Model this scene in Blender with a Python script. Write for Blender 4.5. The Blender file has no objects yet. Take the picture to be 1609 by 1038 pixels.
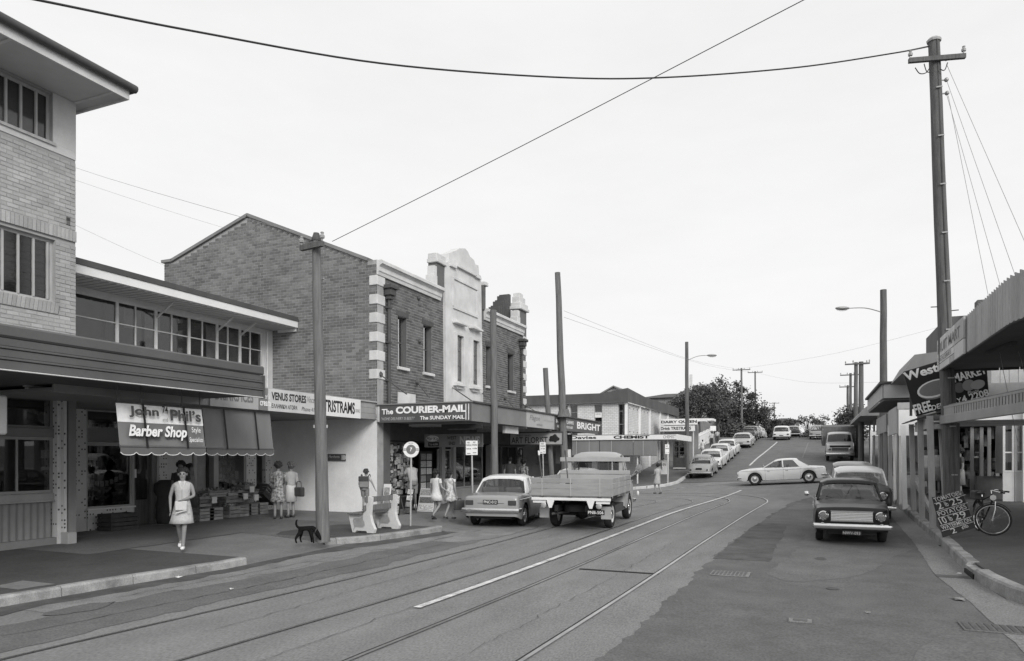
import bpy, bmesh, math, random
from mathutils import Matrix, Vector
random.seed(7)
R = math.radians
# ------------------------------------------------------------------ camera, sky, sun
FPX, HY, CX, EYE = 1112.0, 718.0, 804.5, 2.0           # focal length, horizon and centre in photo pixels, eye height in metres
YAW = math.atan((1280 - CX) / FPX); SA, CA = math.sin(YAW), math.cos(YAW)
sc = bpy.context.scene; col = sc.collection
cd = bpy.data.cameras.new('camera'); cam = bpy.data.objects.new('camera', cd); col.objects.link(cam)
cam.location = (0, 0, EYE); cam.rotation_euler = (R(90), 0, YAW)
cd.sensor_width = 36; cd.lens = 36 * FPX / 1609; cd.shift_y = (HY - 519) / 1609; cd.clip_end = 3000; cd.clip_start = .1
sc.camera = cam
vs = sc.view_settings; vs.view_transform = 'Standard'; vs.look = 'None'; vs.exposure = 0.45; vs.gamma = 1; vs.use_curve_mapping = False
SUN = Vector((0.78, -0.8, 0.62)).normalized()
wd = bpy.data.worlds.new('World'); sc.world = wd; wd.use_nodes = True
nt = wd.node_tree; nt.nodes.clear()
def nd(nt, t, **k):
    n = nt.nodes.new(t)
    for a, b in k.items(): setattr(n, a, b)
    return n
def ln(nt, a, b): nt.links.new(a, b)
o = nd(nt, 'ShaderNodeOutputWorld'); bg = nd(nt, 'ShaderNodeBackground'); bg.inputs[1].default_value = 0.1
sky = nd(nt, 'ShaderNodeTexSky', sky_type='NISHITA', sun_disc=False, sun_elevation=math.asin(SUN.z), sun_rotation=math.atan2(SUN.x, SUN.y), dust_density=4.0, air_density=1.2)
bw = nd(nt, 'ShaderNodeRGBToBW'); ln(nt, sky.outputs[0], bw.inputs[0])
tc = nd(nt, 'ShaderNodeTexCoord'); mp = nd(nt, 'ShaderNodeMapping'); mp.inputs['Scale'].default_value = (1, 1, 3.2)
ln(nt, tc.outputs['Generated'], mp.inputs[0])
nz = nd(nt, 'ShaderNodeTexNoise'); nz.inputs['Scale'].default_value = 2.3; nz.inputs['Detail'].default_value = 6; nz.inputs['Roughness'].default_value = .62
ln(nt, mp.outputs[0], nz.inputs['Vector'])
mr = nd(nt, 'ShaderNodeMapRange'); mr.inputs['From Min'].default_value = .38; mr.inputs['From Max'].default_value = .78
mr.inputs['To Min'].default_value = 7.3; mr.inputs['To Max'].default_value = 7.9; ln(nt, nz.outputs['Fac'], mr.inputs['Value'])
mx = nd(nt, 'ShaderNodeMix'); mx.inputs[0].default_value = .84
ln(nt, bw.outputs[0], mx.inputs[2]); ln(nt, mr.outputs[0], mx.inputs[3])     # thin bright overcast over the clear sky
ln(nt, mx.outputs[0], bg.inputs[0]); ln(nt, bg.outputs[0], o.inputs[0])
sd = bpy.data.lights.new('sun', 'SUN'); sd.energy = 1.5; sd.angle = R(22); sd.color = (1, .985, .97)
so = bpy.data.objects.new('sun', sd); col.objects.link(so); so.rotation_euler = SUN.to_track_quat('Z', 'Y').to_euler()

# ------------------------------------------------------------------ pixels to places
ZK = [(-60,0),(10,0),(18,.12),(30,.3),(40,.5),(46,.7),(52,1.1),(58,1.6),(66,2.3),(74,3.05),(82,3.9),(88,4.3),(95,4.35),(105,4.0),(130,2),(200,-4),(420,-9),(2000,-9)]
SK = [(-60,0),(24,0),(36,.06),(44,.06),(50,.035),(58,.01),(70,0),(2000,0)]
def itp(K, y):
    if y <= K[0][0]: return K[0][1]
    for (a, b), (c, d) in zip(K, K[1:]):
        if y <= c: return b + (d-b)*(y-a)/(c-a)
    return K[-1][1]
def g0(x, y): return itp(ZK, y) + itp(SK, y)*max(-14, min(5, x))
def g(x, y): return (g0(x, y-3)+g0(x, y-1.5)+g0(x, y)+g0(x, y+1.5)+g0(x, y+3))/5       # height of the road
def ray(px, py):
    u = (px-CX)/FPX; return Vector((-SA+u*CA, CA+u*SA, (HY-py)/FPX))
def at(px, py, t): return Vector((0, 0, EYE)) + ray(px, py)*t
def onX(px, py, X): return at(px, py, X/ray(px, py).x)
def onY(px, py, Y): return at(px, py, Y/ray(px, py).y)
def onG(px, py, dz=0.):
    r = ray(px, py); k = 2.
    while k < 150:
        if EYE+r.z*k < g(r.x*k, r.y*k)+dz: return at(px, py, k)
        k += .03

# ------------------------------------------------------------------ materials (a black-and-white photograph: every colour is a grey)
MT = {}
def gm(name, v, rough=.8, var=.12, scale=6., bump=0., metal=0., spec=.4, island=0., stretch=(1,1,1), fine=0., obj=0.):
    m = bpy.data.materials.new(name); m.use_nodes = True; nt = m.node_tree
    p = nt.nodes['Principled BSDF']; p.inputs['Roughness'].default_value = rough; p.inputs['Metallic'].default_value = metal
    p.inputs['Specular IOR Level'].default_value = spec
    tc = nd(nt, 'ShaderNodeTexCoord'); mp = nd(nt, 'ShaderNodeMapping'); mp.inputs['Scale'].default_value = stretch
    ge = nd(nt, 'ShaderNodeNewGeometry'); ln(nt, ge.outputs['Position'], mp.inputs[0])
    n = nd(nt, 'ShaderNodeTexNoise'); n.inputs['Scale'].default_value = scale; n.inputs['Detail'].default_value = 7; n.inputs['Roughness'].default_value = .65
    ln(nt, mp.outputs[0], n.inputs['Vector'])
    r = nd(nt, 'ShaderNodeMapRange'); r.inputs['From Min'].default_value = .25; r.inputs['From Max'].default_value = .75
    r.inputs['To Min'].default_value = v*(1-var*1.6); r.inputs['To Max'].default_value = v*(1+var*1.6); ln(nt, n.outputs['Fac'], r.inputs['Value'])
    out = r.outputs[0]
    def mul(out, src, lo, hi, f0=0., f1=1.):
        a = nd(nt, 'ShaderNodeMapRange'); a.inputs['From Min'].default_value = f0; a.inputs['From Max'].default_value = f1; a.inputs['To Min'].default_value = lo; a.inputs['To Max'].default_value = hi; ln(nt, src, a.inputs['Value'])
        b = nd(nt, 'ShaderNodeMath', operation='MULTIPLY'); ln(nt, out, b.inputs[0]); ln(nt, a.outputs[0], b.inputs[1]); return b.outputs[0]
    if island: out = mul(out, ge.outputs['Random Per Island'], 1-island, 1+island)
    if obj: oi = nd(nt, 'ShaderNodeObjectInfo'); out = mul(out, oi.outputs['Random'], 1-obj, 1+obj)
    if fine:
        f = nd(nt, 'ShaderNodeTexNoise'); f.inputs['Scale'].default_value = scale*30; f.inputs['Detail'].default_value = 4; ln(nt, mp.outputs[0], f.inputs['Vector'])
        out = mul(out, f.outputs['Fac'], 1-fine, 1+fine, .28, .72)
    ln(nt, out, p.inputs['Base Color'])
    if bump:
        b = nd(nt, 'ShaderNodeBump'); b.inputs['Strength'].default_value = bump; b.inputs['Distance'].default_value = .01
        f2 = nd(nt, 'ShaderNodeTexNoise'); f2.inputs['Scale'].default_value = scale*8; f2.inputs['Detail'].default_value = 4; ln(nt, mp.outputs[0], f2.inputs['Vector'])
        ln(nt, f2.outputs['Fac'], b.inputs['Height']); ln(nt, b.outputs[0], p.inputs['Normal'])
    MT[name] = m; return m
def glass(name, tint, rough=.02, refl=1.):
    m = bpy.data.materials.new(name); m.use_nodes = True; nt = m.node_tree; nt.nodes.clear()
    o = nd(nt, 'ShaderNodeOutputMaterial'); t = nd(nt, 'ShaderNodeBsdfTransparent'); t.inputs[0].default_value = (tint,)*3+(1,)
    s = nd(nt, 'ShaderNodeBsdfGlossy'); s.inputs['Roughness'].default_value = rough
    s.inputs[0].default_value = (refl,)*3+(1,)
    lw = nd(nt, 'ShaderNodeLayerWeight'); lw.inputs[0].default_value = .5; pw = nd(nt, 'ShaderNodeMath', operation='POWER'); pw.inputs[1].default_value = 4.; ln(nt, lw.outputs['Facing'], pw.inputs[0])
    f = nd(nt, 'ShaderNodeMapRange'); f.inputs['To Min'].default_value = .055; f.inputs['To Max'].default_value = .95; ln(nt, pw.outputs[0], f.inputs['Value'])
    x = nd(nt, 'ShaderNodeMixShader'); ln(nt, f.outputs[0], x.inputs[0]); ln(nt, t.outputs[0], x.inputs[1]); ln(nt, s.outputs[0], x.inputs[2]); ln(nt, x.outputs[0], o.inputs[0])
    MT[name] = m; return m
gm('asphalt_dark', .118, .9, .17, 1.3, .6, fine=.32); gm('asphalt_mid', .135, .9, .16, 1.2, .6, fine=.32); gm('asphalt_light', .2, .88, .12, 1.3, .6, fine=.3, stretch=(1.3,.5,1))
gm('asphalt_pale', .21, .88, .2, 1.6, .6, fine=.32); gm('asphalt_black', .082, .85, .3, 2.2, .4, fine=.25)
gm('pave', .145, .9, .17, .7, .3, fine=.18); gm('pave_dark', .075, .9, .2, .8, .3, fine=.2); gm('pave_pale', .19, .9, .15, .8, .3, fine=.15)
gm('kerb', .27, .9, .4, 1.9, .5, fine=.2); gm('concrete', .5, .85, .16, 2.5, .3, fine=.1); gm('earth', .12, .95, .3, .3, .3)
gm('paint_line', .56, .8, .4, 5, fine=.5); gm('paint_worn', .36, .85, .45, 2.2, fine=.35)
gm('steel', .5, .3, .2, 3, metal=.9); gm('groove', .02, .9); gm('iron', .09, .6, .3, 6, .3)
gm('brick_cream', .37, .85, .12, 1.2, .2, island=.14, obj=.13, fine=.1); gm('mortar_cream', .33, .95, .12, 3)
gm('brick_red', .175, .9, .2, .5, .2, island=.26, fine=.1); gm('brick_dark', .125, .9, .15, 1.2, .2, island=.32, fine=.1); gm('mortar_red', .37, .95, .2, 2)
gm('white', .76, .6, .06, 1.2, fine=.04); gm('white_dirty', .6, .75, .14, 1.4, fine=.08); gm('cream', .58, .75, .1, 1.2, fine=.05); gm('whitewash', .84, .85, .08, 1.1, .3, fine=.04)
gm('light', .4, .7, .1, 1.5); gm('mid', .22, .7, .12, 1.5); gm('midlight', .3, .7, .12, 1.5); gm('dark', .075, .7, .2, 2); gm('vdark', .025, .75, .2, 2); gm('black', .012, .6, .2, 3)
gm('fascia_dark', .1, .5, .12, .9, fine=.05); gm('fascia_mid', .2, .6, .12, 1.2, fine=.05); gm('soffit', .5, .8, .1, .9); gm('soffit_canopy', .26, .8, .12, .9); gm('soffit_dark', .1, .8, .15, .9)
gm('canvas', .19, .85, .12, 1.1, .15, stretch=(1,1,.4)); gm('canvas_dark', .13, .85, .12, 1.1, .15, stretch=(1,1,.4)); gm('metal_grey', .33, .5, .12, 2, metal=.3)
gm('roof_metal', .2, .6, .16, 1.2, stretch=(1,1,.3)); gm('corrugated', .36, .6, .2, 1.5, stretch=(1,1,.25), fine=.08); gm('roof_dark', .085, .8, .2, 1, stretch=(1,1,.4)); gm('shingle', .12, .9, .3, 3, island=.3)
gm('timber', .15, .85, .25, 3, .5, stretch=(6,6,.5), fine=.25); gm('timber_dark', .115, .85, .3, 3, .6, stretch=(6,6,.4), fine=.3); gm('timber_pale', .42, .8, .15, 3, .2, stretch=(3,3,.5), fine=.1); gm('timber_post', .36, .75, .16, 2.5, .2, stretch=(3,3,.4), fine=.08)
gm('crate', .27, .85, .2, 6, .3, obj=.25); gm('crate_dark', .05, .85, .25, 6, .3)
gm('chrome', .72, .16, .05, 4, metal=1.); gm('tyre', .022, .85, .2, 10, .3); gm('rubber', .03, .8); gm('trim', .06, .5)
def paint(name, v, rough=.28): 
    m = gm(name, v, rough, .05, 1.3, spec=.5); p = m.node_tree.nodes['Principled BSDF']; p.inputs['Coat Weight'].default_value = .35 if v > .1 else .08; p.inputs['Coat Roughness'].default_value = .12; p.inputs['Specular IOR Level'].default_value = .5 if v > .1 else .3; return m
paint('car_white', .68); paint('car_cream', .5); paint('car_grey', .3); paint('car_mid', .21); paint('car_dark', .022, .3); paint('car_black', .008, .3); paint('truck_grey', .36, .4); paint('car_silver', .42)
gm('tray', .31, .6, .12, 3, .2, stretch=(.6,3,3), fine=.1); gm('cloth_dress', .47, .85, .1, 22, .6); gm('seat', .11, .7, .15, 5); gm('dark_deck', .035, .8); gm('lamp_red', .055, .2, .1, 8, spec=.6); gm('lamp_amber', .35, .2, .1, 8, spec=.6); gm('reflector', .75, .15, .05, 8, metal=.9)
glass('glass_car', .72); glass('glass_shop', .62, .015); glass('glass_dark', .78, .03); glass('lens', .85, .05); glass('glass_louvre', .55, .08)
gm('behind_glass', .09, .8, .3, 2); gm('blind_pale', .42, .8, .12, 2); gm('curtain', .3, .8, .2, 3)
gm('skin', .27, .55, .08, 8); gm('skin_dark', .2, .55, .08, 8); gm('hair', .02, .55, .3, 40, .6); gm('hair_grey', .13, .6, .3, 40, .6); gm('hair_brown', .05, .55, .3, 40, .5)
gm('cloth_white', .6, .85, .08, 14, .4); gm('cloth_mid', .22, .85, .12, 14, .4); gm('cloth_light', .42, .85, .1, 14, .4); gm('cloth_dark', .06, .85, .15, 14, .4); gm('cloth_print', .3, .85, .95, 16, .2); gm('cloth_floral', .5, .85, .62, 15, .2); gm('leather', .05, .5, .2, 10)
gm('dog_fur', .01, .8, .3, 60, .8, spec=.12); gm('fruit', .22, .6, .35, 25, island=.75); gm('goods', .34, .6, .3, 12, island=.95); gm('paper', .7, .8, .06, 10); gm('magazine', .36, .5, .6, 30, island=.85, obj=.8)
gm('leaf', .085, .7, .3, 2, island=.55); gm('leaf_dark', .052, .7, .3, 2, island=.5); gm('bark', .09, .9, .3, 8, .6, stretch=(3,3,.6))
gm('ink', .02, .7); gm('ink_grey', .16, .7); gm('ink_white', .84, .7); gm('ink_pale', .5, .7); gm('chalk', .5, .9, .2, 20); gm('porcelain', .3, .2); gm('wire', .03, .6); gm('wire_faint', .3, .6)

# ------------------------------------------------------------------ mesh building
W = {}
def setm(o, m): W[o.name] = m
def basis(x, y, z, o): return Matrix(((x[0],y[0],z[0],o[0]),(x[1],y[1],z[1],o[1]),(x[2],y[2],z[2],o[2]),(0,0,0,1)))
def bez(pts, n=8):
    out = []
    P = [Vector(p) for p in pts]
    for i in range(len(P)-1):
        a, b, c, d = P[max(i-1,0)], P[i], P[i+1], P[min(i+2,len(P)-1)]
        for k in range(n):
            t = k/n; out.append(.5*((2*b)+(c-a)*t+(2*a-5*b+4*c-d)*t*t+(3*b-a-3*c+d)*t**3))
    out.append(P[-1]); return out
class MB:
    def __init__(s, m=None): s.v = []; s.f = []; s.mi = []; s.m = m; s.cur = 0
    def add(s, vs, fs):
        b = len(s.v)
        if s.m is not None: vs = [s.m @ Vector(v) for v in vs]
        s.v += [tuple(v) for v in vs]; s.f += [tuple(i+b for i in f) for f in fs]; s.mi += [s.cur]*len(fs); return s
    def box(s, x0, x1, y0, y1, z0, z1, m=None):
        vs = [(x,y,z) for z in (z0,z1) for y in (y0,y1) for x in (x0,x1)]
        if m is not None: vs = [m @ Vector(v) for v in vs]
        return s.add(vs, [(0,2,3,1),(4,5,7,6),(0,1,5,4),(2,6,7,3),(0,4,6,2),(1,3,7,5)])
    def bbox(s, x0, x1, y0, y1, z0, z1, b=.01, m=None):
        # a box with chamfered edges
        vs = []; idx = {}
        X, Y, Z = (x0,x1), (y0,y1), (z0,z1)
        for i in (0,1):
            for j in (0,1):
                for k in (0,1):
                    sx, sy, sz = 1-2*i, 1-2*j, 1-2*k
                    for a in range(3):
                        d = [b*sx, b*sy, b*sz]; d[a] = 0
                        idx[i,j,k,a] = len(vs); vs.append((X[i]+d[0], Y[j]+d[1], Z[k]+d[2]))
        I = idx; fs = []
        for i in (0,1): fs.append((I[i,0,0,0],I[i,1,0,0],I[i,1,1,0],I[i,0,1,0]))
        for j in (0,1): fs.append((I[0,j,0,1],I[1,j,0,1],I[1,j,1,1],I[0,j,1,1]))
        for k in (0,1): fs.append((I[0,0,k,2],I[1,0,k,2],I[1,1,k,2],I[0,1,k,2]))
        for i in (0,1):
            for j in (0,1): fs.append((I[i,j,0,0],I[i,j,1,0],I[i,j,1,1],I[i,j,0,1]))
            for k in (0,1): fs.append((I[i,0,k,0],I[i,1,k,0],I[i,1,k,2],I[i,0,k,2]))
        for j in (0,1):
            for k in (0,1): fs.append((I[0,j,k,1],I[1,j,k,1],I[1,j,k,2],I[0,j,k,2]))
        for i in (0,1):
            for j in (0,1):
                for k in (0,1): fs.append((I[i,j,k,0],I[i,j,k,1],I[i,j,k,2]))
        if m is not None: vs = [m @ Vector(v) for v in vs]
        return s.add(vs, fs)
    def beam(s, p, q, w, h, up=(0,0,1), w2=None, h2=None):
        p, q = Vector(p), Vector(q); d = (q-p).normalized(); up = Vector(up)
        if abs(d.dot(up)) > .99: up = Vector((0,1,0))
        a = d.cross(up).normalized(); b = a.cross(d); vs = []
        for c, ww, hh in ((p,w,h),(q,w2 or w,h2 or h)):
            for i, j in ((-1,-1),(1,-1),(1,1),(-1,1)): vs.append(c+a*ww/2*i+b*hh/2*j)
        return s.add(vs, [(3,2,1,0),(4,5,6,7),(0,1,5,4),(1,2,6,5),(2,3,7,6),(3,0,4,7)])
    def tube(s, pts, r, n=8, cap=True, flat=1.):
        P = [Vector(p) for p in pts]; k = len(P); rr = r if isinstance(r, (list,tuple)) else [r]*k; vs = []; fs = []; a = None
        for i in range(k):
            d = (P[min(i+1,k-1)]-P[max(i-1,0)])
            d = d.normalized() if d.length > 1e-9 else Vector((0,0,1))
            if a is None:
                up = Vector((0,0,1)) if abs(d.z) < .9 else Vector((1,0,0)); a = d.cross(up).normalized()
            else: a = (a-d*a.dot(d)).normalized()
            b = d.cross(a)
            for j in range(n):
                t = 2*math.pi*j/n; vs.append(P[i]+a*math.cos(t)*rr[i]+b*math.sin(t)*rr[i]*flat)
        for i in range(k-1):
            for j in range(n): fs.append((i*n+j, i*n+(j+1)%n, (i+1)*n+(j+1)%n, (i+1)*n+j))
        if cap: fs += [tuple(range(n))[::-1], tuple(range((k-1)*n, k*n))]
        return s.add(vs, fs)
    def lathe(s, prof, n=20, m=None, cap=True):
        vs = []; fs = []
        for r, z in prof:
            for j in range(n): t = 2*math.pi*j/n; vs.append(Vector((r*math.cos(t), r*math.sin(t), z)))
        for i in range(len(prof)-1):
            for j in range(n): fs.append((i*n+j, i*n+(j+1)%n, (i+1)*n+(j+1)%n, (i+1)*n+j))
        if cap: fs += [tuple(range(n))[::-1], tuple(range((len(prof)-1)*n, len(prof)*n))]
        if m is not None: vs = [m @ v for v in vs]
        return s.add(vs, fs)
    def prism(s, poly, d0, d1, m=None):
        # poly in the (x, y) of m, pushed from d0 to d1 along its z
        n = len(poly); vs = [Vector((x,y,d0)) for x,y in poly]+[Vector((x,y,d1)) for x,y in poly]
        if m is not None: vs = [m @ v for v in vs]
        return s.add(vs, [tuple(range(n))[::-1], tuple(range(n,2*n))]+[(i,(i+1)%n,(i+1)%n+n,i+n) for i in range(n)])
    def grid(s, rows, flip=False):
        n = len(rows[0]); fs = []
        for i in range(len(rows)-1):
            for j in range(n-1):
                q = (i*n+j, i*n+j+1, (i+1)*n+j+1, (i+1)*n+j); fs.append(q[::-1] if flip else q)
        return s.add([p for r in rows for p in r], fs)
    def loft(s, rings, cap=True):
        n = len(rings[0]); fs = []
        for i in range(len(rings)-1):
            for j in range(n): fs.append((i*n+j, i*n+(j+1)%n, (i+1)*n+(j+1)%n, (i+1)*n+j))
        if cap: fs += [tuple(range(n))[::-1], tuple(range((len(rings)-1)*n, len(rings)*n))]
        return s.add([p for r in rings for p in r], fs)
    def ball(s, c, r, n=10, k=6, m=None):
        r = (r,r,r) if not isinstance(r, (tuple,list)) else r
        vs = [Vector((0,0,-r[2]))]; fs = []
        for i in range(1,k):
            ph = -math.pi/2+math.pi*i/k
            for j in range(n): t = 2*math.pi*j/n; vs.append(Vector((r[0]*math.cos(ph)*math.cos(t), r[1]*math.cos(ph)*math.sin(t), r[2]*math.sin(ph))))
        vs.append(Vector((0,0,r[2])))
        for j in range(n): fs.append((0, 1+(j+1)%n, 1+j)); fs.append((len(vs)-1, len(vs)-1-n+j, len(vs)-1-n+(j+1)%n))
        for i in range(k-2):
            for j in range(n): a = 1+i*n; fs.append((a+j, a+(j+1)%n, a+n+(j+1)%n, a+n+j))
        if m is not None: vs = [m @ v for v in vs]
        return s.add([v+Vector(c) for v in vs], fs)
    def mesh(s, name, mats, smooth=False):
        me = bpy.data.meshes.new(name); me.from_pydata(s.v, [], s.f)
        for m in (mats if isinstance(mats, (list,tuple)) else [mats]): me.materials.append(MT[m])
        if any(s.mi): me.polygons.foreach_set('material_index', s.mi)
        if smooth:
            me.polygons.foreach_set('use_smooth', [True]*len(s.f))
            if smooth != 2:
                try: me.set_sharp_from_angle(angle=R(38))
                except Exception: pass
        me.update(); return me
    def build(s, name, mats, parent=None, smooth=False, world=False, label=None, kind=None):
        if world and parent is not None:
            inv = W[parent.name].inverted(); s.v = [tuple(inv @ Vector(v)) for v in s.v]
        me = s.mesh(name, mats, smooth)
        o = bpy.data.objects.new(name, me); col.objects.link(o)
        if parent is not None: o.parent = parent; setm(o, W[parent.name])
        else: setm(o, Matrix())
        if label: o['label'] = label
        if kind: o['kind'] = kind
        return o
def thing(name, label, cat, loc=(0,0,0), rz=0., group=None, tilt=0.):
    o = bpy.data.objects.new(name, None); col.objects.link(o); o.empty_display_size = .2
    o.location = loc; o.rotation_euler = (tilt, 0, rz); o['label'] = label; o['category'] = cat
    if group: o['group'] = group
    setm(o, Matrix.Translation(Vector(loc)) @ o.rotation_euler.to_matrix().to_4x4()); return o
def tag(o, label=None, cat=None, group=None, kind=None):
    for k, v in (('label',label),('category',cat),('group',group),('kind',kind)):
        if v: o[k] = v
    return o
def dup(root, loc, rz, label, group=None):
    r = root.copy(); col.objects.link(r); r.location = loc; r.rotation_euler = (root.rotation_euler[0], 0, rz); r['label'] = label
    if group: r['group'] = group
    for ch in root.children:
        c = ch.copy(); col.objects.link(c); c.parent = r
        for q in ch.children:
            d = q.copy(); col.objects.link(d); d.parent = c
    setm(r, Matrix.Translation(Vector(loc)) @ r.rotation_euler.to_matrix().to_4x4()); return r
def share(name, me, parent, loc, rot=(0,0,0), scale=None):
    o = bpy.data.objects.new(name, me); col.objects.link(o)
    if parent is not None: o.parent = parent
    o.location = loc; o.rotation_euler = rot
    if scale: o.scale = scale
    return o
def text(s, parent, o, xd, w, h, mat='ink', yd=(0,0,1), bold=0., shear=0., ext=.003, name='lettering', center=False, space=1.):
    # lettering fitted to w by h metres with its lower left corner at o, running along xd (world directions)
    cu = bpy.data.curves.new(name, 'FONT'); cu.body = s; cu.size = 1; cu.offset = bold; cu.shear = shear; cu.space_character = space
    cu.resolution_u = 3
    ob = bpy.data.objects.new(name, cu); col.objects.link(ob)
    dg = bpy.context.evaluated_depsgraph_get(); me = bpy.data.meshes.new_from_object(ob.evaluated_get(dg))
    bpy.data.objects.remove(ob); bpy.data.curves.remove(cu)
    vs = [v.co.copy() for v in me.vertices]; fs = [tuple(p.vertices) for p in me.polygons]; bpy.data.meshes.remove(me)
    if not vs: return None
    x0 = min(v.x for v in vs); x1 = max(v.x for v in vs); y0 = min(v.y for v in vs); y1 = max(v.y for v in vs)
    xd = Vector(xd).normalized(); yd = Vector(yd); yd = (yd-xd*yd.dot(xd)).normalized(); zd = xd.cross(yd); o = Vector(o)
    if center: o = o-xd*w/2-yd*h/2
    mb = MB()
    mb.add([o+xd*((v.x-x0)/(x1-x0)*w)+yd*((v.y-y0)/(y1-y0)*h)+zd*ext for v in vs], fs)
    return mb.build(name, mat, parent, world=True)
# ------------------------------------------------------------------ the setting: ground, road, footpaths
def sheet(name, xs, ys, dz, mat, parent=None):
    mb = MB(); mb.grid([[(x, y, g(x, y)+dz) for x in xs] for y in ys]); o = mb.build(name, mat, parent)
    if parent is None: o['kind'] = 'structure'
    return o
def frange(a, b, s):
    n = max(1, round((b-a)/s)); return [a+(b-a)*i/n for i in range(n+1)]
sheet('ground', [-900,-300,-120,-60,-40,-25,-14,-8,-3,0,5,12,20,40,90,300,900], [-300,-100,-30]+frange(-20,110,3)+[120,135,150,170,200,250,320,420,700,1200,1800], -.1, 'earth')
road = sheet('road', [-60,-40,-25,-14]+frange(-11,3,1.)+[5,12,25,45], frange(-22,46,1), 0, 'asphalt_light')
sheet('hill_road', frange(-9,3.2,1.), frange(46.2,125,1.5), -.002, 'asphalt_mid')
def strip(name, rows, lift, mat, jit=0., seed=1, kind='structure', parent=None, step=.22, nx=3):
    # a sheet laid on the road between edge lines given as (y, x left, x right), edges broken by jit metres
    rnd = random.Random(seed); ys = frange(rows[0][0], rows[-1][0], step); L = [(r[0],r[1]) for r in rows]; Q = [(r[0],r[2]) for r in rows]; out = []
    a = b = 0
    for y in ys:
        a = a*.6+rnd.uniform(-jit, jit)*.8; b = b*.6+rnd.uniform(-jit, jit)*.8
        x0, x1 = itp(L, y)+a, itp(Q, y)+b
        out.append([(x0+(x1-x0)*k/nx, y, g(x0+(x1-x0)*k/nx, y)+lift) for k in range(nx+1)])
    mb = MB(); mb.grid(out); o = mb.build(name, mat, parent)
    if kind and parent is None: o['kind'] = kind
    return o
KR = [(-22,2.55),(10.8,2.46),(13.4,2.33),(18.3,2.48),(24,2.56),(33,2.7),(60,3.2)]       # foot of the right kerb: (y, x)
strip('asphalt_margin', [(-20,-2.2,2.6),(6.7,-2.0,2.5),(8,-1.9,2.45),(13.7,-1.82,2.4),(19.4,-1.53,2.5),(28.8,-.85,2.62),(34,.3,2.7),(38,2.2,2.75)], .004, 'asphalt_dark', .06, 3, nx=6, step=.12)
strip('asphalt_patch', [(13.95,-1.8,-.78),(17.5,-1.62,-.72),(20.8,-1.45,-.66)], .008, 'asphalt_black', .03, 5)
strip('asphalt_patch', [(12.0,-.5,-.2),(12.6,-.72,.4),(13.6,-.6,.9),(15,-.42,1.3),(17,-.3,1.9),(19,-.1,1.8),(22,.0,1.4)], .007, 'asphalt_mid', .08, 6)
strip('asphalt_patch', [(21.5,-1.3,-.2),(26,-.9,1.2),(31,-.2,2.3)], .0065, 'asphalt_mid', .06, 8)
strip('asphalt_patch', [(6,-9.6,-8.9),(8,-9.5,-8.6),(11,-9.4,-8.45),(14,-9.1,-8.2),(17,-8.6,-7.9),(24,-8.9,-7.6)], .004, 'asphalt_pale', .2, 9)
strip('asphalt_patch', [(-4,-8.9,-7.75),(6,-8.85,-7.6),(10,-8.5,-7.4),(14,-8.2,-7.1),(18,-7.8,-6.85),(24,-7.5,-6.7)], .005, 'asphalt_mid', .1, 10)
strip('asphalt_patch', [(-4,-9.95,-9.55),(6,-9.95,-9.5),(8.5,-9.85,-9.35),(11,-9.7,-9.3),(13,-9.9,-9.0),(16,-8.8,-8.35)], .006, 'asphalt_black', .1, 11)
strip('asphalt_patch', [(14.2,-8.15,-7.3),(15.5,-8.1,-6.9),(17.5,-7.9,-6.8)], .009, 'asphalt_pale', .08, 15)
strip('gutter', [(6,2.0,2.52),(10.8,1.95,2.46),(13.4,1.85,2.34),(18.3,2.02,2.5),(24,2.1,2.57),(33,2.2,2.7)], .009, 'asphalt_light', .02, 12)
strip('asphalt_patch', [(-2,.4,1.6),(5,.6,1.7),(8,.9,1.9),(9.2,1.3,1.9)], .008, 'asphalt_mid', .04, 14)
def crack(pts, w, seed, mat='asphalt_black'):
    rnd = random.Random(seed); P = []
    for (x0,y0),(x1,y1) in zip(pts, pts[1:]):
        n = max(3, int(math.hypot(x1-x0,y1-y0)/.18)); P += [(x0+(x1-x0)*k/n+rnd.gauss(0,.02), y0+(y1-y0)*k/n+rnd.gauss(0,.02)) for k in range(n)]
    rows = [[(x-w*rnd.uniform(.3,1.), y, g(x,y)+.0125), (x+w*rnd.uniform(.3,1.), y+.01, g(x,y)+.0125)] for x, y in P]
    mb = MB(); mb.grid(rows); o = mb.build('road_crack', mat); o['kind'] = 'structure'
for i, (pts, w) in enumerate([([(-8.3,5),(-7.9,9),(-7.6,14)],.012),([(-9.1,7),(-8.9,9.5),(-8.7,12)],.01),([(-5.0,4.5),(-4.9,9),(-4.6,15),(-4.4,22)],.006),([(-3.3,5),(-3.1,10),(-2.9,16)],.005),([(-6.4,6),(-6.2,12),(-5.8,17)],.006),([(-9.4,14.4),(-8.2,15.2),(-7.2,15.4)],.01)]): crack(pts, w, 40+i)
def stain(x, y, a, b, seed, mat='asphalt_black'):
    rnd = random.Random(seed); n = 18; mb = MB(); P = [(x+a*math.cos(k*6.283/n)*rnd.uniform(.7,1.1), y+b*math.sin(k*6.283/n)*rnd.uniform(.7,1.1)) for k in range(n)]; mb.add([(p[0],p[1],g(*p)+.0115) for p in P], [tuple(range(n))]); o = mb.build('oil_stain', mat); o['kind'] = 'structure'
for i, q in enumerate([(.1,14.6,.12,.2),(.25,11.6,.1,.12),(-8.9,6.3,.25,.5)]): stain(*q, 60+i, 'asphalt_dark' if q[0] < -4 else 'asphalt_black')
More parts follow.
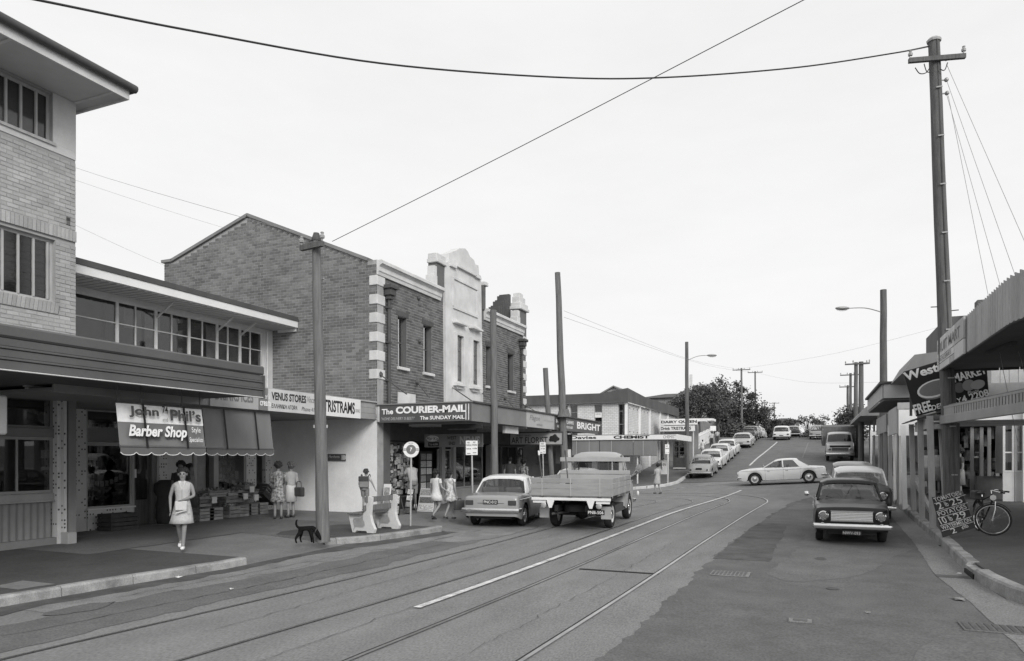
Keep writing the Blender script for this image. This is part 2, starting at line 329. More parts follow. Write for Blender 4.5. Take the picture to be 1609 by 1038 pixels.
# tram rails, curving left into the cross street
def rail_path(pts, R_, x1, yc):
    P = [(x, y) for y, x in pts]; n = 14
    for k in range(1, n+1):
        t = math.pi/2*k/n; P.append((x1-R_+R_*math.cos(t), yc+R_*math.sin(t)))
    xe, ye = P[-1]
    for k in range(1, 9): P.append((xe-k*3, ye-.02*k))
    return P
def ribbon(mb, P, off, w, lift):
    rows = []
    for i, p in enumerate(P):
        a, b = P[max(i-1,0)], P[min(i+1,len(P)-1)]; d = Vector((b[0]-a[0], b[1]-a[1])).normalized(); n = Vector((d.y, -d.x))
        rows.append([(p[0]+n.x*(off+s*w/2), p[1]+n.y*(off+s*w/2), g(p[0], p[1])+lift) for s in (-1,1)])
    mb.grid(rows); return mb
RAILS = [([(-22,-3.1),(6.4,-2.64),(15.8,-2.3),(22,-2.02),(29,-1.68)], 11.2, -1.68, 29., 'right-hand rail of the near tram track, beside the dark asphalt'),
         ([(-22,-4.55),(5.8,-4.2),(13.6,-3.84),(22,-3.45),(29,-3.12)], 9.75, -3.12, 29., 'tram rail just right of the long white centre line'),
         ([(-22,-6.3),(5.2,-5.72),(11.9,-5.2),(18.7,-4.85),(28,-4.5)], 8.2, -4.5, 28.4, 'dark tram rail just left of the white centre line'),
         ([(-22,-7.9),(4.6,-7.36),(14.2,-6.6),(20,-6.3),(28,-5.95)], 6.75, -5.95, 28.4, 'dark tram rail nearest the left kerb, passing under the tray truck')]
for i, (pts, rr, x1, yc, lab) in enumerate(RAILS):
    ys = [(y, itp(pts, y)) for y in frange(pts[0][0], pts[-1][0], 1.)]
    P = rail_path(ys, rr, x1, yc); t = thing('tram_rail', lab, 'tram rail', (P[0][0], P[0][1], g(*P[0])), group='tram rails')
    k = .05 if i < 1 else .045 if i < 2 else .028
    mb = MB(); ribbon(mb, P, .0, k, .015); mb.build('rail_head', 'steel', t, world=True)
    mb = MB(); ribbon(mb, P, -.04 if i < 2 else -.022, .026 if i < 2 else .02, .012); mb.build('groove', 'groove', t, world=True)
# painted lines
def line(name, lab, pts, w, mat, lift=.02):
    ys = frange(pts[0][0], pts[-1][0], .5); mb = MB(); ribbon(mb, [(itp(pts, y), y) for y in ys], 0, w, lift); o = mb.build(name, mat); return tag(o, lab, 'road marking')
line('centre_line', 'long white painted centre line between the tram tracks', [(8.08,-4.82),(14,-4.55),(23,-4.22),(38.5,-3.5)], .11, 'paint_line')
line('centre_line', 'white painted centre line running up the hill', [(56,-4.5),(62,-4.35),(70,-4.0),(79,-3.6)], .13, 'paint_line', .016)
line('lane_line', 'faint worn line on the right half of the hill road', [(62,-.9),(78,-.6)], .09, 'asphalt_pale', .016)
def xline(lab, pts, w, mat='paint_worn'):
    mb = MB(); P = []
    for (x0,y0),(x1,y1) in zip(pts, pts[1:]): P += [(x0+(x1-x0)*k/8, y0+(y1-y0)*k/8) for k in range(9 if (x1,y1)==pts[-1] else 8)]
    ribbon(mb, P, 0, w, .018); tag(mb.build('stop_line', mat), lab, 'road marking')
xline('worn white line across the mouth of the side street near the crossing pedestrian', [(-8.2,40.9),(-6.8,43.2),(-3.0,45.5)], .12)
xline('pale line across the road behind the white sedan', [(-.5,46.4),(2.6,46.9)], .18)
mb = MB(); mb.grid([[(x, y, g(x,y)+.011) for x in (-3.8,-3.3,-2.85,-2.4)] for y in (11.85,11.93)]); tag(mb.build('road_joint', 'groove'), 'thin dark drainage slot across the near tram track', 'drain')
# lids and grates
def lid(name, lab, c, a, b, kind, fm='asphalt_pale'):
    x, y = c; t = thing(name, lab, 'drain cover', (x, y, g(x,y)+.006)); 
    MB().box(-a/2,a/2,-b/2,b/2,0,.012).build('frame', fm, t)
    n = 9
    if kind == 'bars':
        for i in range(n): MB().box(-a/2+.03+(a-.06)*i/n, -a/2+.03+(a-.06)*(i+.6)/n, -b/2+.04, b/2-.04, .012,.018).build('bar', 'iron', t)
    else: MB().bbox(-a/2+.05,a/2-.05,-b/2+.05,b/2-.05,.012,.02,.004).build('plate', 'iron', t)
lid('drain_cover', 'rectangular iron cover with pale rim on the edge of the tram track', (-1.3,12.35), .62,.5, 'bars')
lid('drain_cover', 'small pale rectangular cover in the dark asphalt foreground', (-.16,9.25), .26,.2, 'plate')
lid('drain_cover', 'iron grate in the road at the right foreground', (1.95,9.7), .75,.45, 'bars', 'asphalt_mid')
# footpaths: raised slabs with kerb stones
def slab(name, rows, mat, h=.14, rise=0.):
    ys = frange(rows[0][0], rows[-1][0], .8); L = [(r[0],r[1]) for r in rows]; Q = [(r[0],r[2]) for r in rows]; out = []
    for y in ys:
        a, b = itp(L, y), itp(Q, y); r_ = [(a,y,g(a,y)-.1)]
        n = 6; xx = lambda k: a+(b-a)*k/n if not rise else (a, a+.5, a+1.2, a+2.5, a+4, a+8, b)[k]
        r_ += [(xx(k), y, g(max(xx(k),-13),y)+h+rise*min(2.5,max(0,xx(k)-a))) for k in range(n+1)]; r_.append((b,y,g(b,y)-.1)); out.append(r_)
    mb = MB(); mb.grid(out)
    for r_ in (out[0], out[-1]): mb.add(r_, [tuple(range(len(r_)))])
    o = mb.build(name, mat); o['kind'] = 'structure'; return o
pv = slab('footpath', [(-22,-26,-10.06),(6,-26,-10.06),(9.9,-26,-9.66),(10.05,-26,-9.66)], 'pave_dark')
# driveway apron dips to the road between the two kerbs
rows = []
for y in frange(10.05, 13.05, .3):
    dip = 1; r_ = []
    for x in [-26,-18,-15,-13,-12,-11.2,-10.5,-10,-9.62]:
        k = max(0, min(1, (x+12.5)/2.7)); r_.append((x, y, g(max(x,-13),y)+.14-(.132*k*dip)))
    r_.append((-9.6, y, g(-9.6,y)-.1))
    rows.append(r_)
mb = MB(); mb.grid(rows); o = mb.build('driveway_apron', 'pave_pale'); o['kind'] = 'structure'
pv2 = slab('footpath', [(13.05,-26,-9.9),(13.4,-26,-9.65),(15.75,-26,-8.98),(16.0,-26,-9.0)], 'pave')
rows = []
for y in frange(16.0, 20, .4):
    r_ = []
    for x in [-26,-13,-11.2,-10.2,-9.5,-9.0,-8.7]:
        k = max(0, min(1, (x+10.6)/1.9)); dip = 1; r_.append((x, y, g(max(x,-13),y)+.14-.132*k*dip))
    r_.append((-8.68, y, g(-8.7,y)-.1))
    rows.append(r_)
mb = MB(); mb.grid(rows); o = mb.build('driveway_apron', 'pave_pale'); o['kind'] = 'structure'
slab('footpath', [(20,-26,-9.4),(29,-26,-9.4),(31,-26,-9.9),(32.4,-26,-11.5),(32.8,-26,-13)], 'pave')
def fpatch(rows, mat, seed, lift=.144):
    return strip('footpath_patch', rows, lift, mat, .05, seed, nx=5)
fpatch([(13.1,-11.6,-9.9),(13.6,-11.9,-9.6),(15.4,-11.6,-9.1),(15.8,-10.5,-9.0)], 'pave_dark', 21)
fpatch([(9.2,-15,-12.7),(11.2,-15.6,-12.7),(13,-16,-12.7),(15,-16,-13.2)], 'pave', 22)
fpatch([(6.4,-10.9,-10.3),(6.9,-11.0,-10.2)], 'pave_pale', 23); fpatch([(12.2+.9,-10.6,-10.3),(13.4,-10.7,-10.2)], 'pave_pale', 24); fpatch([(13.7,-11.3,-11.0),(14.0,-11.4,-10.8)], 'pave_pale', 25)
def kerb(name, lab, pts, h=.14, w=.16, cut=1.1, mat='kerb'):
    t = thing(name, lab, 'kerb', (pts[0][0], pts[0][1], g(*pts[0]))); t['kind'] = 'structure'; del t['category']
    D = [0.]
    for a, b in zip(pts, pts[1:]): D.append(D[-1]+math.hypot(b[0]-a[0], b[1]-a[1]))
    X = [(d, p[0]) for d, p in zip(D, pts)]; Y = [(d, p[1]) for d, p in zip(D, pts)]; s = 0.; rnd = random.Random(4)
    while s < D[-1]-.05:
        e = min(D[-1], s+cut); mb = MB(); rr = []
        for d in (s+.006, (s+e)/2, e-.006):
            x, y = itp(X, d), itp(Y, d); x2, y2 = itp(X, min(d+.1, D[-1])), itp(Y, min(d+.1, D[-1])); x1, y1 = itp(X, max(d-.1,0)), itp(Y, max(d-.1,0))
            v = Vector((x2-x1, y2-y1)).normalized(); n = Vector((-v.y, v.x)); z = g(x, y); q = h+.006+rnd.uniform(-.004,.006)
            rr.append([(x-n.x*a, y-n.y*a, z+b) for a, b in ((0,-.1),(.012,q-.03),(.04,q),(-w*-1.,q),(w,-.1))])
        mb.loft(rr); mb.build('kerbstone', mat, t, world=True); s = e
    return t
kerb('kerb', None or 'weathered concrete kerb in the left foreground ending at a driveway', [(-9.98,-8),(-9.95,6),(-9.84,7.8),(-9.58,9.7),(-9.6,10.06)][::-1])
kerb('kerb', 'pale edged kerb below the street bench ending at the broken corner', [(-9.95,12.75),(-9.75,13.05),(-9.46,13.4),(-9.18,14.1),(-8.82,15.6),(-8.8,16.05)][::-1])
kerb('kerb', 'kerb in front of the florist shop', [(-9.25,20),(-9.25,29),(-9.75,31),(-11.4,32.5),(-13,32.9)][::-1])
# right footpath, kerb bending round the corner in the foreground
slab('footpath', [(-4,9,40),(9.5,6.2,40),(10.2,4.2,40),(10.9,3.1,40),(11.6,2.62,40),(12.6,2.5,40),(13.4,2.46,40),(18.3,2.6,40),(24,2.7,40),(33,2.85,40)], 'pave_dark', .18, .06)
kerb('kerb', 'right-hand kerb curving round the corner in the foreground', [(7.5,9.3),(4.6,9.75),(3.3,10.35),(2.72,11.0),(2.46,11.8),(2.35,12.6),(2.32,13.2)], w=.2, h=.18)
kerb('kerb', 'straight kerb beside the parked cars and verandah posts', [(2.34,13.95),(2.48,18.3),(2.56,24),(2.72,33)], w=.2, h=.18)
# drain inlet in the kerb
t = thing('drain_inlet', 'dark kerb drain opening with cracked concrete lip at the right gutter', 'drain', (2.33,13.2,g(2.33,13.2)))
MB().box(-.02,.3,.02,.73,-.1,.09).build('opening', 'black', t); MB().box(0,.32,-.0,.75,.095,.15).build('lintel', 'kerb', t)  # a solid black block paints in the dark hollow of the inlet
MB().box(-.5,-.03,.05,.7,.008,.014).build('sump', 'asphalt_black', t)
slab('footpath', [(42.5,-40,-12),(43.2,-40,-9.6),(44.2,-40,-8.5),(46,-40,-8.15),(52,-40,-8.1),(60,-40,-8.1),(80,-40,-8.1),(118,-40,-8.1)], 'pave')
kerb('kerb', 'pale kerb round the far left corner below the telephone box', [(-13,42.3),(-11.5,42.45),(-9.5,43.2),(-8.4,44.2),(-8.02,46),(-7.98,60),(-7.98,90)][::-1], cut=2., h=.16, mat='concrete')
slab('footpath', [(46.5,2.9,40),(60,3.3,40),(118,3.4,40)], 'pave')
def RF(x, y): return g(x, y)+.18+.06*min(2.5, max(0, x-2.55))          # level of the right footpath
# litter in the gutters
rnd = random.Random(11)
for i, (px, py, lab) in enumerate([(280,908,'crumpled white paper lying on the left kerb'),(1490,864,'torn paper scrap in the right gutter'),(1478,858,'dark leaf litter in the right gutter'),(1500,868,'pale paper scrap beside the right kerb'),(1505,942,'rubble of broken concrete in the right foreground'),(1508,902,'white paper ball at the drain opening'),(362,926,'flattened paper scrap on the road by the left kerb'),(1362,963,'small stone on the dark asphalt'),(690,833,'white litter beside the broken kerb end'),(1588,889,'white scrap of paper on the right footpath')]):
    p = onG(px, py, .15 if py in (908,889) else .01); mb = MB(); r_ = .025 if i != 4 else .05
    for k in range(3 if i != 4 else 7):
        q = [(p.x+rnd.uniform(-r_,r_)*2, p.y+rnd.uniform(-r_,r_)*2, p.z+rnd.uniform(.005,.03)) for _ in range(5)]
        mb.add(q, [(0,1,2),(0,2,3),(0,3,4),(1,2,4)])
    tag(mb.build('litter', ['paper','paper','leaf','paper','kerb','paper','paper','kerb','paper','paper'][i]), lab, 'litter')
# ------------------------------------------------------------------ building helpers
def Yx(px, X): return onX(px, 700, X).y
def Xy(px, Y): return onY(px, 700, Y).x
def Zx(px, py, X): return onX(px, py, X).z
def bricks(parent, org, ud, n, spans, z0, z1, mat, bl=.23, bh=.076, gap=.011, pro=.012, pick=None, name='brick', umin=None, umax=None, seed=3):
    # courses of single bricks standing proud of a mortar wall; those chosen by pick() are objects of their own, the rest one mesh
    rnd = random.Random(seed); ud, n, org = Vector(ud), Vector(n), Vector(org); mb = MB(); k = 0; z = z0; full = None; cnt = 0
    inv = W[parent.name].inverted(); rot = basis(ud, n, (0,0,1), (0,0,0))
    while z+bh <= z1+1e-4:
        for a, b in spans(z+bh/2):
            s = math.floor(a/(bl+gap))*(bl+gap)-(k % 2)*(bl+gap)/2
            while s < b:
                u0, u1 = max(a, s), min(b, s+bl)
                if u1-u0 > .04:
                    d = pro*rnd.uniform(.75,1.25)
                    if pick and u1-u0 > bl-.002 and cnt < 300 and pick(u0, z):
                        if full is None:
                            full = MB().bbox(0,bl,-.004,0,0,bh,.003); full.v = [(x, y*1.+(pro if y > -.002 else 0), zz) for x,y,zz in full.v]
                            full = full.mesh(name, mat)
                        o = share(name, full, parent, inv @ (org+ud*u0+Vector((0,0,z)))+Vector(n)*rnd.uniform(-.002,.003)); o.rotation_euler = (inv.to_3x3() @ rot.to_3x3()).to_euler(); cnt += 1
                    else:
                        p = [org+ud*u+Vector((0,0,zz)) for u, zz in ((u0,z),(u1,z),(u1,z+bh),(u0,z+bh))]
                        q = [v+n*d for v in p]; mb.add(p+q, [(4,5,6,7),(0,1,5,4),(1,2,6,5),(2,3,7,6),(3,0,4,7)])
                s += bl+gap
        z += bh+gap; k += 1
    o = mb.build('brickwork', mat, parent, world=True); o['kind'] = 'stuff'; return o
def sub_iv(ivs, cuts):
    for c0, c1 in cuts:
        out = []
        for a, b in ivs:
            if c1 <= a or c0 >= b: out.append((a,b)); continue
            if c0 > a: out.append((a,c0))
            if c1 < b: out.append((c1,b))
        ivs = out
    return ivs
def holed(parent, org, ud, n, L, z0, z1, holes, th, mat, name='wall'):
    us = sorted(set([0,L]+[h for q in holes for h in q[:2] if 0 < h < L])); zs = sorted(set([z0,z1]+[h for q in holes for h in q[2:] if z0 < h < z1]))
    m = basis(Vector(ud), Vector(n), Vector((0,0,1)), Vector(org)); mb = MB(m)
    for a, b in zip(us, us[1:]):
        run = None
        for c, d in zip(zs, zs[1:]):
            solid = not any(q[0] < (a+b)/2 < q[1] and q[2] < (c+d)/2 < q[3] for q in holes)
            if solid: run = (run[0], d) if run else (c, d)
            if run and (not solid or d == zs[-1]): mb.box(a,b,-th,0,run[0],run[1]); run = None
    return mb.build(name, mat, parent, world=True)
def window(parent, org, ud, n, u0, u1, z0, z1, rec=.1, fw=.05, mull=(), trans=(), fmat='timber_pale', gmat='glass_dark', back='behind_glass', bd=.5, name='window', fd=.05):
    m = basis(Vector(ud), Vector(n), Vector((0,0,1)), Vector(org)); mb = MB(m); y0, y1 = -rec-fd, -rec
    mb.box(u0,u0+fw,y0,y1,z0,z1); mb.box(u1-fw,u1,y0,y1,z0,z1); mb.box(u0+fw,u1-fw,y0,y1,z0,z0+fw); mb.box(u0+fw,u1-fw,y0,y1,z1-fw,z1)
    us = [u0+fw]+[u0+(u1-u0)*k for k in mull]+[u1-fw]; zs = [z0+fw]+[z0+(z1-z0)*k for k in trans]+[z1-fw]; h = fw*.35
    for k in us[1:-1]: mb.box(k-h,k+h,y0+.004,y1-.004,z0+fw,z1-fw)
    for k in zs[1:-1]: mb.box(u0+fw,u1-fw,y0+.007,y1-.007,k-h,k+h)
    w = mb.build(name, fmat, parent, world=True)
    for a, b in zip(us, us[1:]):
        for c, d in zip(zs, zs[1:]): MB(m).box(a+.001,b-.001,y0+.018,y0+.024,c+.001,d-.001).build('pane', gmat, w, world=True)
    if back: MB(m).box(u0-.05,u1+.05,y0-bd-.03,y0-bd,z0-.05,z1+.05).build('blind', back, w, world=True)  # plain backing sheet; dark ones stand for the shaded room behind the glass
    return w
def spot_tile():
    m = gm('tile_spot', .62, .35, .06, 2); nt = m.node_tree; p = nt.nodes['Principled BSDF']; src = p.inputs['Base Color'].links[0].from_socket
    ge = nd(nt, 'ShaderNodeNewGeometry'); sp = nd(nt, 'ShaderNodeSeparateXYZ'); ln(nt, ge.outputs['Position'], sp.inputs[0]); ad = nd(nt, 'ShaderNodeMath', operation='ADD'); ln(nt, sp.outputs['X'], ad.inputs[0]); ln(nt, sp.outputs['Y'], ad.inputs[1])
    cb = nd(nt, 'ShaderNodeCombineXYZ'); ln(nt, ad.outputs[0], cb.inputs[0]); ln(nt, sp.outputs['Z'], cb.inputs[1]); s = nd(nt, 'ShaderNodeVectorMath', operation='SCALE'); s.inputs['Scale'].default_value = 13.; ln(nt, cb.outputs[0], s.inputs[0])
    f = nd(nt, 'ShaderNodeVectorMath', operation='FLOOR'); ln(nt, s.outputs[0], f.inputs[0]); fr = nd(nt, 'ShaderNodeVectorMath', operation='FRACTION'); ln(nt, s.outputs[0], fr.inputs[0])
    w = nd(nt, 'ShaderNodeTexWhiteNoise'); ln(nt, f.outputs[0], w.inputs['Vector']); c = nd(nt, 'ShaderNodeMath', operation='GREATER_THAN'); c.inputs[1].default_value = .72; ln(nt, w.outputs['Value'], c.inputs[0])
    q = nd(nt, 'ShaderNodeSeparateXYZ'); ln(nt, fr.outputs[0], q.inputs[0]); out = c.outputs[0]
    for a in ('X','Y'):
        d = nd(nt, 'ShaderNodeMath', operation='COMPARE'); d.inputs[1].default_value = .5; d.inputs[2].default_value = .24; ln(nt, q.outputs[a], d.inputs[0])
        e = nd(nt, 'ShaderNodeMath', operation='MULTIPLY'); ln(nt, out, e.inputs[0]); ln(nt, d.outputs[0], e.inputs[1]); out = e.outputs[0]
    mx = nd(nt, 'ShaderNodeMix', data_type='RGBA'); ln(nt, out, mx.inputs[0]); ln(nt, src, mx.inputs[6]); mx.inputs[7].default_value = (.06,.06,.06,1); ln(nt, mx.outputs[2], p.inputs['Base Color'])
spot_tile()
XP, YP, ZP = Vector((1,0,0)), Vector((0,1,0)), Vector((0,0,1))
def part(parent, name, mat, *boxes, smooth=False, label=None, bev=0.):
    for b in boxes: o = (MB().bbox(*b, bev) if bev else MB().box(*b)).build(name, mat, parent, smooth, True, label)
    return o
GL = .16          # footpath level at the left shops

# ------------------------------------------------------------------ tall cream brick building at the left edge
TX = -14.9; T1 = 10.5; T0 = 2.2
tb = thing('corner_building', 'tall pale brick building with wide eaves at the left edge', 'building', (TX, 6, GL))
wy = Yx(87, TX); uy = Yx(82.5, TX); zl0, zl1 = 5.3, 6.63; zu0, zu1 = 8.68, 9.72
hl = [(2.6-T0, wy-T0, zl0, zl1), (2.6-T0, uy-T0, zu0, zu1)]
tw = holed(tb, (TX, T0, 0), YP, XP, T1-T0, 3.3, 9.75, hl, .3, 'mortar_cream')
part(tb, 'side_wall', 'mortar_cream', (-24, TX-.301, T1-.25, T1-.002, 0, 9.74)); part(tb, 'side_wall', 'mortar_cream', (-24, TX-.301, T0, T0+.25, 0, 9.74))
BZ = 8.5
def tsp(z):
    iv = [(0, T1-T0)]
    if zl0-.25 < z < zl1: iv = sub_iv(iv, [(2.6-T0, wy-T0+(.06 if z < zl0 else 0))])
    return iv
V0 = Yx(0, TX)-T0-.25
bricks(tw, (TX, T0, 0), YP, XP, tsp, 3.92, 6.68, 'brick_cream', pick=lambda u, z: u > V0 and z > 3.85)
bricks(tw, (TX, T0, 0), YP, XP, lambda z: [(0, T1-T0)], 6.96, BZ-.05, 'brick_cream', pick=lambda u, z: u > V0)
# soldier course and brick sill, each brick a piece
sold = MB().bbox(0,.05,0,.078,0,.235,.004).mesh('brick', 'brick_cream'); y = T1-.08; k = 0
while y > Yx(0, TX)-.3:
    share('brick', sold, tw, W[tb.name].inverted() @ Vector((TX-.004, y, 6.7))); y -= .087
y = wy+.06-.1
while y > Yx(0, TX)-.3:
    o = share('brick', sold, tw, W[tb.name].inverted() @ Vector((TX-.02, y, zl0-.235)), (0, R(12), 0)); y -= .087
part(tb, 'render_band', 'cream', (TX-.02, TX+.02, T0, T1, BZ, zu0-.002), (TX-.02, TX+.02, uy+.001, T1, zu0, 9.75))
part(tb, 'window_ledge', 'timber_pale', (TX-.05, TX+.06, 2.5, uy+.04, zu0-.06, zu0))
part(tb, 'air_vent', 'dark', *[(TX+.0, TX+.016, Yx(104,TX)+k*.022, Yx(104,TX)+k*.022+.012, 7.03, 7.2) for k in range(4)])
def louvres(za, zb, y1, frames, name):
    w = window(tb, (TX,0,0), YP, XP, 2.62, y1, za, zb, .1, .06, [], [], 'timber_pale', 'glass_louvre', 'white_dirty', .06, name)  # pale sheet close behind the panes, added to brighten the glass
    ys = [Yx(p, TX) for p in frames]; st = ys[1]-ys[0]
    while ys[0] > 3.2: ys.insert(0, ys[0]-st)
    for yy in ys: part(w, 'mullion', 'light', (TX-.16, TX-.08, yy-.02, yy+.02, za+.06, zb-.06))
    return w
w = louvres(zu0, zu1, uy, (14,37.5,61.5), 'window'); w2 = louvres(zl0, zl1, wy, (8,33,57,79), 'window')
for k in range(9): 
    z = zl0+.08+k*.145; part(w2, 'louvre_blade', 'glass_louvre', (TX-.125+(k%2)*.004, TX-.115+(k%2)*.004, 6.5, wy-.07, z, z+.138))
# eaves
ez = 9.76; part(tb, 'soffit', 'soffit', (-24, TX+1.25, 1, T1+.25, ez, ez+.05))
part(tb, 'eaves_fascia', 'white_dirty', (TX+1.25, TX+1.3, 1, T1+.3, ez-.05, ez+.2), (-24, TX+1.25, T1+.25, T1+.3, ez-.05, ez+.2))
mb = MB(); mb.tube([(TX+1.37, 1, ez+.2), (TX+1.37, T1+.4, ez+.2)], .085, 10); mb.build('gutter', 'dark', tb, True, True)
mb = MB(); mb.tube([(-24, T1+.37, ez+.2), (TX+1.3, T1+.37, ez+.2)], .08, 10); mb.build('gutter', 'dark', tb, True, True)
mb = MB(); mb.add([(TX+1.4,1,ez+.28),(TX+1.4,T1+.4,ez+.28),(-19.5,T1-4,ez+1.6),(-19.5,1,ez+1.6),(-24,T1+.4,ez+.28)], [(0,1,2,3),(1,4,2)]); mb.build('roof', 'roof_dark', tb, world=True)
part(tb, 'soffit_batten', 'cream', *[(TX+.02, TX+1.22, yy-.03, yy+.03, ez-.025, ez-.002) for yy in (4, 6.3, 8.4, T1-.02)])
# awning with clad fascia
aw0, aw1, ax = 2.4, 11.75, -10.8; za = 3.26
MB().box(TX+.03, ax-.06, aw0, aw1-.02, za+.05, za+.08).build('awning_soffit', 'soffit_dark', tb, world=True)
part(tb, 'awning_end', 'fascia_dark', (TX+.3, ax-.06, aw1-.02, aw1+.01, za+.04, za+.66))
mb = MB(); mb.add([(ax-.05,aw0,za+.6),(ax-.05,aw1,za+.6),(TX+.0,aw1,za+.42),(TX+.0,aw0,za+.42)], [(0,1,2,3)]); mb.build('awning_roof', 'roof_metal', tb, world=True)
edges = [(0,.13),(.135,.17),(.175,.29),(.295,.33),(.335,.45)]
for i, (a, b) in enumerate(edges): part(tb, 'fascia_board', 'fascia_dark', (ax-.05, ax+(.035 if i % 2 else .012), aw0, aw1, za+.02+a, za+.02+b), bev=.006)
part(tb, 'fascia_cap', 'fascia_dark', (ax-.05, ax+.045, aw0, aw1+.03, za+.478, za+.67), bev=.03)
part(tb, 'fascia_trim', 'white_dirty', (ax-.06, ax+.03, aw0, aw1, za, za+.016)); part(tb, 'fascia_trim', 'fascia_dark', (ax-.055, ax+.05, aw1+.001, aw1+.035, za-.01, za+.476))
mb = MB(); mb.tube([(-13.2, Yx(40,-13.2), za+.0), (-13.2, Yx(104,-13.2), za+.0)], .02, 8); mb.box(-13.24,-13.16,Yx(38,-13.2),Yx(106,-13.2),za+.02,za+.05); mb.build('tube_light', 'light', tb, world=True)
# its shopfront
sy = Yx(84, TX); part(tb, 'plinth', 'mid', (TX-.1, TX+.1, T0, Yx(97,TX), GL-.1, GL+.14))
mb = MB(); rows = [];
for i in range(int((sy-T0)/.025)): yy = T0+i*.025; rows.append([(TX-.02+.014*math.sin(i*1.1), yy, GL+.14), (TX-.02+.014*math.sin(i*1.1), yy, GL+.9)])
mb.grid(rows); mb.build('riser_panel', 'mid', tb, world=True)
part(tb, 'counter_ledge', 'metal_grey', (TX-.45, TX+.06, T0, sy, GL+.902, GL+.94), (TX-.06, TX+.03, T0, sy, GL+.942, GL+1.08))
ym = Yx(28, TX)
window(tb, (TX,0,0), YP, XP, T0, sy, GL+1.085, 2.42, .02, .06, [(ym-T0)/(sy-T0)], [], 'metal_grey', 'glass_shop', None, name='shop_window')
part(tb, 'transom', 'mid', (TX-.12, TX+.02, T0, sy, 2.425, 2.6)); window(tb, (TX,0,0), YP, XP, T0, sy, 2.605, 3.28, .02, .05, [(Yx(6,TX)-T0)/(sy-T0)], [], 'mid', 'glass_dark', 'vdark', .3, name='shop_window')
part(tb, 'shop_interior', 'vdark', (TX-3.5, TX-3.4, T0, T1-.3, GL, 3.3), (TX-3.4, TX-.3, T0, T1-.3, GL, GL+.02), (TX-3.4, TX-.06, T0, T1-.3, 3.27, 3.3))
part(tb, 'notice', 'paper', (TX-.062, TX-.058, Yx(67,TX), Yx(80,TX), 1.98, 2.15)); part(tb, 'notice', 'paper', (TX-.062, TX-.058, Yx(67,TX), Yx(80,TX), 1.72, 1.8))
mb = MB(); rnd = random.Random(2)
for k in range(60): mb.ball((TX-.12-rnd.random()*.3, T0+3+rnd.random()*(sy-T0-3.1), GL+1.0+rnd.random()*.08), (.09,.1,.05), 8, 5)
mb.build('counter_goods', 'goods', tb, True, True)
part(tb, 'tile_pier', 'tile_spot', (TX-.3, TX+.12, sy+.002, Yx(96,TX+.12), GL-.05, 3.3)); part(tb, 'tile_pier', 'tile_spot', (TX-.25, TX+.2, Yx(96,TX+.12)+.003, Yx(105,TX+.2), GL-.05, 3.3))
part(tb, 'awning_post', 'mid', (TX-.1, TX+.22, Yx(107,TX+.2), Yx(116,TX+.2)+.04, GL+.12, 3.3)); part(tb, 'post_base', 'light', (TX-.05, TX+.36, Yx(104,TX+.3), Yx(118,TX+.3), GL-.05, GL+.24), bev=.01)
hs = thing('hanging_sign', 'white hanging light box cut off by the left edge under the awning', 'sign', (-12.6, Yx(0,-12.6), 2.6))
yy = Yx(7,-12.6); part(hs, 'box', 'white', (-12.7,-12.5, yy-1.2, yy, 2.38, 3.04), bev=.03); part(hs, 'rod', 'metal_grey', (-12.62,-12.58, yy-.9, yy-.87, 3.04, 3.3))

# ------------------------------------------------------------------ low shop building in the middle
MX, M0, M1 = -16.6, 10.5, 18.5; FX = -12.5
mbd = thing('shop_building', 'low shop building with a band of windows under a flat white eave', 'building', (MX, 14, GL))
pxm = [121,186,247,299,343,379,413]; ys = [Yx(p, MX) for p in pxm]; ys[0] = M0+.01
holed(mbd, (MX, M0, 0), YP, XP, M1-M0, 3.4, 6.2, [(0.005, ys[-1]-M0, 4.6, 6.06)], .2, 'cream')
for i, (a, b) in enumerate(zip(ys, ys[1:])):
    w = window(mbd, (MX,0,0), YP, XP, a, b, 4.6, 6.06, .03, .04, [.46], [.6], 'white_dirty', 'glass_dark', None, fd=.06)
    part(w, 'blind', ['blind_pale','behind_glass','curtain','behind_glass','blind_pale','curtain'][i], (MX-.5, MX-.48, a, a+(b-a)*.45, 4.6, 6.06)); part(w, 'blind', ['behind_glass','curtain','vdark','behind_glass','curtain','behind_glass'][i], (MX-.62, MX-.6, a+(b-a)*.42, b, 4.6, 6.06))  # sheets closing off the glass; the dark ones stand for the unlit room
    if i in (1,2): part(w, 'dark_sash_sheet', 'vdark', (MX-.085, MX-.08, a+.04, a+(b-a)*.46, 4.65, 5.42))  # near-black sheet behind the lower left pane; the sash itself stays closed
part(mbd, 'room_ceiling', 'soffit_dark', (MX-3, MX-.2, M0, M1, 6.1, 6.18)); part(mbd, 'room_wall', 'mid', (MX-3.1, MX-3, M0, M1, 3.4, 6.2))
part(mbd, 'wall_pier', 'cream', (MX-.02, MX+.04, ys[-1]+.03, M1-.003, 3.4, 6.19)); mb = MB(); mb.tube([(MX+.08, ys[-1]+.12, 3.6),(MX+.08, ys[-1]+.12, 6.1)], .03, 8); mb.build('downpipe', 'white_dirty', mbd, True, True)
rx = -15.5
part(mbd, 'roof_fascia', 'white', (rx-.04, rx, M0-.3, M1-.02, 6.22, 6.42)); part(mbd, 'roof_edge', 'roof_dark', (rx-.3, rx+.03, M0-.3, M1-.015, 6.424, 6.56)); part(mbd, 'roof_deck', 'roof_dark', (-25, rx-.3, M0, M1-.016, 6.43, 6.5))
part(mbd, 'eave_soffit', 'soffit', (MX-.1, rx-.045, M0, M1-.02, 6.205, 6.23)); 
mb = MB()
for i, yy in enumerate(frange(M0+.1, M1-.1, .2)): mb.box(MX+.0, rx-.06, yy, yy+.09, 6.19, 6.203)
mb.build('soffit_corrugation', 'soffit', mbd, world=True)
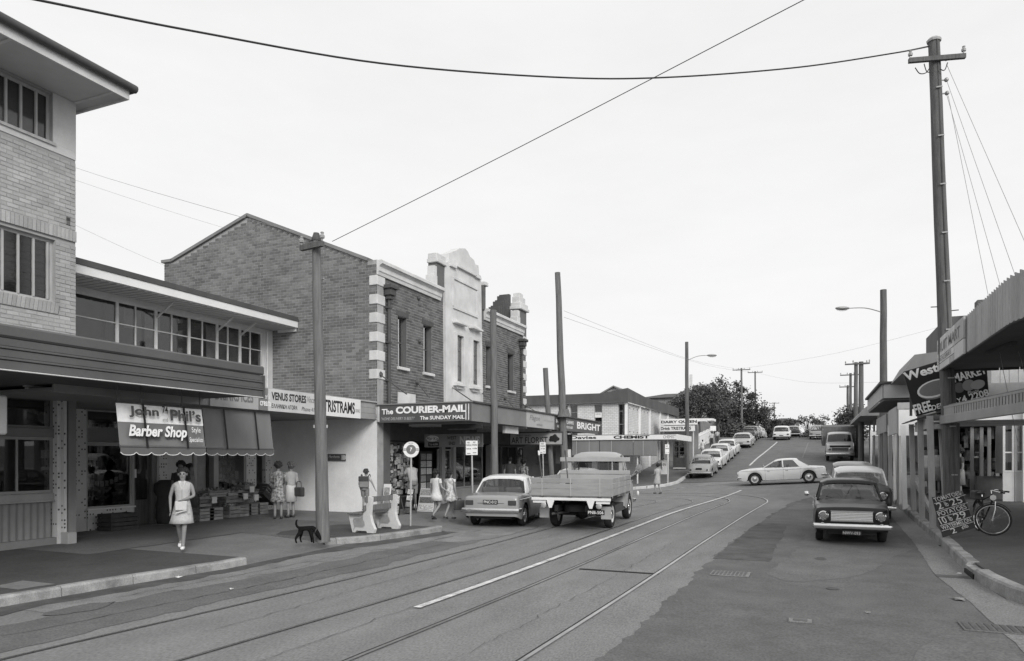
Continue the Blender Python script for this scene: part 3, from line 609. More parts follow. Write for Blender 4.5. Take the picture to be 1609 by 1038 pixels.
part(mbd, 'eave_end', 'white_dirty', (MX+.3, rx-.05, M1-.06, M1-.03, 6.1, 6.2))
for yy in (ys[0]+.1, ys[2], ys[4], ys[5]): mb = MB(); mb.beam((MX+.0, yy, 5.85), (rx-.5, yy, 6.2), .035, .05); mb.build('eave_bracket', 'white_dirty', mbd, world=True)
# canopy and sign boards
cz0, cz1 = 3.16, 3.68
part(mbd, 'canopy_soffit', 'soffit_canopy', (MX, FX-.04, 8.4, M1-.01, cz0+.04, cz0+.09)); part(mbd, 'canopy_roof', 'roof_metal', (MX, FX-.03, M0+.1, M1-.01, cz1-.1, cz1-.06))
for i, (a, b) in enumerate([(0,.17),(.175,.34),(.345,.52)]): part(mbd, 'fascia_board', 'midlight', (FX-.04, FX+.03-.012*i, 8.4, M1-.01, cz0+a, cz0+b), bev=.006)
part(mbd, 'fascia_cap', 'light', (FX-.05, FX+.06, 8.4, M1-.012, cz1, cz1+.04))
def sboard(p0, p1, mat, zz0=cz0-.01, zz1=cz1+.02): 
    return part(mbd, 'sign_board', mat, (FX+.035, FX+.065, Yx(p0,FX+.06), Yx(p1,FX+.06), zz0, zz1))
SX = FX+.066
b = sboard(330, 406, 'light'); text('DRINKS ICES', b, (SX, Yx(338,SX), cz0+.14), YP, Yx(398,SX)-Yx(338,SX), .26, 'ink_grey', bold=.03)
b = sboard(407, 420.5, 'fascia_mid'); text("Peter's", b, (SX, Yx(409,SX), cz0+.28), YP, .32, .13, 'ink_white'); text('cream', b, (SX, Yx(408.5,SX), cz0+.1), YP, .36, .12, 'ink_white', bold=.02)
b = sboard(421.5, 508, 'cream'); Yv = lambda p: Yx(p, SX)
text('VENUS STORES', b, (SX, Yv(426.5), cz0+.27), YP, Yv(481)-Yv(426.5), .2, 'ink', bold=.035); text('ΕΛΛΗΝΙΚΗ ΑΓΟΡΑ', b, (SX, Yv(426.5), cz0+.07), YP, Yv(467)-Yv(426.5), .11, 'ink', bold=.02, shear=.15)
text('Vincents', b, (SX, Yv(483), cz0+.3), YP, Yv(500)-Yv(483), .16, 'ink_grey', shear=.3); text('Phone 41070', b, (SX, Yv(474), cz0+.06), YP, Yv(502)-Yv(474), .11, 'ink', shear=.2)
b = sboard(509, 566.5, 'white'); text('TRISTRAMS', b, (SX, Yv(508.5), cz0+.1), YP, Yv(557.5)-Yv(508.5), .34, 'ink', bold=.03); text('DRINKS', b, (SX, Yv(558.5), cz0+.16), YP, Yv(565.5)-Yv(558.5), .1, 'ink_grey')
# shopfront under the canopy
def seg(p0, p1): return Yx(p0, MX), Yx(p1, MX)
def shop(name, mat, p0, p1, z0, z1, dx0=-.15, dx1=0., parent=None, bev=0.):
    a, b = seg(p0, p1); return part(parent or mbd, name, mat, (MX+dx0, MX+dx1, a, b-.003, z0, z1), bev=bev)
zc = cz0+.03
shop('tile_pier', 'tile_spot', 119, 136, GL, zc); a, b = seg(136.2, 207.5)
shop('stall_riser', 'tile_spot', 136, 208, GL, GL+.52, -.15, .05); shop('stall_sill', 'white', 134, 210, GL+.522, GL+.56, -.15, .09)
w = window(mbd, (MX,0,0), YP, XP, a, b, GL+.562, 2.33, .02, .04, [], [], 'light', 'glass_shop', None, name='shop_window'); window(mbd, (MX,0,0), YP, XP, a, b, 2.335, zc, .02, .04, [], [], 'light', 'glass_dark', 'dark', .25, name='shop_window')
text('BARBER SHOP', w, (MX-.1, b-.05, 2.75), (0,-1,0), (b-a)*.8, .11, 'ink_pale'); mb = MB(); rnd = random.Random(8)
for k in range(150): 
    yy = a+.06+rnd.random()*(b-a-.12); zz = GL+.58+rnd.random()*.4*rnd.random(); s = .02+rnd.random()*.045; mb.box(MX-.35-rnd.random()*.35, MX-.3, yy-s, yy+s, zz, zz+s*2.2)
mb.build('display_goods', 'goods', w, world=True)
for k in range(9): yy = a+.1+(b-a-.2)*k/8; zz = 1.55-.17*math.sin(math.pi*k/8); part(w, 'bunting_flag', 'paper', (MX-.3, MX-.295, yy-.05, yy+.05, zz-.14, zz))
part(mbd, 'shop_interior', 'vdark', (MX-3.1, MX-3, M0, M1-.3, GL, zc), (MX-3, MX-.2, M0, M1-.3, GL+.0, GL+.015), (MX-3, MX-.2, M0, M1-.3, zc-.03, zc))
part(mbd, 'partition', 'dark', (MX-3, MX-.2, Yx(262,MX), Yx(262,MX)+.1, GL, zc))
d = shop('door', 'timber_dark', 212, 238, GL+.02, 2.6, -.12, -.07); shop('door_glass', 'glass_dark', 216, 234, GL+.7, 2.45, -.066, -.06, d); shop('door_notice', 'paper', 211, 217, 1.45, 1.68, -.058, -.055, d)
shop('door_frame', 'light', 207.6, 211.5, GL, zc); shop('door_frame', 'mid', 239, 245, GL, zc); shop('door_frame', 'light', 245.5, 249, GL, zc, -.15, .03); shop('door_head', 'mid', 212, 239, 2.61, zc)
shop('tile_pier', 'tile_spot', 249.5, 263, GL, zc); shop('wall_panel', 'cream', 263.3, 303, GL, zc, -.15, -.03); shop('door_frame', 'light', 303.5, 308.5, GL, zc, -.15, .04)
shop('door_head', 'dark', 309, 334, 2.5, zc); shop('door_frame', 'light', 334.5, 342, GL, zc, -.15, .04); a, b = seg(342.5, 386)
w = window(mbd, (MX,0,0), YP, XP, a, b, GL+.6, zc, .02, .04, [], [], 'light', 'glass_shop', None, name='shop_window'); shop('stall_riser', 'cream', 342.5, 388, GL, GL+.595)
mb = MB()
for r_ in range(9):
    z = GL+1.0+r_*.2
    for k in range(22): yy = a+.06+(b-a-.12)*k/22; h = .08+.07*rnd.random(); mb.box(MX-.42, MX-.36, yy, yy+(b-a)/30, z, z+h)
mb.build('shelf_tins', 'goods', w, world=True); part(w, 'shelf_back', 'mid', (MX-.5, MX-.45, a, b, GL+.9, zc))
for k in range(5): yy = a+.12+k*(b-a-.3)/4; part(w, 'price_card', 'paper', (MX-.1, MX-.095, yy, yy+.14, GL+.85, GL+1.03))
part(w, 'price_card', 'paper', (MX-.1, MX-.095, b-.35, b-.2, GL+1.15, GL+1.4)); part(w, 'poster', 'light', (MX-.1, MX-.095, a+.05, a+.5, 2.2, 2.6))
shop('tile_pier', 'tile_spot', 387, 403, GL, zc); shop('door_head', 'dark', 403.3, 417, 2.5, zc); shop('tile_pier', 'tile_spot', 417.3, 429.6, GL, zc)
# roll-down canvas blinds hanging from the canopy
def blind(lab, y0, y1, z0, z1, straps, top=None, XX=FX):
    t = thing('canvas_blind', lab, 'blind', (XX, y0, z0), group='canvas blinds of the shop canopy'); X = XX-.06
    rows = [[(X+.02*math.sin(k*.9)*(.3+i/9)+.012*i, y0+(y1-y0)*k/14, z1-(z1-z0-.16)*i/9) for k in range(15)] for i in range(10)]
    mb = MB(); mb.grid(rows); c = mb.build('canvas', 'canvas', t, 2, True)
    if top: 
        mb = MB(); mb.grid([[(p[0]+.005, p[1], p[2]) for p in r_] for r_ in rows[:top]]); mb.build('painted_panel', 'ink_white', t, 2, True)
    mb = MB(); mb.tube([(X+.12, y0, z0+.16), (X+.12, y1, z0+.16)], .022, 8); mb.build('roller_bar', 'canvas_dark', t, True, True)
    n = round((y1-y0)/.31); mb = MB(); tr = MB(); P = []
    for k in range(n*6+1):
        yy = y0+(y1-y0)*k/(n*6); q = abs(((k % 6)/6.)-.0); s = abs(math.sin(math.pi*k/6.)); zz = z0+.05*(1-s**.45); P.append((X+.13, yy, zz))
    mb.grid([[(X+.125, p[1], z0+.15) for p in P], P]); mb.build('valance', 'canvas_dark', t, world=True); tr.tube(P, .008, 5); tr.build('valance_trim', 'white', t, world=True)
    for s in straps: MB().beam((X+.05, s, z1), (X+.155, s+.02, z0+.14), .04, .012, (1,0,0)).build('strap', 'black', t, world=True)
    return t
f = lambda p: Yx(p, FX); BP_ = -11.35; fb_ = lambda p: Yx(p, BP_); zs_ = lambda z: 2+(z-2)*BP_/FX
bb = blind('painted canvas blind with white top panel and barber lettering', fb_(185), fb_(319.5), zs_(2.04), zs_(3.08), (fb_(225), fb_(289)), 5, BP_)
for p_ in (188,225,289,317): MB().tube([(BP_-.06, fb_(p_), zs_(3.06)), (BP_-.06, fb_(p_), za+.06)], .012, 6).build('hanging_rod', 'iron', bb, world=True)
MB().tube([(BP_-.06, fb_(185), zs_(3.08)), (BP_-.06, fb_(319.5), zs_(3.08))], .02, 8).build('head_rail', 'iron', bb, world=True)
def btx(s, p0, p1, z, h, mat, dx=0., **k): text(s, bb, (BP_+.05+dx, fb_(p0), zs_(z)), YP, fb_(p1)-fb_(p0), h*BP_/FX, mat, yd=(-.09,0,1), **k)
btx('John',200,247,2.79,.23,'dark',bold=.03); btx('Phil’s',265,313,2.77,.24,'dark',bold=.03); btx('74',252,261,2.91,.15,'ink',bold=.02); btx('and',252,260,2.74,.08,'ink_grey',.01)
btx('Barber Shop',196,288,2.35,.3,'ink_white',.058,bold=.035,shear=.25); btx('Barber Shop',197.3,289.3,2.335,.3,'ink',.052,bold=.04,shear=.25); btx('Style',295,309,2.5,.15,'ink_white',.06); btx('Specialists',290,312,2.3,.13,'ink_white',.08,shear=.3)
blind('plain grey canvas blind next to the lettered barber blind', f(321), f(427), 2.04, 3.1, (f(352), f(401)))
# ------------------------------------------------------------------ two-storey brick building with gable and white centre panel
BX, B0, B1 = -12.46, 18.5, 30.8
bk = thing('brick_building', 'two-storey dark brick building with gable end and white parapet panel', 'building', (BX, B0, GL+.08))
def GX(px, py): p = onY(px, py, B0); return p.x, p.z
gl, ga, gr = GX(258,411), GX(390,339), GX(579,409)
out = [(gl[0], GL), (BX, GL), (BX, gr[1]), gr, ga, (gl[0]+.45, gl[1]-.02), (gl[0], gl[1]-.02)]
mb = MB(); mb.prism(out, 0, .35, basis((1,0,0),(0,0,1),(0,1,0),(0,B0+.013,0))); gw = mb.build('gable_wall', 'mortar_red', bk, world=True)
def gsp(z):
    x0 = gl[0]; x1 = BX-.0
    if z > gr[1]-.1: x1 = gr[0]+(ga[0]-gr[0])*(z-gr[1]+.1)/(ga[1]-gr[1])
    if z > gl[1]-.15: x0 = gl[0]+.45+(ga[0]-gl[0]-.45)*(z-gl[1]+.15)/(ga[1]-gl[1])
    if x1-x0 < .1: return []
    iv = [(x0-gl[0], x1-gl[0])]
    for qz in QZ:
        if qz-.155 < z < qz+.155: iv = sub_iv(iv, [(BX-.27-gl[0], 99)])
    if z < 6.4: iv = sub_iv(iv, [(-1, -17.2-gl[0])])
    return iv
QZ = [7.49,6.9,6.33,5.74,5.16,4.58]
bricks(gw, (gl[0], B0+.013, 0), XP, -YP, gsp, 3.63, 10.15, 'brick_red', pro=.008, gap=.017)
wz = lambda z: [(-17-gl[0], BX-gl[0])]
part(gw, 'painted_wall', 'whitewash', (-17, BX-.001, B0+.006, B0+.0125, GL, 3.62))
bricks(gw, (gl[0], B0+.006, 0), XP, -YP, wz, GL+.0, 3.6, 'whitewash', pro=.0016, gap=.005)
# gable coping
def cope(p, q, n, mat='concrete'):
    mb = MB(); mb.beam((p[0], B0+.16, p[1]), (q[0], B0+.16, q[1]), .46, .1); return mb.build(n, mat, bk, world=True)
cope((gl[0]+.4, gl[1]-.0), (ga[0], ga[1]+.03), 'gable_coping', 'mid'); cope((ga[0], ga[1]+.03), (gr[0], gr[1]+.03), 'gable_coping', 'mid'); cope((gl[0]-.08, gl[1]-.0), (gl[0]+.42, gl[1]-.0), 'gable_coping', 'mid')
mb = MB(); mb.add([(gl[0],B0+.3,gl[1]-.3),(ga[0],B0+.3,ga[1]-.2),(ga[0],B1,ga[1]-.2),(gl[0],B1,gl[1]-.3),(BX-.3,B0+.3,gr[1]-.5),(BX-.3,B1,gr[1]-.5)], [(0,1,2,3),(1,4,5,2)]); mb.build('roof', 'roof_metal', bk, world=True)
# facade
FY = lambda px: Yx(px, BX); FZ = lambda px, py: Zx(px, py, BX)
c0, c1 = FY(697.5), FY(757)
wins = [(FY(625.5), FY(639.5), 4.95, 6.62), (FY(665.5), FY(679), 4.95, 6.62), (FY(763)+.05, FY(772), 4.95, 6.62), (FY(798), FY(807.5), 4.95, 6.62)]
hol = [(a-B0-.36, b-B0-.36, c, d) for a, b, c, d in wins]
fw = holed(bk, (BX-.013, B0+.36, 0), YP, XP, B1-B0-.36, 3.3, 7.62, hol, .3, 'mortar_red', 'facade_wall')
def fsp(z):
    iv = [(0, B1-B0)]; cuts = [(a-B0, b-B0) for a, b, c, d in wins if c < z < d]+[(c0-B0, c1-B0)]
    for qz in QZ:
        if qz-.155 < z < qz+.155: cuts += [(0, .42), (B1-B0-.36, 99)]
    return sub_iv(iv, cuts)
bricks(fw, (BX-.013, B0, 0), YP, XP, fsp, 3.63, 7.62, 'brick_dark', pro=.008, gap=.017)  # gable brick in a darker grey: this face's shade is in the colour
qm = MB().bbox(-.27,.03,-.03,.42,-.15,.15,.012).mesh('quoin', 'white_dirty'); qm2 = MB().bbox(-.3,.03,0,.39,-.15,.15,.012).mesh('quoin', 'white_dirty')
for z in QZ:
    share('quoin', qm, bk, Vector((BX, B0, z))-Vector(bk.location)); share('quoin', qm2, bk, Vector((BX, B1-.36, z))-Vector(bk.location))
for a, b, c, d in wins:
    w = window(bk, (BX,0,0), YP, XP, a, b, c, d, .18, .05, [.5], [.5], 'timber_dark', 'glass_dark', 'dark', .3)
    part(bk, 'window_reveal', 'brick_dark', (BX-.3, BX-.02, b-.004, b+.004, c, d)); part(bk, 'window_sill', 'white_dirty', (BX-.1, BX+.09, a-.06, b+.06, c-.1, c-.002), bev=.01)
    part(bk, 'window_head', 'dark', (BX-.25, BX+.004, a-.1, b+.1, d+.001, d+.16))
def cornice(y0, y1, zt, n='cornice'):
    mb = MB(); P = [(0,-.45),(.05,-.45),(.07,-.36),(.1,-.33),(.1,-.2),(.17,-.13),(.22,-.12),(.22,-.03),(.19,0),(0,0)]
    mb.prism(P, y0, y1, basis((1,0,0),(0,0,1),(0,1,0),(BX,0,zt))); return mb.build(n, 'white_dirty', bk, world=True)
cornice(B0-.02, FY(691), 8.1); cornice(FY(760), B1-.4, 8.08); part(bk, 'parapet', 'brick_dark', (BX-.3, BX-.002, B0+.37, B1-.01, 7.622, 8.02))
# white centre panel with stepped pediment
T5 = lambda x, y: (560+x/3.46, 380+y/3.46); PX = BX+.1
def pp(x, y): q = onX(*T5(x,y), PX); return (q.y, q.z)
poly = [pp(489,862)]+[pp(*q) for q in [(483,180),(485,118),(503,100),(505,60),(545,45),(562,33),(592,35),(606,52),(618,80),(640,98),(646,120),(664,128),(668,178),(678,184),(690,862)]]
poly = [(y, z if i not in (0, len(poly)-1) else 3.62) for i, (y, z) in enumerate(poly)]
cm = basis((0,1,0),(0,0,1),(1,0,0),(PX,0,0)); mb = MB(); mb.prism(poly, -.36, 0, cm); cp = mb.build('centre_panel', 'white_dirty', bk, world=True)
def relief(pts, d, mat='white_dirty', name='moulding'):
    q = [pp(*p) for p in pts]; mb = MB(); mb.prism(q, .001, d, cm); return mb.build(name, mat, cp, world=True)
for a, b in (((525,192),(655,262)), ((525,352),(655,408))):        # sunk panel edges
    pa, pb = pp(*a), pp(*b); zm = pa[1]; part(cp, 'moulding', 'white_dirty', (PX, PX+.05, pp(525,300)[0], pp(657,300)[0], zm-.05, zm+.03))
za_, zb_ = pp(525,192)[1], pp(525,352)[1]
for q in (525, 655): yq = pp(q,300)[0]; part(cp, 'moulding', 'white_dirty', (PX, PX+.04, yq-.04, yq+.04, zb_+.031, za_-.051))
for a, b, yy in ((505,535,118),(540,642,122),(640,668,180)): q0, q1 = pp(a,yy), pp(b,yy); part(cp, 'pediment_ledge', 'white_dirty', (PX, PX+.1, q0[0], q1[0], q0[1]-.08, q0[1]))
for (xa,xb) in ((535,570),(622,655)):
    ya, yb = pp(xa,600)[0], pp(xb,600)[0]; zt, zb = pp(xa,505 if xa < 600 else 532)[1], pp(xa, 752 if xa < 600 else 770)[1]
    w = part(cp, 'window', 'timber_dark', (PX-.001, PX+.003, ya, yb, zb, zt)); part(w, 'pane', 'glass_dark', (PX+.006, PX+.012, ya+.05, yb-.05, zb+.05, zt-.05)); 
    for q in (.33,.66): part(w, 'glazing_bar', 'timber_dark', (PX+.013, PX+.022, ya+.05, yb-.05, zb+(zt-zb)*q-.015, zb+(zt-zb)*q+.015))
    part(cp, 'window_surround', 'white_dirty', (PX+.001, PX+.12, ya-.1, ya-.002, zb-.1, zt+.1), (PX+.001, PX+.12, yb+.002, yb+.1, zb-.1, zt+.1), (PX+.001, PX+.12, ya-.0, yb+.0, zt+.002, zt+.1))
    part(cp, 'window_hood', 'white_dirty', (PX, PX+.2, ya-.2, yb+.2, zt+.42, zt+.5), (PX, PX+.12, ya-.12, yb+.12, zt+.5, zt+.56), bev=.01); part(cp, 'window_sill', 'white_dirty', (PX, PX+.2, ya-.14, yb+.14, zb-.2, zb-.11), (PX, PX+.1, ya+.02, yb-.02, zb-.3, zb-.2))
pa = FY(681); part(bk, 'pilaster', 'brick_dark', (BX-.28, BX+.06, pa+.12, c0-.02, 8.02, 8.95)); part(bk, 'pilaster_cap', 'white_dirty', (BX-.3, BX+.14, pa+.04, c0-.01, 8.95, 9.1), (BX-.28, BX+.09, pa+.08, c0-.015, 9.1, 9.3), bev=.02); part(bk, 'pilaster_scroll', 'white_dirty', (BX-.2, BX+.1, pa-.2, pa+.11, 8.1, 8.45), (BX-.2, BX+.08, pa-.08, pa+.11, 8.45, 8.8))
pb = c1+.02; part(bk, 'pilaster', 'brick_dark', (BX-.28, BX+.06, pb, pb+.22, 8.02, 9.0)); part(bk, 'pilaster_cap', 'white_dirty', (BX-.3, BX+.14, pb, pb+.34, 9.0, 9.16), bev=.02)
e0 = B1-.85
part(bk, 'end_pier', 'brick_dark', (BX-.35, BX+.03, e0, B1-.02, 7.63, 8.78)); part(bk, 'pier_cap', 'white_dirty', (BX-.42, BX+.15, e0-.14, B1+.08, 8.78, 8.92), (BX-.38, BX+.1, e0-.06, B1+.03, 8.92, 9.1), (BX-.36, BX+.02, e0+.05, B1-.12, 9.1, 9.4), (BX-.34, BX-.02, e0+.12, B1-.3, 9.4, 9.58), bev=.02)
part(bk, 'pier_scroll', 'white_dirty', (BX-.3, BX+.08, e0-.35, e0-.005, 8.1, 8.4), (BX-.3, BX+.06, e0-.22, e0-.005, 8.4, 8.7), bev=.02)
mb = MB()
for k in range(7): mb.box(BX-.9, BX-.4, e0-1.6+k*.23, e0-1.4+k*.23, 7.6, 8.45+.17*min(k,6)+(.06 if k % 2 else 0))
mb.build('chimney_stack', 'dark', bk, world=True)
for yy in (FY(607.5), FY(818)-.05):
    mb = MB(); mb.tube([(BX+.09, yy, 3.65), (BX+.09, yy, 7.3)], .055, 10); dp = mb.build('downpipe', 'dark', bk, True, True)
    part(dp, 'rain_hopper', 'dark', (BX+.02, BX+.32, yy-.22, yy+.22, 7.3, 7.42), (BX+.02, BX+.26, yy-.16, yy+.16, 7.1, 7.3), (BX+.02, BX+.2, yy-.1, yy+.1, 6.98, 7.1), bev=.01)
    for z in (4.4,5.6,6.7): part(dp, 'pipe_clip', 'dark', (BX, BX+.155, yy-.08, yy+.08, z, z+.05))
part(bk, 'blank_notice', 'white_dirty', (BX+.004, BX+.03, FY(624.5), FY(652), 3.72, 4.12))
for px, py in ((657,468),(658.5,536),(655,600)): q = onX(px, py, BX); mb = MB(); mb.lathe([(.07,0),(.07,.05),(.03,.09)], 10, basis((0,1,0),(0,0,1),(1,0,0),q)); mb.build('wall_anchor', 'iron', bk, world=True)
# canopy of the brick building
KX, K0, K1 = -9.2, 18.5, 31.6; kz0, kz1 = 3.06, 3.6
cn = thing('street_canopy', 'flat street canopy with lettered fascia along the brick building', 'canopy', (KX, K0, kz0))
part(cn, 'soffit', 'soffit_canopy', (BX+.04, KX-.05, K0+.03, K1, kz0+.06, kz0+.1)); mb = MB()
for yy in frange(K0+.2, K1-.2, .16): mb.box(BX+.05, KX-.06, yy, yy+.07, kz0+.045, kz0+.058)
mb.build('soffit_corrugation', 'soffit_canopy', cn, world=True)
part(cn, 'roof', 'roof_metal', (BX+.04, KX-.05, K0+.03, K1, kz1-.1, kz1-.05))
for yy in (20.5, 23, 25.5, 28): part(cn, 'cross_beam', 'timber_pale', (BX+.06, KX-.08, yy-.05, yy+.05, kz0-.06, kz0+.044))
b = part(cn, 'front_sign', 'fascia_dark', (BX+.02, KX-.0, K0-.03, K0+.02, kz0, kz1)); Ys = K0-.032
part(b, 'sign_border', 'ink_white', *[(x-.012, x+.012, K0-.037, K0-.033, kz0+.03, kz1-.04) for x in (BX+.06, BX+.1, KX-.16, KX-.07)]); part(b, 'sign_cap', 'mid', (BX, KX+.03, K0-.06, K0+.03, kz1, kz1+.035))
xs = lambda px: Xy(px, Ys)
for dx, dz, m, e in ((.016,-.016,'ink',.002),(0,0,'ink_white',.006)):
    text('The', b, (xs(600)+dx, Ys, 3.31+dz), XP, xs(618)-xs(600), .17, m, bold=.03, ext=e); text('COURIER-MAIL', b, (xs(622)+dx, Ys, 3.32+dz), XP, xs(732.5)-xs(622), .22, m, bold=.05, ext=e)
    text('The SUNDAY MAIL', b, (xs(660)+dx, Ys, 3.12+dz), XP, xs(730)-xs(660), .115, m, bold=.03, ext=e)
text('"HOME DELIVERY IS BEST!"', b, (xs(599), Ys, 3.13), XP, xs(652)-xs(599), .09, 'ink_pale', shear=.25)
ky = lambda px: Yx(px, KX)
part(cn, 'fascia_panel', 'fascia_mid', (KX-.05, KX, K0+.021, ky(827), kz0, kz1)); fl = part(cn, 'fascia_panel', 'light', (KX-.05, KX+.004, ky(827)+.004, ky(871), kz0, kz1)); fb = part(cn, 'fascia_panel', 'fascia_dark', (KX-.05, KX+.004, ky(871)+.004, K1, kz0, kz1)); part(cn, 'fascia_cap', 'dark', (KX-.06, KX+.06, K0+.031, K1+.02, kz1+.001, kz1+.05))
X = KX+.005
text('Flagon', fl, (X, ky(832), 3.25), YP, ky(848)-ky(832), .24, 'ink_grey', shear=.3); text('wines', fl, (X, ky(843), 3.13), YP, ky(852)-ky(843), .1, 'ink_grey', shear=.2); text('dry cleaner', fl, (X, ky(854), 3.3), YP, ky(869)-ky(854), .1, 'midlight')
text("BATTERSON LAWN'S", fb, (X, ky(873.5), 3.34), YP, ky(901)-ky(873.5), .15, 'ink_white', bold=.02); text('AUSTRALIAN REAL ESTATE AGENT', fb, (X, ky(875), 3.16), YP, ky(900)-ky(875), .1, 'ink_white', bold=.02); text('BRIGHT', fb, (X, ky(906.5), 3.2), YP, K1-ky(906.5)+.35, .3, 'ink_white', bold=.03)
for (px, py), (qx, qy) in (((597,588),(655,0)), ((655,600),(690,0)), ((710,608),(765,0)), ((757,617),(800,0)), ((793,625),(826,0)), ((826,637),(862,0))):
    p = onX(px, py, BX); q = Vector((KX-.3, ky(qx), kz1)); MB().tube([p, q], .018, 6).build('tie_rod', 'iron', cn, world=True)
    MB().ball(p, .1, 8, 5).build('rod_plate', 'iron', cn, world=True)
hv = part(cn, 'ceiling_light', 'light', (BX+.6, KX-.3, K0+.9, K0+1.0, kz0-.08, kz0-.02)); part(cn, 'drop_panel', 'vdark', (xs(680), xs(745), K0+.5, K0+.55, kz0-.2, kz0-.06)); part(cn, 'notice_board', 'cream', (KX-.3, KX-.2, ky(803), ky(823), kz0-.26, kz0-.02))
def hang(lab, y, p0, p1, z0, z1, mat):
    x0, x1 = Xy(p0, y), Xy(p1, y); t = thing('hanging_sign', lab, 'sign', ((x0+x1)/2, y, z0)); b = part(t, 'board', mat, (x0, x1, y, y+.06, z0, z1)); part(t, 'hanger', 'iron', (x0+.2, x0+.22, y+.02, y+.04, z1, kz0+.05), (x1-.22, x1-.2, y+.02, y+.04, z1, kz0+.05)); return t, b, x0, x1, y-.001
t, b, x0, x1, y = hang('dark lettered sign hanging above the newsagent door', 20.6, 667, 758, 2.33, 2.76, 'fascia_mid'); L = x1-x0
MB().lathe([(.3,0),(.3,.012)], 20, basis((.8,0,0),(0,0,.33),(0,-1,0),(x0+.3, y, 2.62))).build('oval_badge', 'white_dirty', b, world=True); text('Mar Kie', b, (x0+.09, y-.012, 2.56), XP, .44, .11, 'ink', shear=.2); part(b, 'phone_plate', 'ink', (x0+.15, x0+.55, y-.008, y, 2.36, 2.5)); text('Tel 46384', b, (x0+.19, y-.008, 2.39), XP, .32, .07, 'ink_pale')
text('WEST', b, (x0+L*.4, y, 2.58), XP, L*.16, .11, 'ink', bold=.02); text('END', b, (x0+L*.43, y, 2.4), XP, L*.11, .11, 'ink', bold=.02); text('NEWS', b, (x0+L*.62, y, 2.42), XP, L*.34, .26, 'ink_pale', bold=.04)
t, b, x0, x1, y = hang('long hanging sign with a painted rose at the florist', 25.6, 802, 884, 2.5, 2.94, 'light'); L = x1-x0
part(b, 'frame', 'dark', (x0-.03,x1+.03,y-.03,y+.0,2.94,2.98),(x0-.03,x1+.03,y-.03,y+.0,2.46,2.5),(x1,x1+.03,y-.03,y,2.5,2.94),(x0-.03,x0,y-.03,y,2.5,2.94)); text('WEST END', b, (x0+L*.1, y, 2.81), XP, L*.3, .06, 'ink'); text('ART FLORIST', b, (x0+L*.02, y, 2.54), XP, L*.7, .24, 'ink', bold=.01)
mb = MB(); rr = random.Random(5)
for k in range(14): a = k*2.4; mb.ball((x0+L*.84+.012*k*math.cos(a), y-.01, 2.72+.009*k*math.sin(a)), (.08,.012,.07), 8, 5)
mb.build('painted_rose', 'ink', b, world=True)
# shopfronts of the brick building
sz = g(BX, 22)+.14
part(bk, 'shop_pier', 'brick_dark', (BX-.35, BX, B0+.36, B0+.75, sz, kz0+.2)); part(bk, 'upper_wall', 'dark', (BX-.3, BX-.05, B0+.75, B1, 2.55, 3.3))
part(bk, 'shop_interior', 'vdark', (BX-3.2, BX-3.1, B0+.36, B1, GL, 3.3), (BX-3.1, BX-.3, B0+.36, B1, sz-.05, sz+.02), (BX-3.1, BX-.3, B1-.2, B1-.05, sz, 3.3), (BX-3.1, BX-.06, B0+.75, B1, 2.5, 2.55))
xq = lambda px: Yx(px, BX-.1)
def sfw(p0, p1, z0, z1, mull=(), fm='timber_dark', gm_='glass_shop'): return window(bk, (BX,0,0), YP, XP, FY(p0), FY(p1), z0, z1, .1, .06, mull, [], fm, gm_, None, name='shop_window')
part(bk, 'stall_riser', 'vdark', (BX-.15, BX-.05, B0+.76, FY(648), sz, sz+.35)); w = sfw(603, 648, sz+.36, 2.5, [.5]); rnd = random.Random(12)
mb = MB()
for k in range(170):
    yy = FY(603)+.1+rnd.random()*(FY(648)-FY(603)-.25); zz = sz+.45+rnd.random()*1.6; mb.box(BX-.09, BX-.05+.02*rnd.random(), yy, yy+.05+.09*rnd.random(), zz, zz+.06+.1*rnd.random())
mb.build('magazine_display', 'magazine', w, world=True); part(w, 'display_back', 'vdark', (BX-.4,BX-.36,FY(603)+.05,FY(648)-.05,sz+.36,2.5)); MB().ball((BX-.24, FY(620), 1.95), (.05,.22,.22), 12, 8).build('globe_lamp', 'mid', w, 2, True)
w = sfw(692, 712, sz+.0, 2.3, [], 'light'); w.name = 'shop_door'
part(bk, 'door_surround', 'light', (BX-.1, BX+.02, FY(694), FY(699), sz, 2.5), (BX-.1, BX+.02, FY(694), FY(760), 2.5, 2.58), (BX-.1,BX+.02, FY(712), FY(716), sz, 2.5))
w = sfw(717, 762, sz+.5, 2.5, [.35,.6], 'light'); part(bk, 'stall_riser', 'light', (BX-.2, BX-.03, FY(717), FY(762), sz, sz+.495)); mb = MB()
for k in range(110):
    yy = FY(717)+.1+rnd.random()*(FY(762)-FY(717)-.3); zz = sz+.55+rnd.random()**2*1.3; mb.box(BX-.6-rnd.random()*.3, BX-.5, yy, yy+.06+.14*rnd.random(), zz, zz+.05+.1*rnd.random())
mb.build('display_goods', 'goods', w, world=True); part(w, 'poster', 'paper', (BX-.2,BX-.19,FY(733),FY(738),1.9,2.2))
part(bk, 'shop_pier', 'light', (BX-.2, BX+.02, FY(770), FY(775), sz, 2.55)); sfw(776, 790, sz+.35, 2.5, [.5], 'dark'); part(bk, 'stall_riser', 'dark', (BX-.2, BX-.04, FY(776), FY(826), sz, sz+.345)); sfw(791, 826, sz+.35, 2.5, [.3,.65], 'dark')
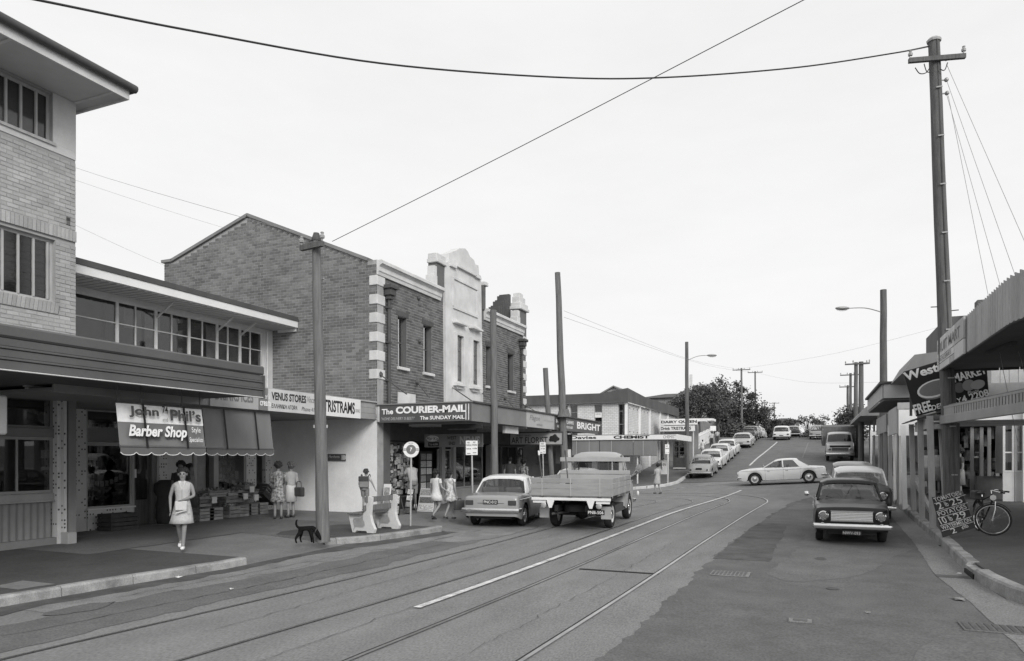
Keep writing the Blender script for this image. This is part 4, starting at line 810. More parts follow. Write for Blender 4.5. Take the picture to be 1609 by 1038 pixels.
# magazine racks and boards outside the newsagent
def nboard(lab, px, py, w_, h_, tilt, cards, rz=.0, mat='vdark', name='news_board'):
    p = onG(px, py, .145); t = thing(name, lab, 'news board', p, rz, tilt=tilt); MB().bbox(-w_/2,w_/2,-.02,.02,.0,h_,.005).build('board', mat, t)
    n = cards
    for k in range(n): MB().box(-w_/2+.03,w_/2-.03,-.026,-.021,h_*(k+.12)/n,h_*(k+.88)/n).build('cover', 'magazine', t)
    for s in (-1,1): MB().beam((s*(w_/2-.03), .02, h_*.9), (s*(w_/2-.03), .3, .02), .025,.025).build('leg', 'timber_dark', t)
    return t
nboard('narrow leaning rack of magazine covers left of the bus stop post', 640, 807, .28, .78, R(-14), 4, R(-10)); nboard('wide board of newspaper posters right of the bus stop post', 668, 804, .6, .75, R(-16), 3, R(-5), 'cream'); nboard('black magazine board against the brick pier', 619, 809, .4, .62, R(-8), 2, R(-4)); nboard('white pointed board beside the newsagent window', 606.5, 806, .26, .9, R(-6), 1, 0, 'white')
pr = thing('magazine_panel', 'tall dark panel of magazine covers beside the newsagent doorway', 'news board', (BX+.05, FY(668), sz)); MB().box(-.06,0,-.42,.42,.0,1.9).build('panel', 'vdark', pr)
for k in range(6):
    for j in range(2): MB().box(.001,.012,-.38+j*.4,-.02+j*.4-.03,.35+k*.25,.35+k*.25+.21).build('cover', 'magazine', pr)
# canvas drops at the far end of the canopy
for p0, p1, lab in ((842,867,'grey canvas drop below the canopy behind the florist sign'),(873,899,'grey canvas drop between the two leaning poles')):
    yd_ = 31.2; a, b = Xy(p0, yd_), Xy(p1, yd_); t = thing('canvas_drop', lab, 'blind', (a, yd_, 1.7)); part(t, 'canvas', 'canvas', (a, b, yd_, yd_+.02, 1.7, kz0)); part(t, 'bottom_bar', 'dark', (a, b, yd_-.02, yd_+.04, 1.66, 1.699))

# ------------------------------------------------------------------ chemist on the far corner
HX, H0, H1 = -11.9, 47.5, 66.5; hz = .35
ch = thing('chemist_building', 'white brick two-storey building with dark roof band on the far corner', 'building', (HX, H0, hz))
def wbrick():
    m = gm('white_brick', .6, .8, .08, 1.5); nt = m.node_tree; p = nt.nodes['Principled BSDF']; src = p.inputs['Base Color'].links[0].from_socket
    ge = nd(nt, 'ShaderNodeNewGeometry'); s = nd(nt, 'ShaderNodeSeparateXYZ'); ln(nt, ge.outputs['Position'], s.inputs[0]); a = nd(nt, 'ShaderNodeMath', operation='ADD'); ln(nt, s.outputs['X'], a.inputs[0]); ln(nt, s.outputs['Y'], a.inputs[1])
    c = nd(nt, 'ShaderNodeCombineXYZ'); ln(nt, a.outputs[0], c.inputs[0]); ln(nt, s.outputs['Z'], c.inputs[1])
    b = nd(nt, 'ShaderNodeTexBrick'); b.inputs['Scale'].default_value = 4.2; b.inputs['Mortar Size'].default_value = .05; b.inputs['Row Height'].default_value = .5; b.inputs['Brick Width'].default_value = 1.2; ln(nt, c.outputs[0], b.inputs['Vector'])
    b.inputs['Color1'].default_value = (1,1,1,1); b.inputs['Color2'].default_value = (.88,.88,.88,1); b.inputs['Mortar'].default_value = (.6,.6,.6,1)
    mx = nd(nt, 'ShaderNodeMix', data_type='RGBA', blend_type='MULTIPLY'); mx.inputs[0].default_value = 1; ln(nt, src, mx.inputs[6]); ln(nt, b.outputs['Color'], mx.inputs[7]); ln(nt, mx.outputs[2], p.inputs['Base Color'])
wbrick()
hy = lambda px: Xy(px, H0); X0 = -26.
ops = [(hy(880), hy(892)), (hy(896), hy(907.5)), (hy(934), hy(946)), (hy(971.5), hy(983.5))]
holed(ch, (X0, H0, 0), XP, -YP, HX-X0, 3.3, 5.75, [(a-X0, b-X0, 3.4, 5.65) for a, b in ops], .25, 'white_brick')
for a, b in ops: window(ch, (0,H0,0), XP, -YP, a, b, 3.4, 5.65, .08, .05, [], [.38,.78], 'mid', 'glass_dark', 'dark', .3)
part(ch, 'window_notice', 'paper', (hy(934.5), hy(945.5), H0+.02, H0+.03, 4.75, 5.1)); text('LIDIA', ch, (hy(936), H0+.018, 4.95), XP, .35, .09, 'ink')
holed(ch, (HX, H0+.25, 0), YP, XP, H1-H0-.25, hz-.6, 5.75, [], .25, 'white_brick', 'side_wall')
part(ch, 'corner_column', 'white', (HX-.02, HX+.1, H0-.06, H0+.35, 3.3, 5.75))
for px in (1005,1021,1037,1049): yy = Yx(px, HX+.05); part(ch, 'wall_fin', 'white', (HX+.002, HX+.12, yy-.12, yy+.12, hz-.3, 5.75))
for z in (3.75,5.4):
    for k in range(7): yy = H0+1.2+k*1.15; part(ch, 'wall_vent', 'dark', (HX+.002, HX+.015, yy, yy+.16, z, z+.08))
mb = MB(); sl = onY(981, 611, H0-.3).z; 
mb.add([(X0,H0-.3,5.75),(HX+.25,H0-.3,5.75),(HX+.25,H0-.3,6.7),(HX-1.6,H0-.3,6.4),(X0,H0-.3,6.42),(HX+.25,H1+.3,5.75),(HX+.25,H1+.3,6.55),(HX+.25,H0+5,6.5),(X0,H0+.5,6.4),(HX-.6,H0+.5,6.4),(HX-.6,H1,6.4)], [(0,1,2,3,4),(1,5,6,7,2),(4,3,9,8),(3,2,7,9),(7,6,10,9),(0,8,10,5)]); mb.build('roof_band', 'roof_dark', ch, world=True)
part(ch, 'soffit', 'soffit_dark', (X0, HX+.24, H0-.29, H0-.01, 5.72, 5.748)); part(ch, 'ground_wall', 'dark', (X0, HX-.3, H0+.6, H0+.8, hz-.4, 3.3)); part(ch, 'ground_ceiling', 'soffit_dark', (X0, HX-.01, H0, H0+.8, 3.2, 3.29))
part(ch, 'shop_pier', 'white_brick', (hy(985), HX-.02, H0-.02, H0+.3, hz-.5, 3.29)); part(ch, 'shop_pier', 'whitewash', (hy(930), hy(938), H0, H0+.3, hz-.5, 3.29)); window(ch, (0,H0,0), XP, -YP, hy(939), hy(984), hz, 3.2, .2, .07, [.35,.7], [], 'light', 'glass_shop', None, name='shop_window')
cy = 45.; cx0, cx1 = -22., -8.0; q0, q1 = Zx(1065,690,cx1), Zx(1065,681,cx1); q0, q1 = 3.1, 3.46
cc = thing('street_canopy', 'white fascia canopy of the chemist on the far corner', 'canopy', (cx1, cy, q0)); b = part(cc, 'fascia', 'white', (cx0, cx1, cy, cy+.05, q0, q1), (cx1-.05, cx1, cy+.051, 51, q0, q1)); part(cc, 'soffit', 'soffit', (cx0, cx1-.06, cy+.06, H0-.06, q0+.05, q0+.1), (HX+.13, cx1-.06, H0-.055, 51, q0+.05, q0+.1))
part(cc, 'fascia_stripe', 'ink_grey', (cx0, cx1+.003, cy-.006, cy-.001, q0+.0, q0+.035), (cx0, cx1+.003, cy-.006, cy-.001, q1-.03, q1))
hx = lambda px: Xy(px, cy)
text('Davies', b, (hx(897), cy-.002, q0+.1), XP, hx(937)-hx(897), .2, 'ink', bold=.03); text('CHEMIST', b, (hx(964), cy-.002, q0+.09), XP, hx(1020.5)-hx(964), .21, 'ink', bold=.05); text('CHEMIST', b, (hx(1042), cy-.002, q0+.09), XP, hx(1062)-hx(1042), .2, 'ink_grey', bold=.0)
for x in (hx(1048), hx(1000), hx(960)): mb = MB(); mb.tube([(x, cy+.3, g(x,cy)+.1), (x, cy+.3, q0+.06)], .05, 8); mb.build('post', 'white_dirty', cc, True, True)
t = thing('canvas_drop', 'long dark canvas drop below the chemist sign', 'blind', (hx(940), cy, 2)); z0 = at(940,715,onY(940,715,cy+.06).y/ray(940,715).y).z
for a, b_ in ((888,941),(942,994),(995,1032)): part(t, 'canvas', 'canvas', (hx(a), hx(b_), cy+.06, cy+.08, z0, q0-.005))
part(t, 'bottom_bar', 'dark', (hx(888), hx(1032), cy+.05, cy+.09, z0-.04, z0-.002))
for a in (905,925,960,1010): part(t, 'strap', 'light', (hx(a), hx(a)+.03, cy+.052, cy+.057, z0, q0-.01))
for px, lab in ((1041,'white sandwich board under the chemist canopy'),):
    p = onG(px, 745, .14); t = thing('sandwich_board', lab, 'sign', p); MB().bbox(-.32,.32,-.02,.02,0,1.,.01).build('panel', 'white', t); MB().beam((0,.4,0),(0,.02,.95),.6,.02,(1,0,0)).build('rear_panel', 'white', t); text('OPEN', t, p+Vector((-.25,-.021,.6)), XP, .5, .18, 'ink')

# ------------------------------------------------------------------ beyond the chemist
ds = thing('drink_kiosk', 'kiosk canopy with two white lettered boards behind the telephone box', 'kiosk', (-9.6, 57.5, g(-9.6,57.5)))
ky2 = 56.5; kx = lambda px: Xy(px, ky2); kz = lambda py: onY(1080, py, ky2).z
b = part(ds, 'sign_board', 'white', (kx(1036), kx(1096), ky2-.04, ky2+.04, kz(667), kz(658.5))); text('DAIRY QUEEN', b, (kx(1039), ky2-.042, kz(665)), XP, kx(1095)-kx(1039), kz(660)-kz(665), 'ink', bold=.04)
b = part(ds, 'sign_board', 'white', (kx(1037), kx(1092), ky2-.03, ky2+.03, kz(677), kz(668.5))); text('Drink TRISTRAMS', b, (kx(1038.5), ky2-.032, kz(675)), XP, kx(1086)-kx(1038.5), kz(670)-kz(675), 'ink', bold=.03)
part(ds, 'canopy', 'white', (kx(1036), kx(1108), ky2+.05, ky2+1.2, kz(662), kz(657.5)), (kx(1090), kx(1117), ky2+1.25, ky2+3, kz(660), kz(656.5))); part(ds, 'wall', 'mid', (kx(1036), kx(1084), ky2+2, ky2+4.5, g(-10,58), kz(663))); part(ds, 'post', 'white_dirty', (kx(1088), kx(1089.5), ky2+.2, ky2+.3, g(-9,57), kz(663)))
def fence(lab, p, q, h, mat, pw=.12, gap=.03):
    t = thing('paling_fence', lab, 'fence', (p[0], p[1], g(*p))); L = math.hypot(q[0]-p[0], q[1]-p[1]); n = int(L/(pw+gap)); d = ((q[0]-p[0])/L, (q[1]-p[1])/L); rot = math.atan2(d[1], d[0])
    me = MB().box(0,pw,-.012,.012,0,h).mesh('paling', mat)
    for k in range(n): x, y = p[0]+d[0]*k*(pw+gap), p[1]+d[1]*k*(pw+gap); share('paling', me, t, (x-p[0], y-p[1], g(x,y)-g(*p)+.14+.03*math.sin(k*7)), (0,0,rot))
    for zz in (.3, h-.3): MB().beam((p[0]+.03,p[1],g(*p)+.14+zz), (q[0]+.03,q[1],g(*q)+.14+zz), .05,.08).build('rail', mat, t, world=True)
fence('white paling fence climbing the hill beyond the kiosk', (-10.3,66.), (-10.3,80.), 1.5, 'white', .22, .04); fence('weathered dark paling fence behind the kiosk', (-15,64.5), (-9.9,65.), 1.9, 'timber_dark', .2, .03)
def gable_house(lab, x0, x1, y0, y1, zb, ze, zr, wall, roof, axis='y', wins_=(), name='house', over=.4):
    t = thing(name, lab, 'building', ((x0+x1)/2, y0, zb)); part(t, 'wall', wall, (x0,x1,y0,y1,zb,ze)); mb = MB(); o = over
    if axis == 'y':
        xm = (x0+x1)/2; MB().prism([(x0,ze),(x1,ze),(xm,zr-.15)], y0+.001, y1-.001, basis((1,0,0),(0,0,1),(0,1,0),(0,0,0))).build('gable', wall, t, world=True)
        for s in (-1,1): xe = x0-o if s < 0 else x1+o; ze2 = ze-o*(zr-ze)/((x1-x0)/2); mb.add([(xe,y0-o,ze2),(xm,y0-o,zr),(xm,y1+o,zr),(xe,y1+o,ze2),(xe,y0-o,ze2-.12),(xm,y0-o,zr-.12),(xm,y1+o,zr-.12),(xe,y1+o,ze2-.12)], [(0,1,2,3),(4,5,6,7),(0,1,5,4),(0,3,7,4)])
    else:
        ym = (y0+y1)/2
        for s in (-1,1): yy = y0-o if s < 0 else y1+o; mb.add([(x0-o,yy,ze),(x1+o,yy,ze),(x1+o if axis != 'hip' else x1-(y1-y0)/2,ym,zr),(x0-o if axis != 'hip' else x0+(y1-y0)/2,ym,zr)], [(0,1,2,3)])
        for xx, xr in ((x0-o, x0-o if axis != 'hip' else x0+(y1-y0)/2),(x1+o, x1+o if axis != 'hip' else x1-(y1-y0)/2)): mb.add([(xx,y0-o,ze),(xx,y1+o,ze),(xr,ym,zr)], [(0,1,2)])
    mb.build('roof', roof, t, world=True)
    for (a,b,c,d) in wins_: w = part(t, 'window', 'white_dirty', (a,b,y0-.05,y0-.005,c,d)); part(w, 'pane', 'glass_dark', (a+.08,b-.08,y0-.06,y0-.051,c+.08,d-.08))
    return t
q = lambda px, py, Y: onY(px, py, Y)
a, b, c = q(948,616,62), q(983,616,62), q(960,606,62)
gable_house('small white gable showing above the chemist roof', a.x, b.x, 62, 70, 3, a.z, q(961,606,62).z, 'white_dirty', 'roof_metal')
a, b = q(1006,626,84), q(1052,626,84); gable_house('long building with dark hipped roof behind the chemist', a.x, q(1095,626,84).x, 84, 89, 1, a.z, q(1040,616,84).z, 'mid', 'roof_dark', 'hip')
a, b = q(1062,611,96), q(1118,611,96); gable_house('big dark roofed hall rising behind the trees', a.x, b.x, 96, 100, 2, a.z-1.0, a.z+.6, 'mid', 'roof_dark', 'hip')
part(thing('brick_chimney', 'pale chimney beside the street light pole', 'chimney', q(1085,620,97)), 'stack', 'white_dirty', (q(1083,0,97).x, q(1087,0,97).x, 97, 97.5, 6, q(1085,588,97).z))
a, b = q(1122,660,80), q(1166,660,80); zz = g(-10,100); gable_house('white rendered house behind the parked cars', -13.2, -8.7, 101, 112, zz-1, q(1145,657,101).z, q(1145,640,101).z, 'white_dirty', 'roof_metal', 'y', [(-10.2,-9.3,zz+1.6,zz+2.9)])
a = q(1210,668,118); gable_house('boxy pale brick block of flats on the far crest', a.x, q(1255,668,118).x, 118, 121, 0, q(1240,661,118).z, q(1240,656,118).z, 'brick_red', 'roof_dark', 'hip', [(q(p,0,118).x, q(p+4,0,118).x, q(p,676,118).z, q(p,667,118).z) for p in (1214,1222,1230,1238,1246)], 'apartment_block')

# ------------------------------------------------------------------ right side: verandah shops
RZ = .28
vx = 2.95
mk = thing('corner_shop', 'corner shop with a tall curved corrugated awning on the right', 'building', (6.4, 20, RZ))
P = [(vx, y) for y in frange(20.9, 14.2, .5)][0:]; cxx, cyy, rr_ = vx+3.2, 14.2, 3.2
P += [(cxx-rr_*math.cos(t), cyy-rr_*math.sin(t)) for t in [R(k*6) for k in range(1,16)]]; P += [(cxx+k*.5, cyy-rr_) for k in range(1,9)]
D = [0.]
for a, b in zip(P, P[1:]): D.append(D[-1]+math.hypot(b[0]-a[0], b[1]-a[1]))
Dx = [(d,p[0]) for d,p in zip(D,P)]; Dy = [(d,p[1]) for d,p in zip(D,P)]; rows = []; az0, az1 = 4.2, 4.97; d0 = 20.9-Yx(1516,vx)
for k in range(int((D[-1]-d0)/.03)):
    d = d0+k*.03; x, y = itp(Dx,d), itp(Dy,d); e = .018*math.sin(k*1.05); nx = itp(Dx,d+.05)-x; ny = itp(Dy,d+.05)-y; L = math.hypot(nx,ny) or 1
    rows.append([(x+ny/L*e, y-nx/L*e, az0), (x+ny/L*e, y-nx/L*e, az1+.02*math.sin(k*1.05))])
mb = MB(); mb.grid(rows); mb.build('corrugated_fascia', 'corrugated', mk, world=True)
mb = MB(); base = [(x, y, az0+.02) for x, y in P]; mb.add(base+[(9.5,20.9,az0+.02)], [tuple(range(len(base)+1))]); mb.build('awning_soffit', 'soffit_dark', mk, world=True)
mb = MB(); mb.add([(x+.05, y+.05, az1-.06) for x, y in P]+[(9.5,20.9,az1-.06)], [tuple(range(len(P)+1))]); mb.build('awning_roof', 'roof_metal', mk, world=True)
mb = MB(); mb.tube([(x+.02, y, az0) for x, y in P], .025, 6); mb.build('awning_edge', 'dark', mk, world=True)
part(mk, 'awning_end_boards', 'dark', *[(vx+.02+k*.42, vx+.42+k*.42, 20.9, 20.93, az0-.04, az1-.07) for k in range(14)])
sb = thing('awning_sign', 'pale weathered sign panel on the end of the corrugated awning', 'sign', (vx-.04, 20.5, az0)); s0, s1 = 20.9, Yx(1516.5,vx-.04); 
for i, (u0,u1,z0,z1) in enumerate([(0,.33,.42,1),(.34,.68,.42,1),(.69,1,.42,1),(0,.5,0,.2),(0,.68,.21,.41),(.69,1,0,.41),(.51,.68,0,.2)]): part(sb, 'panel', ['white_dirty','cream','light','cream','white_dirty','cream','light'][i], (vx-.07, vx-.03, s0+(s1-s0)*u1+.01, s0+(s1-s0)*u0, az0-.02+z0*.8, az0-.03+z1*.8))
text('FRUIT MART', sb, (vx-.072, s0-.1, az0+.4), (0,-1,0), (s0-s1)*.86, .25, 'ink_grey', bold=.02); text('GROCERIES', sb, (vx-.072, s0-.1, az0+.18), (0,-1,0), (s0-s1)*.55, .1, 'ink_grey')
mb = MB(); q1_, q2_ = Vector((3.35,17.6,az0-.02)), Vector((3.5,16.2,az0-.02)); mb.beam(q1_, q2_, .1, .06); mb.build('tube_light', 'dark', mk, world=True)
# lower verandah with slatted valance
va, vb = Vector((2.95, 20.7, 0)), Vector((4.0, 13.4, 0)); vd = (vb-va).normalized(); vn = Vector((vd.y,-vd.x,0)); vn = vn if vn.x < 0 else -vn; VL = (vb-va).length
vr = thing('slatted_verandah', 'grey verandah with slatted valance over the fruit shop', 'verandah', va+Vector((0,0,RZ))); m = basis(vd, vn, (0,0,1), va)
MB(m).bbox(0,VL,-.05,.05,2.83,3.04,.008).build('beam', 'metal_grey', vr, world=True); MB(m).box(0,VL,-.03,.02,3.22,3.27).build('top_rail', 'metal_grey', vr, world=True); MB(m).box(0,VL,-.065,-.055,3.05,3.24).build('backing', 'black', vr, world=True)
k = 0; u = 0.0; sl_ = MB(m).box(0,.001,0,.001,0,.001)
while u < VL-.1:
    wv = .95 if u < .5 else .11; MB(m).box(u, u+wv, -.02, .012, 3.042, 3.218).build('slat', 'metal_grey', vr, world=True); u += wv+.045
MB(m).box(-.2,VL,-3.2,-.07,3.275,3.31).build('roof', 'roof_metal', vr, world=True)
for u_, rot in ((-.05,0),): MB(m).tube([(u_,-.3,RZ),(u_,-.3,2.86)], .12, 12).build('post', 'dark', vr, True, True)
MB(m).box(-.35,-.05,-.12,.1,2.72,2.84).build('post_cap', 'timber_post', vr, world=True)
# white-painted verandah posts along the kerb
for i, (px, py, tx, lab) in enumerate([(1413,792,1408,'thin far verandah post nearest the parked cars'),(1422,800,1419,'white verandah post below the white board'),(1436,804,1432,'verandah post with a raking brace at its foot'),(1449,818,1446,'second leaning verandah post from the price board'),(1466,832,1461,'leaning verandah post right behind the price board'),(1487,800,1481,'stout pale verandah post beside the dark round post')]):
    p = onG(px, py, .145); 
    if i == 5: p = onG(1490, 818, .145)
    top = at(tx, 672, (p.y*CA-p.x*SA)); top.z = 2.98; wdt = .13 if i < 5 else .2
    mb = MB(); mb.beam(p, top, wdt, wdt*.8); o = mb.build('verandah_post', 'white' if i == 1 else 'timber_post'); tag(o, lab, 'post', 'verandah posts')
    if i == 2:
        mb = MB(); mb.beam(p+Vector((.05,-.0,.9)), p+Vector((.35,-.9,.02)), .1, .1); tag(mb.build('raking_brace', 'timber_post'), 'raking timber brace at the foot of a verandah post', 'brace')
# little shingled awning roof between the posts
t = thing('shingled_awning', 'small shingled awning roof below the market sign', 'awning', (2.7, 22, 2.9)); p0, p1 = onX(1419,664,2.45), onX(1474,645,2.45); y0, y1 = p0.y, 20.9
part(t, 'fascia', 'light', (2.62, 2.7, y1, y0-1.2, 2.72, 2.98)); part(t, 'soffit', 'white_dirty', (2.7, 6.3, y1, y0, 2.9, 2.93)); sm = MB().box(0,.28,0,.22,0,.02).mesh('shingle', 'shingle')
for r_ in range(4):
    for k in range(int((y0-y1)/.23)): share('shingle', sm, t, (2.4-2.7+r_*.26, y1-22+k*.23, .08+r_*.085+.01*math.sin(k*5)), (0, R(-17), 0))
# the market signboard
y = 21.6; Q = [onY(1419,584,y), onY(1548,545,y), onY(1554,622,y), onY(1440,654,y)]
ms = thing('market_sign', 'large black tilted signboard with painted bowl and fruit', 'sign', Q[3]); mb = MB(); mb.add(Q+[v+Vector((.0,.08,0)) for v in Q], [(0,1,2,3),(4,5,6,7),(0,1,5,4),(1,2,6,5),(2,3,7,6),(3,0,4,7)]); sbd = mb.build('board', 'black', ms, world=True)
ux = (Q[1]-Q[0]).normalized(); uv = (Q[0]-Q[3]).normalized(); mp_ = lambda px, py: onY(px, py, y)+Vector((0,-.006,0)); pm = lambda n: n*(Q[0].y*CA-Q[0].x*SA)/FPX
text('West End', sbd, mp_(1422.5,599), ux, pm(84), pm(14), 'ink_white', yd=uv, bold=.035); text('MARKET', sbd, mp_(1500,601), ux, pm(44), pm(13), 'ink_white', yd=uv, bold=.035); text('FREE', sbd, mp_(1438,652), ux, pm(25), pm(16), 'ink_white', yd=uv, bold=.03, shear=.1); text('DELIVERY', sbd, mp_(1465,645), ux, pm(42), pm(8), 'ink_white', yd=uv, bold=.02, shear=.1); text('4 2208', sbd, mp_(1513,633), ux, pm(36), pm(11), 'ink_white', yd=uv, bold=.03); text('Phone', sbd, mp_(1521,620), ux, pm(15), pm(5), 'ink_white', yd=uv, shear=.3)
zn = Vector((0,-1,0)); c = mp_(1466,606); bm = basis(ux, uv, ux.cross(uv), c)
def oval(name, mat, px, py, a, b_, lift): 
    c = mp_(px, py); mb = MB(); mb.prism([(pm(a)*math.cos(k*.3142), pm(b_)*math.sin(k*.3142)) for k in range(20)], lift, lift+.004, basis(ux, uv, ux.cross(uv), c)); return mb.build(name, mat, sbd, world=True)
mb = MB(); mb.prism([(pm(24*math.cos(math.pi+k*math.pi/14)), pm((15 if k else 0)*math.sin(math.pi+k*math.pi/14))) for k in range(15)], .001, .005, basis(ux, uv, ux.cross(uv), mp_(1469,611))); mb.build('painted_bowl', 'mid', sbd, world=True)
oval('bowl_rim', 'white', 1469, 610, 25, 13.5, .006); oval('bowl_inside', 'mid', 1469, 609.5, 22, 11, .011); oval('painted_fruit', 'ink_grey', 1507, 609, 7, 8, .002); oval('painted_fruit', 'midlight', 1522, 605, 8.5, 8.5, .007); oval('painted_fruit', 'light', 1536, 604, 9.5, 7, .012)
for px in (1432,1545): a = mp_(px, 600); MB().beam(a+Vector((0,.1,-.9)), a+Vector((0,.1,-.1)), .06,.06).build('support', 'timber_dark', ms, world=True)
# shop across the end of the covered corner, facing the camera
SY = 27.6; sx_ = lambda px: Xy(px, SY); fz = RF(5, SY)
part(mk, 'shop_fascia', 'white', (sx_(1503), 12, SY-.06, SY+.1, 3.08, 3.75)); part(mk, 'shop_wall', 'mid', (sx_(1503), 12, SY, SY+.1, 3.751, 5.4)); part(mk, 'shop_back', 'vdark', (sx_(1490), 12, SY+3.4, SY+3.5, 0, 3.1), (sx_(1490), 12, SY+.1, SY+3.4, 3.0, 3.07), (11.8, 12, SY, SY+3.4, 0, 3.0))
for p0_, p1_ in ((1576,1594),(1595,1612)): window(mk, (0,SY-1.4,0), XP, -YP, Xy(p0_,SY-1.4), Xy(p1_,SY-1.4), fz+.85, 3.07, .0, .06, [], [.4], 'white_dirty', 'glass_shop', 'dark', .6, name='shop_window'); part(mk, 'stall_riser', 'cream', (Xy(p0_,SY-1.4), Xy(p1_,SY-1.4), SY-1.4, SY-1.3, fz-.2, fz+.845))
part(mk, 'door_jamb', 'white', (Xy(1606.5,SY-1.5), Xy(1612,SY-1.5), SY-1.6, SY-1.45, fz-.2, 3.4))
for px in (1526,1541,1553,1566): part(mk, 'shop_pier', 'mid', (sx_(px), sx_(px)+.1, SY+.12, SY+.2, fz-.2, 3.0))
mb = MB(); rnd = random.Random(31)
for k in range(120): xx_ = sx_(1508)+rnd.random()*2.2; zz = fz+.2+rnd.random()*2.2; mb.box(xx_, xx_+.05+.12*rnd.random(), SY+.4+rnd.random()*2, SY+.9+rnd.random()*2, zz, zz+.1+.35*rnd.random())
mb.build('shop_goods', 'goods', mk, world=True); part(mk, 'counter', 'dark', (sx_(1530), sx_(1575), SY-.5, SY-.1, fz-.1, fz+.7)); part(mk, 'upper_block', 'brick_dark', (sx_(1489), 12, SY+.2, SY+5, 5.41, 6.75), (sx_(1533), 12, SY-.3, SY+.19, 5.41, 7.15))
part(mk, 'gable_boards', 'white_dirty', *[(4.3+k*.2, 4.485+k*.2, 22.2, 22.25, 3.5, 4.9) for k in range(9)]); part(mk, 'wall_board', 'cream', (4.1, 5.6, 22.1, 22.19, 3.5, 3.95))
# white board and further shops along the right
y = 25.2; t = thing('white_board', 'blank white panel above the verandah posts', 'panel', onY(1428,690,y)); part(t, 'panel', 'white', (onY(1412,0,y).x, onY(1441,0,y).x, y, y+.05, onY(1428,684,y).z, onY(1428,643,y).z)); part(t, 'side_panel', 'light', (onY(1412,0,y).x-.06, onY(1412,0,y).x-.005, y+.06, y+2.6, 2.75, 3.6)); part(t, 'top_board', 'light', (onY(1410,0,y).x, onY(1432,0,y).x, y-.02, y-.005, onY(1428,642,y).z, onY(1428,632,y).z))
f2 = thing('far_verandah_shop', 'shop with a boxed white verandah fascia beyond the market sign', 'building', (4, 30, .45)); y = 29.; x0 = onY(1389,0,y).x; x1 = onY(1432,0,y).x+1.5
part(f2, 'fascia', 'cream', (x0, x1, y, y+.08, onY(1400,625,y).z, onY(1400,603,y).z)); part(f2, 'fascia', 'light', (x0-.05, x0, y+.09, 37, onY(1400,625,y).z, onY(1400,603,y).z)); part(f2, 'cap', 'dark', (x0-.15, x1, y-.08, 37, onY(1400,602.5,y).z, onY(1400,599,y).z)); part(f2, 'soffit', 'soffit_dark', (x0, 7, y+.09, 37, onY(1400,624,y).z-.1, onY(1400,624,y).z-.05)); part(f2, 'wall', 'dark', (6.5, 12, 27, 37, .2, 4.6)); part(f2, 'valance', 'midlight', (x0+.3, x0+.36, 26.2, 31, 3.0, 3.65), (x0+.25, x0+.31, 31.2, 36, 3.0, 3.7))
MB().prism([(onY(p_[0],p_[1],24.6).x, onY(p_[0],p_[1],24.6).z) for p_ in ((1420,584),(1437,557),(1482,551),(1482,584))], 24.6, 28.8, basis((1,0,0),(0,0,1),(0,1,0),(0,0,0))).build('roof_end', 'roof_metal', f2, world=True)
for yy in (26.6,28.4,30.2,32.2,34.4): part(f2, 'post', 'timber_post', (x0+.25, x0+.37, yy, yy+.12, .4, 3.0))
y = 33.0; f3 = thing('curved_awning_shop', 'distant shop with rounded grey awning behind the street light pole', 'building', (3.5, 48, .6)); y = 47.5; pr_ = []
x0 = onY(1352,0,y).x; x1 = onY(1386,0,y).x+2
for k in range(7): t_ = R(90*k/6); pr_.append((x0+1.0-math.cos(t_)*1.0, 4.2+math.sin(t_)*.75))
pr_ += [(x1+3,4.95),(x1+3,4.15)]; zt = onY(1370,633,y).z-4.95; MB().prism([(a, b+zt) for a, b in pr_], y, y+14, basis((1,0,0),(0,0,1),(0,1,0),(0,0,0))).build('awning', 'roof_metal', f3, world=True)
part(f3, 'wall', 'mid', (6.5, 14, y, 66, 0, 6)); b = part(f3, 'hanging_board', 'dark', (x0+.9, x1+1, y-.1, y-.05, 3.9+zt, 4.15+zt)); text('BP', b, (x0+1.3, y-.102, 3.93+zt), XP, .9, .2, 'ink_pale', bold=.03); part(f3, 'white_post', 'white', (x0+.5, x0+.6, y-.5, y-.4, g(4,47), 3.6)); part(f3, 'white_rail', 'white', (x0+.61, x1+1, y-.48, y-.43, 3.3, 3.5))
for yy in (49.,53,57): part(f3, 'post', 'timber_post', (3.6,3.72,yy,yy+.12,g(4,yy),4.2+zt))
f4 = gable_house('dark low roofed building behind the market sign', 7, 14, 30.5, 46, .5, 5.2, 6.6, 'brick_dark', 'roof_metal', 'x', name='brick_shop')
# ------------------------------------------------------------------ vehicles
WM = {}
def wheel_mesh(r, w):
    k = (round(r,3), round(w,3))
    if k not in WM:
        m = basis((0,1,0),(0,0,1),(1,0,0),(0,0,0)); a = MB(); h = w/2
        a.lathe([(r*.62,-h*.8),(r*.7,-h),(r*.93,-h),(r,-h*.6),(r,h*.6),(r*.93,h),(r*.7,h),(r*.62,h*.8)], 24, m, cap=False); b = MB()
        b.lathe([(r*.62,-h*.7),(r*.62,h*.85),(r*.56,h*.7),(r*.5,h*.45),(r*.3,h*.55),(r*.26,h*.8),(r*.12,h*.95)], 24, m); c = MB(); c.lathe([(r*.36,h*.62),(r*.34,h*.85),(r*.2,h*1.02),(.005,h*1.08)], 20, m)
        WM[k] = (a.mesh('wheel', 'tyre', 1), b.mesh('rim', 'car_cream', 1), c.mesh('hubcap', 'chrome', 1))
    return WM[k]
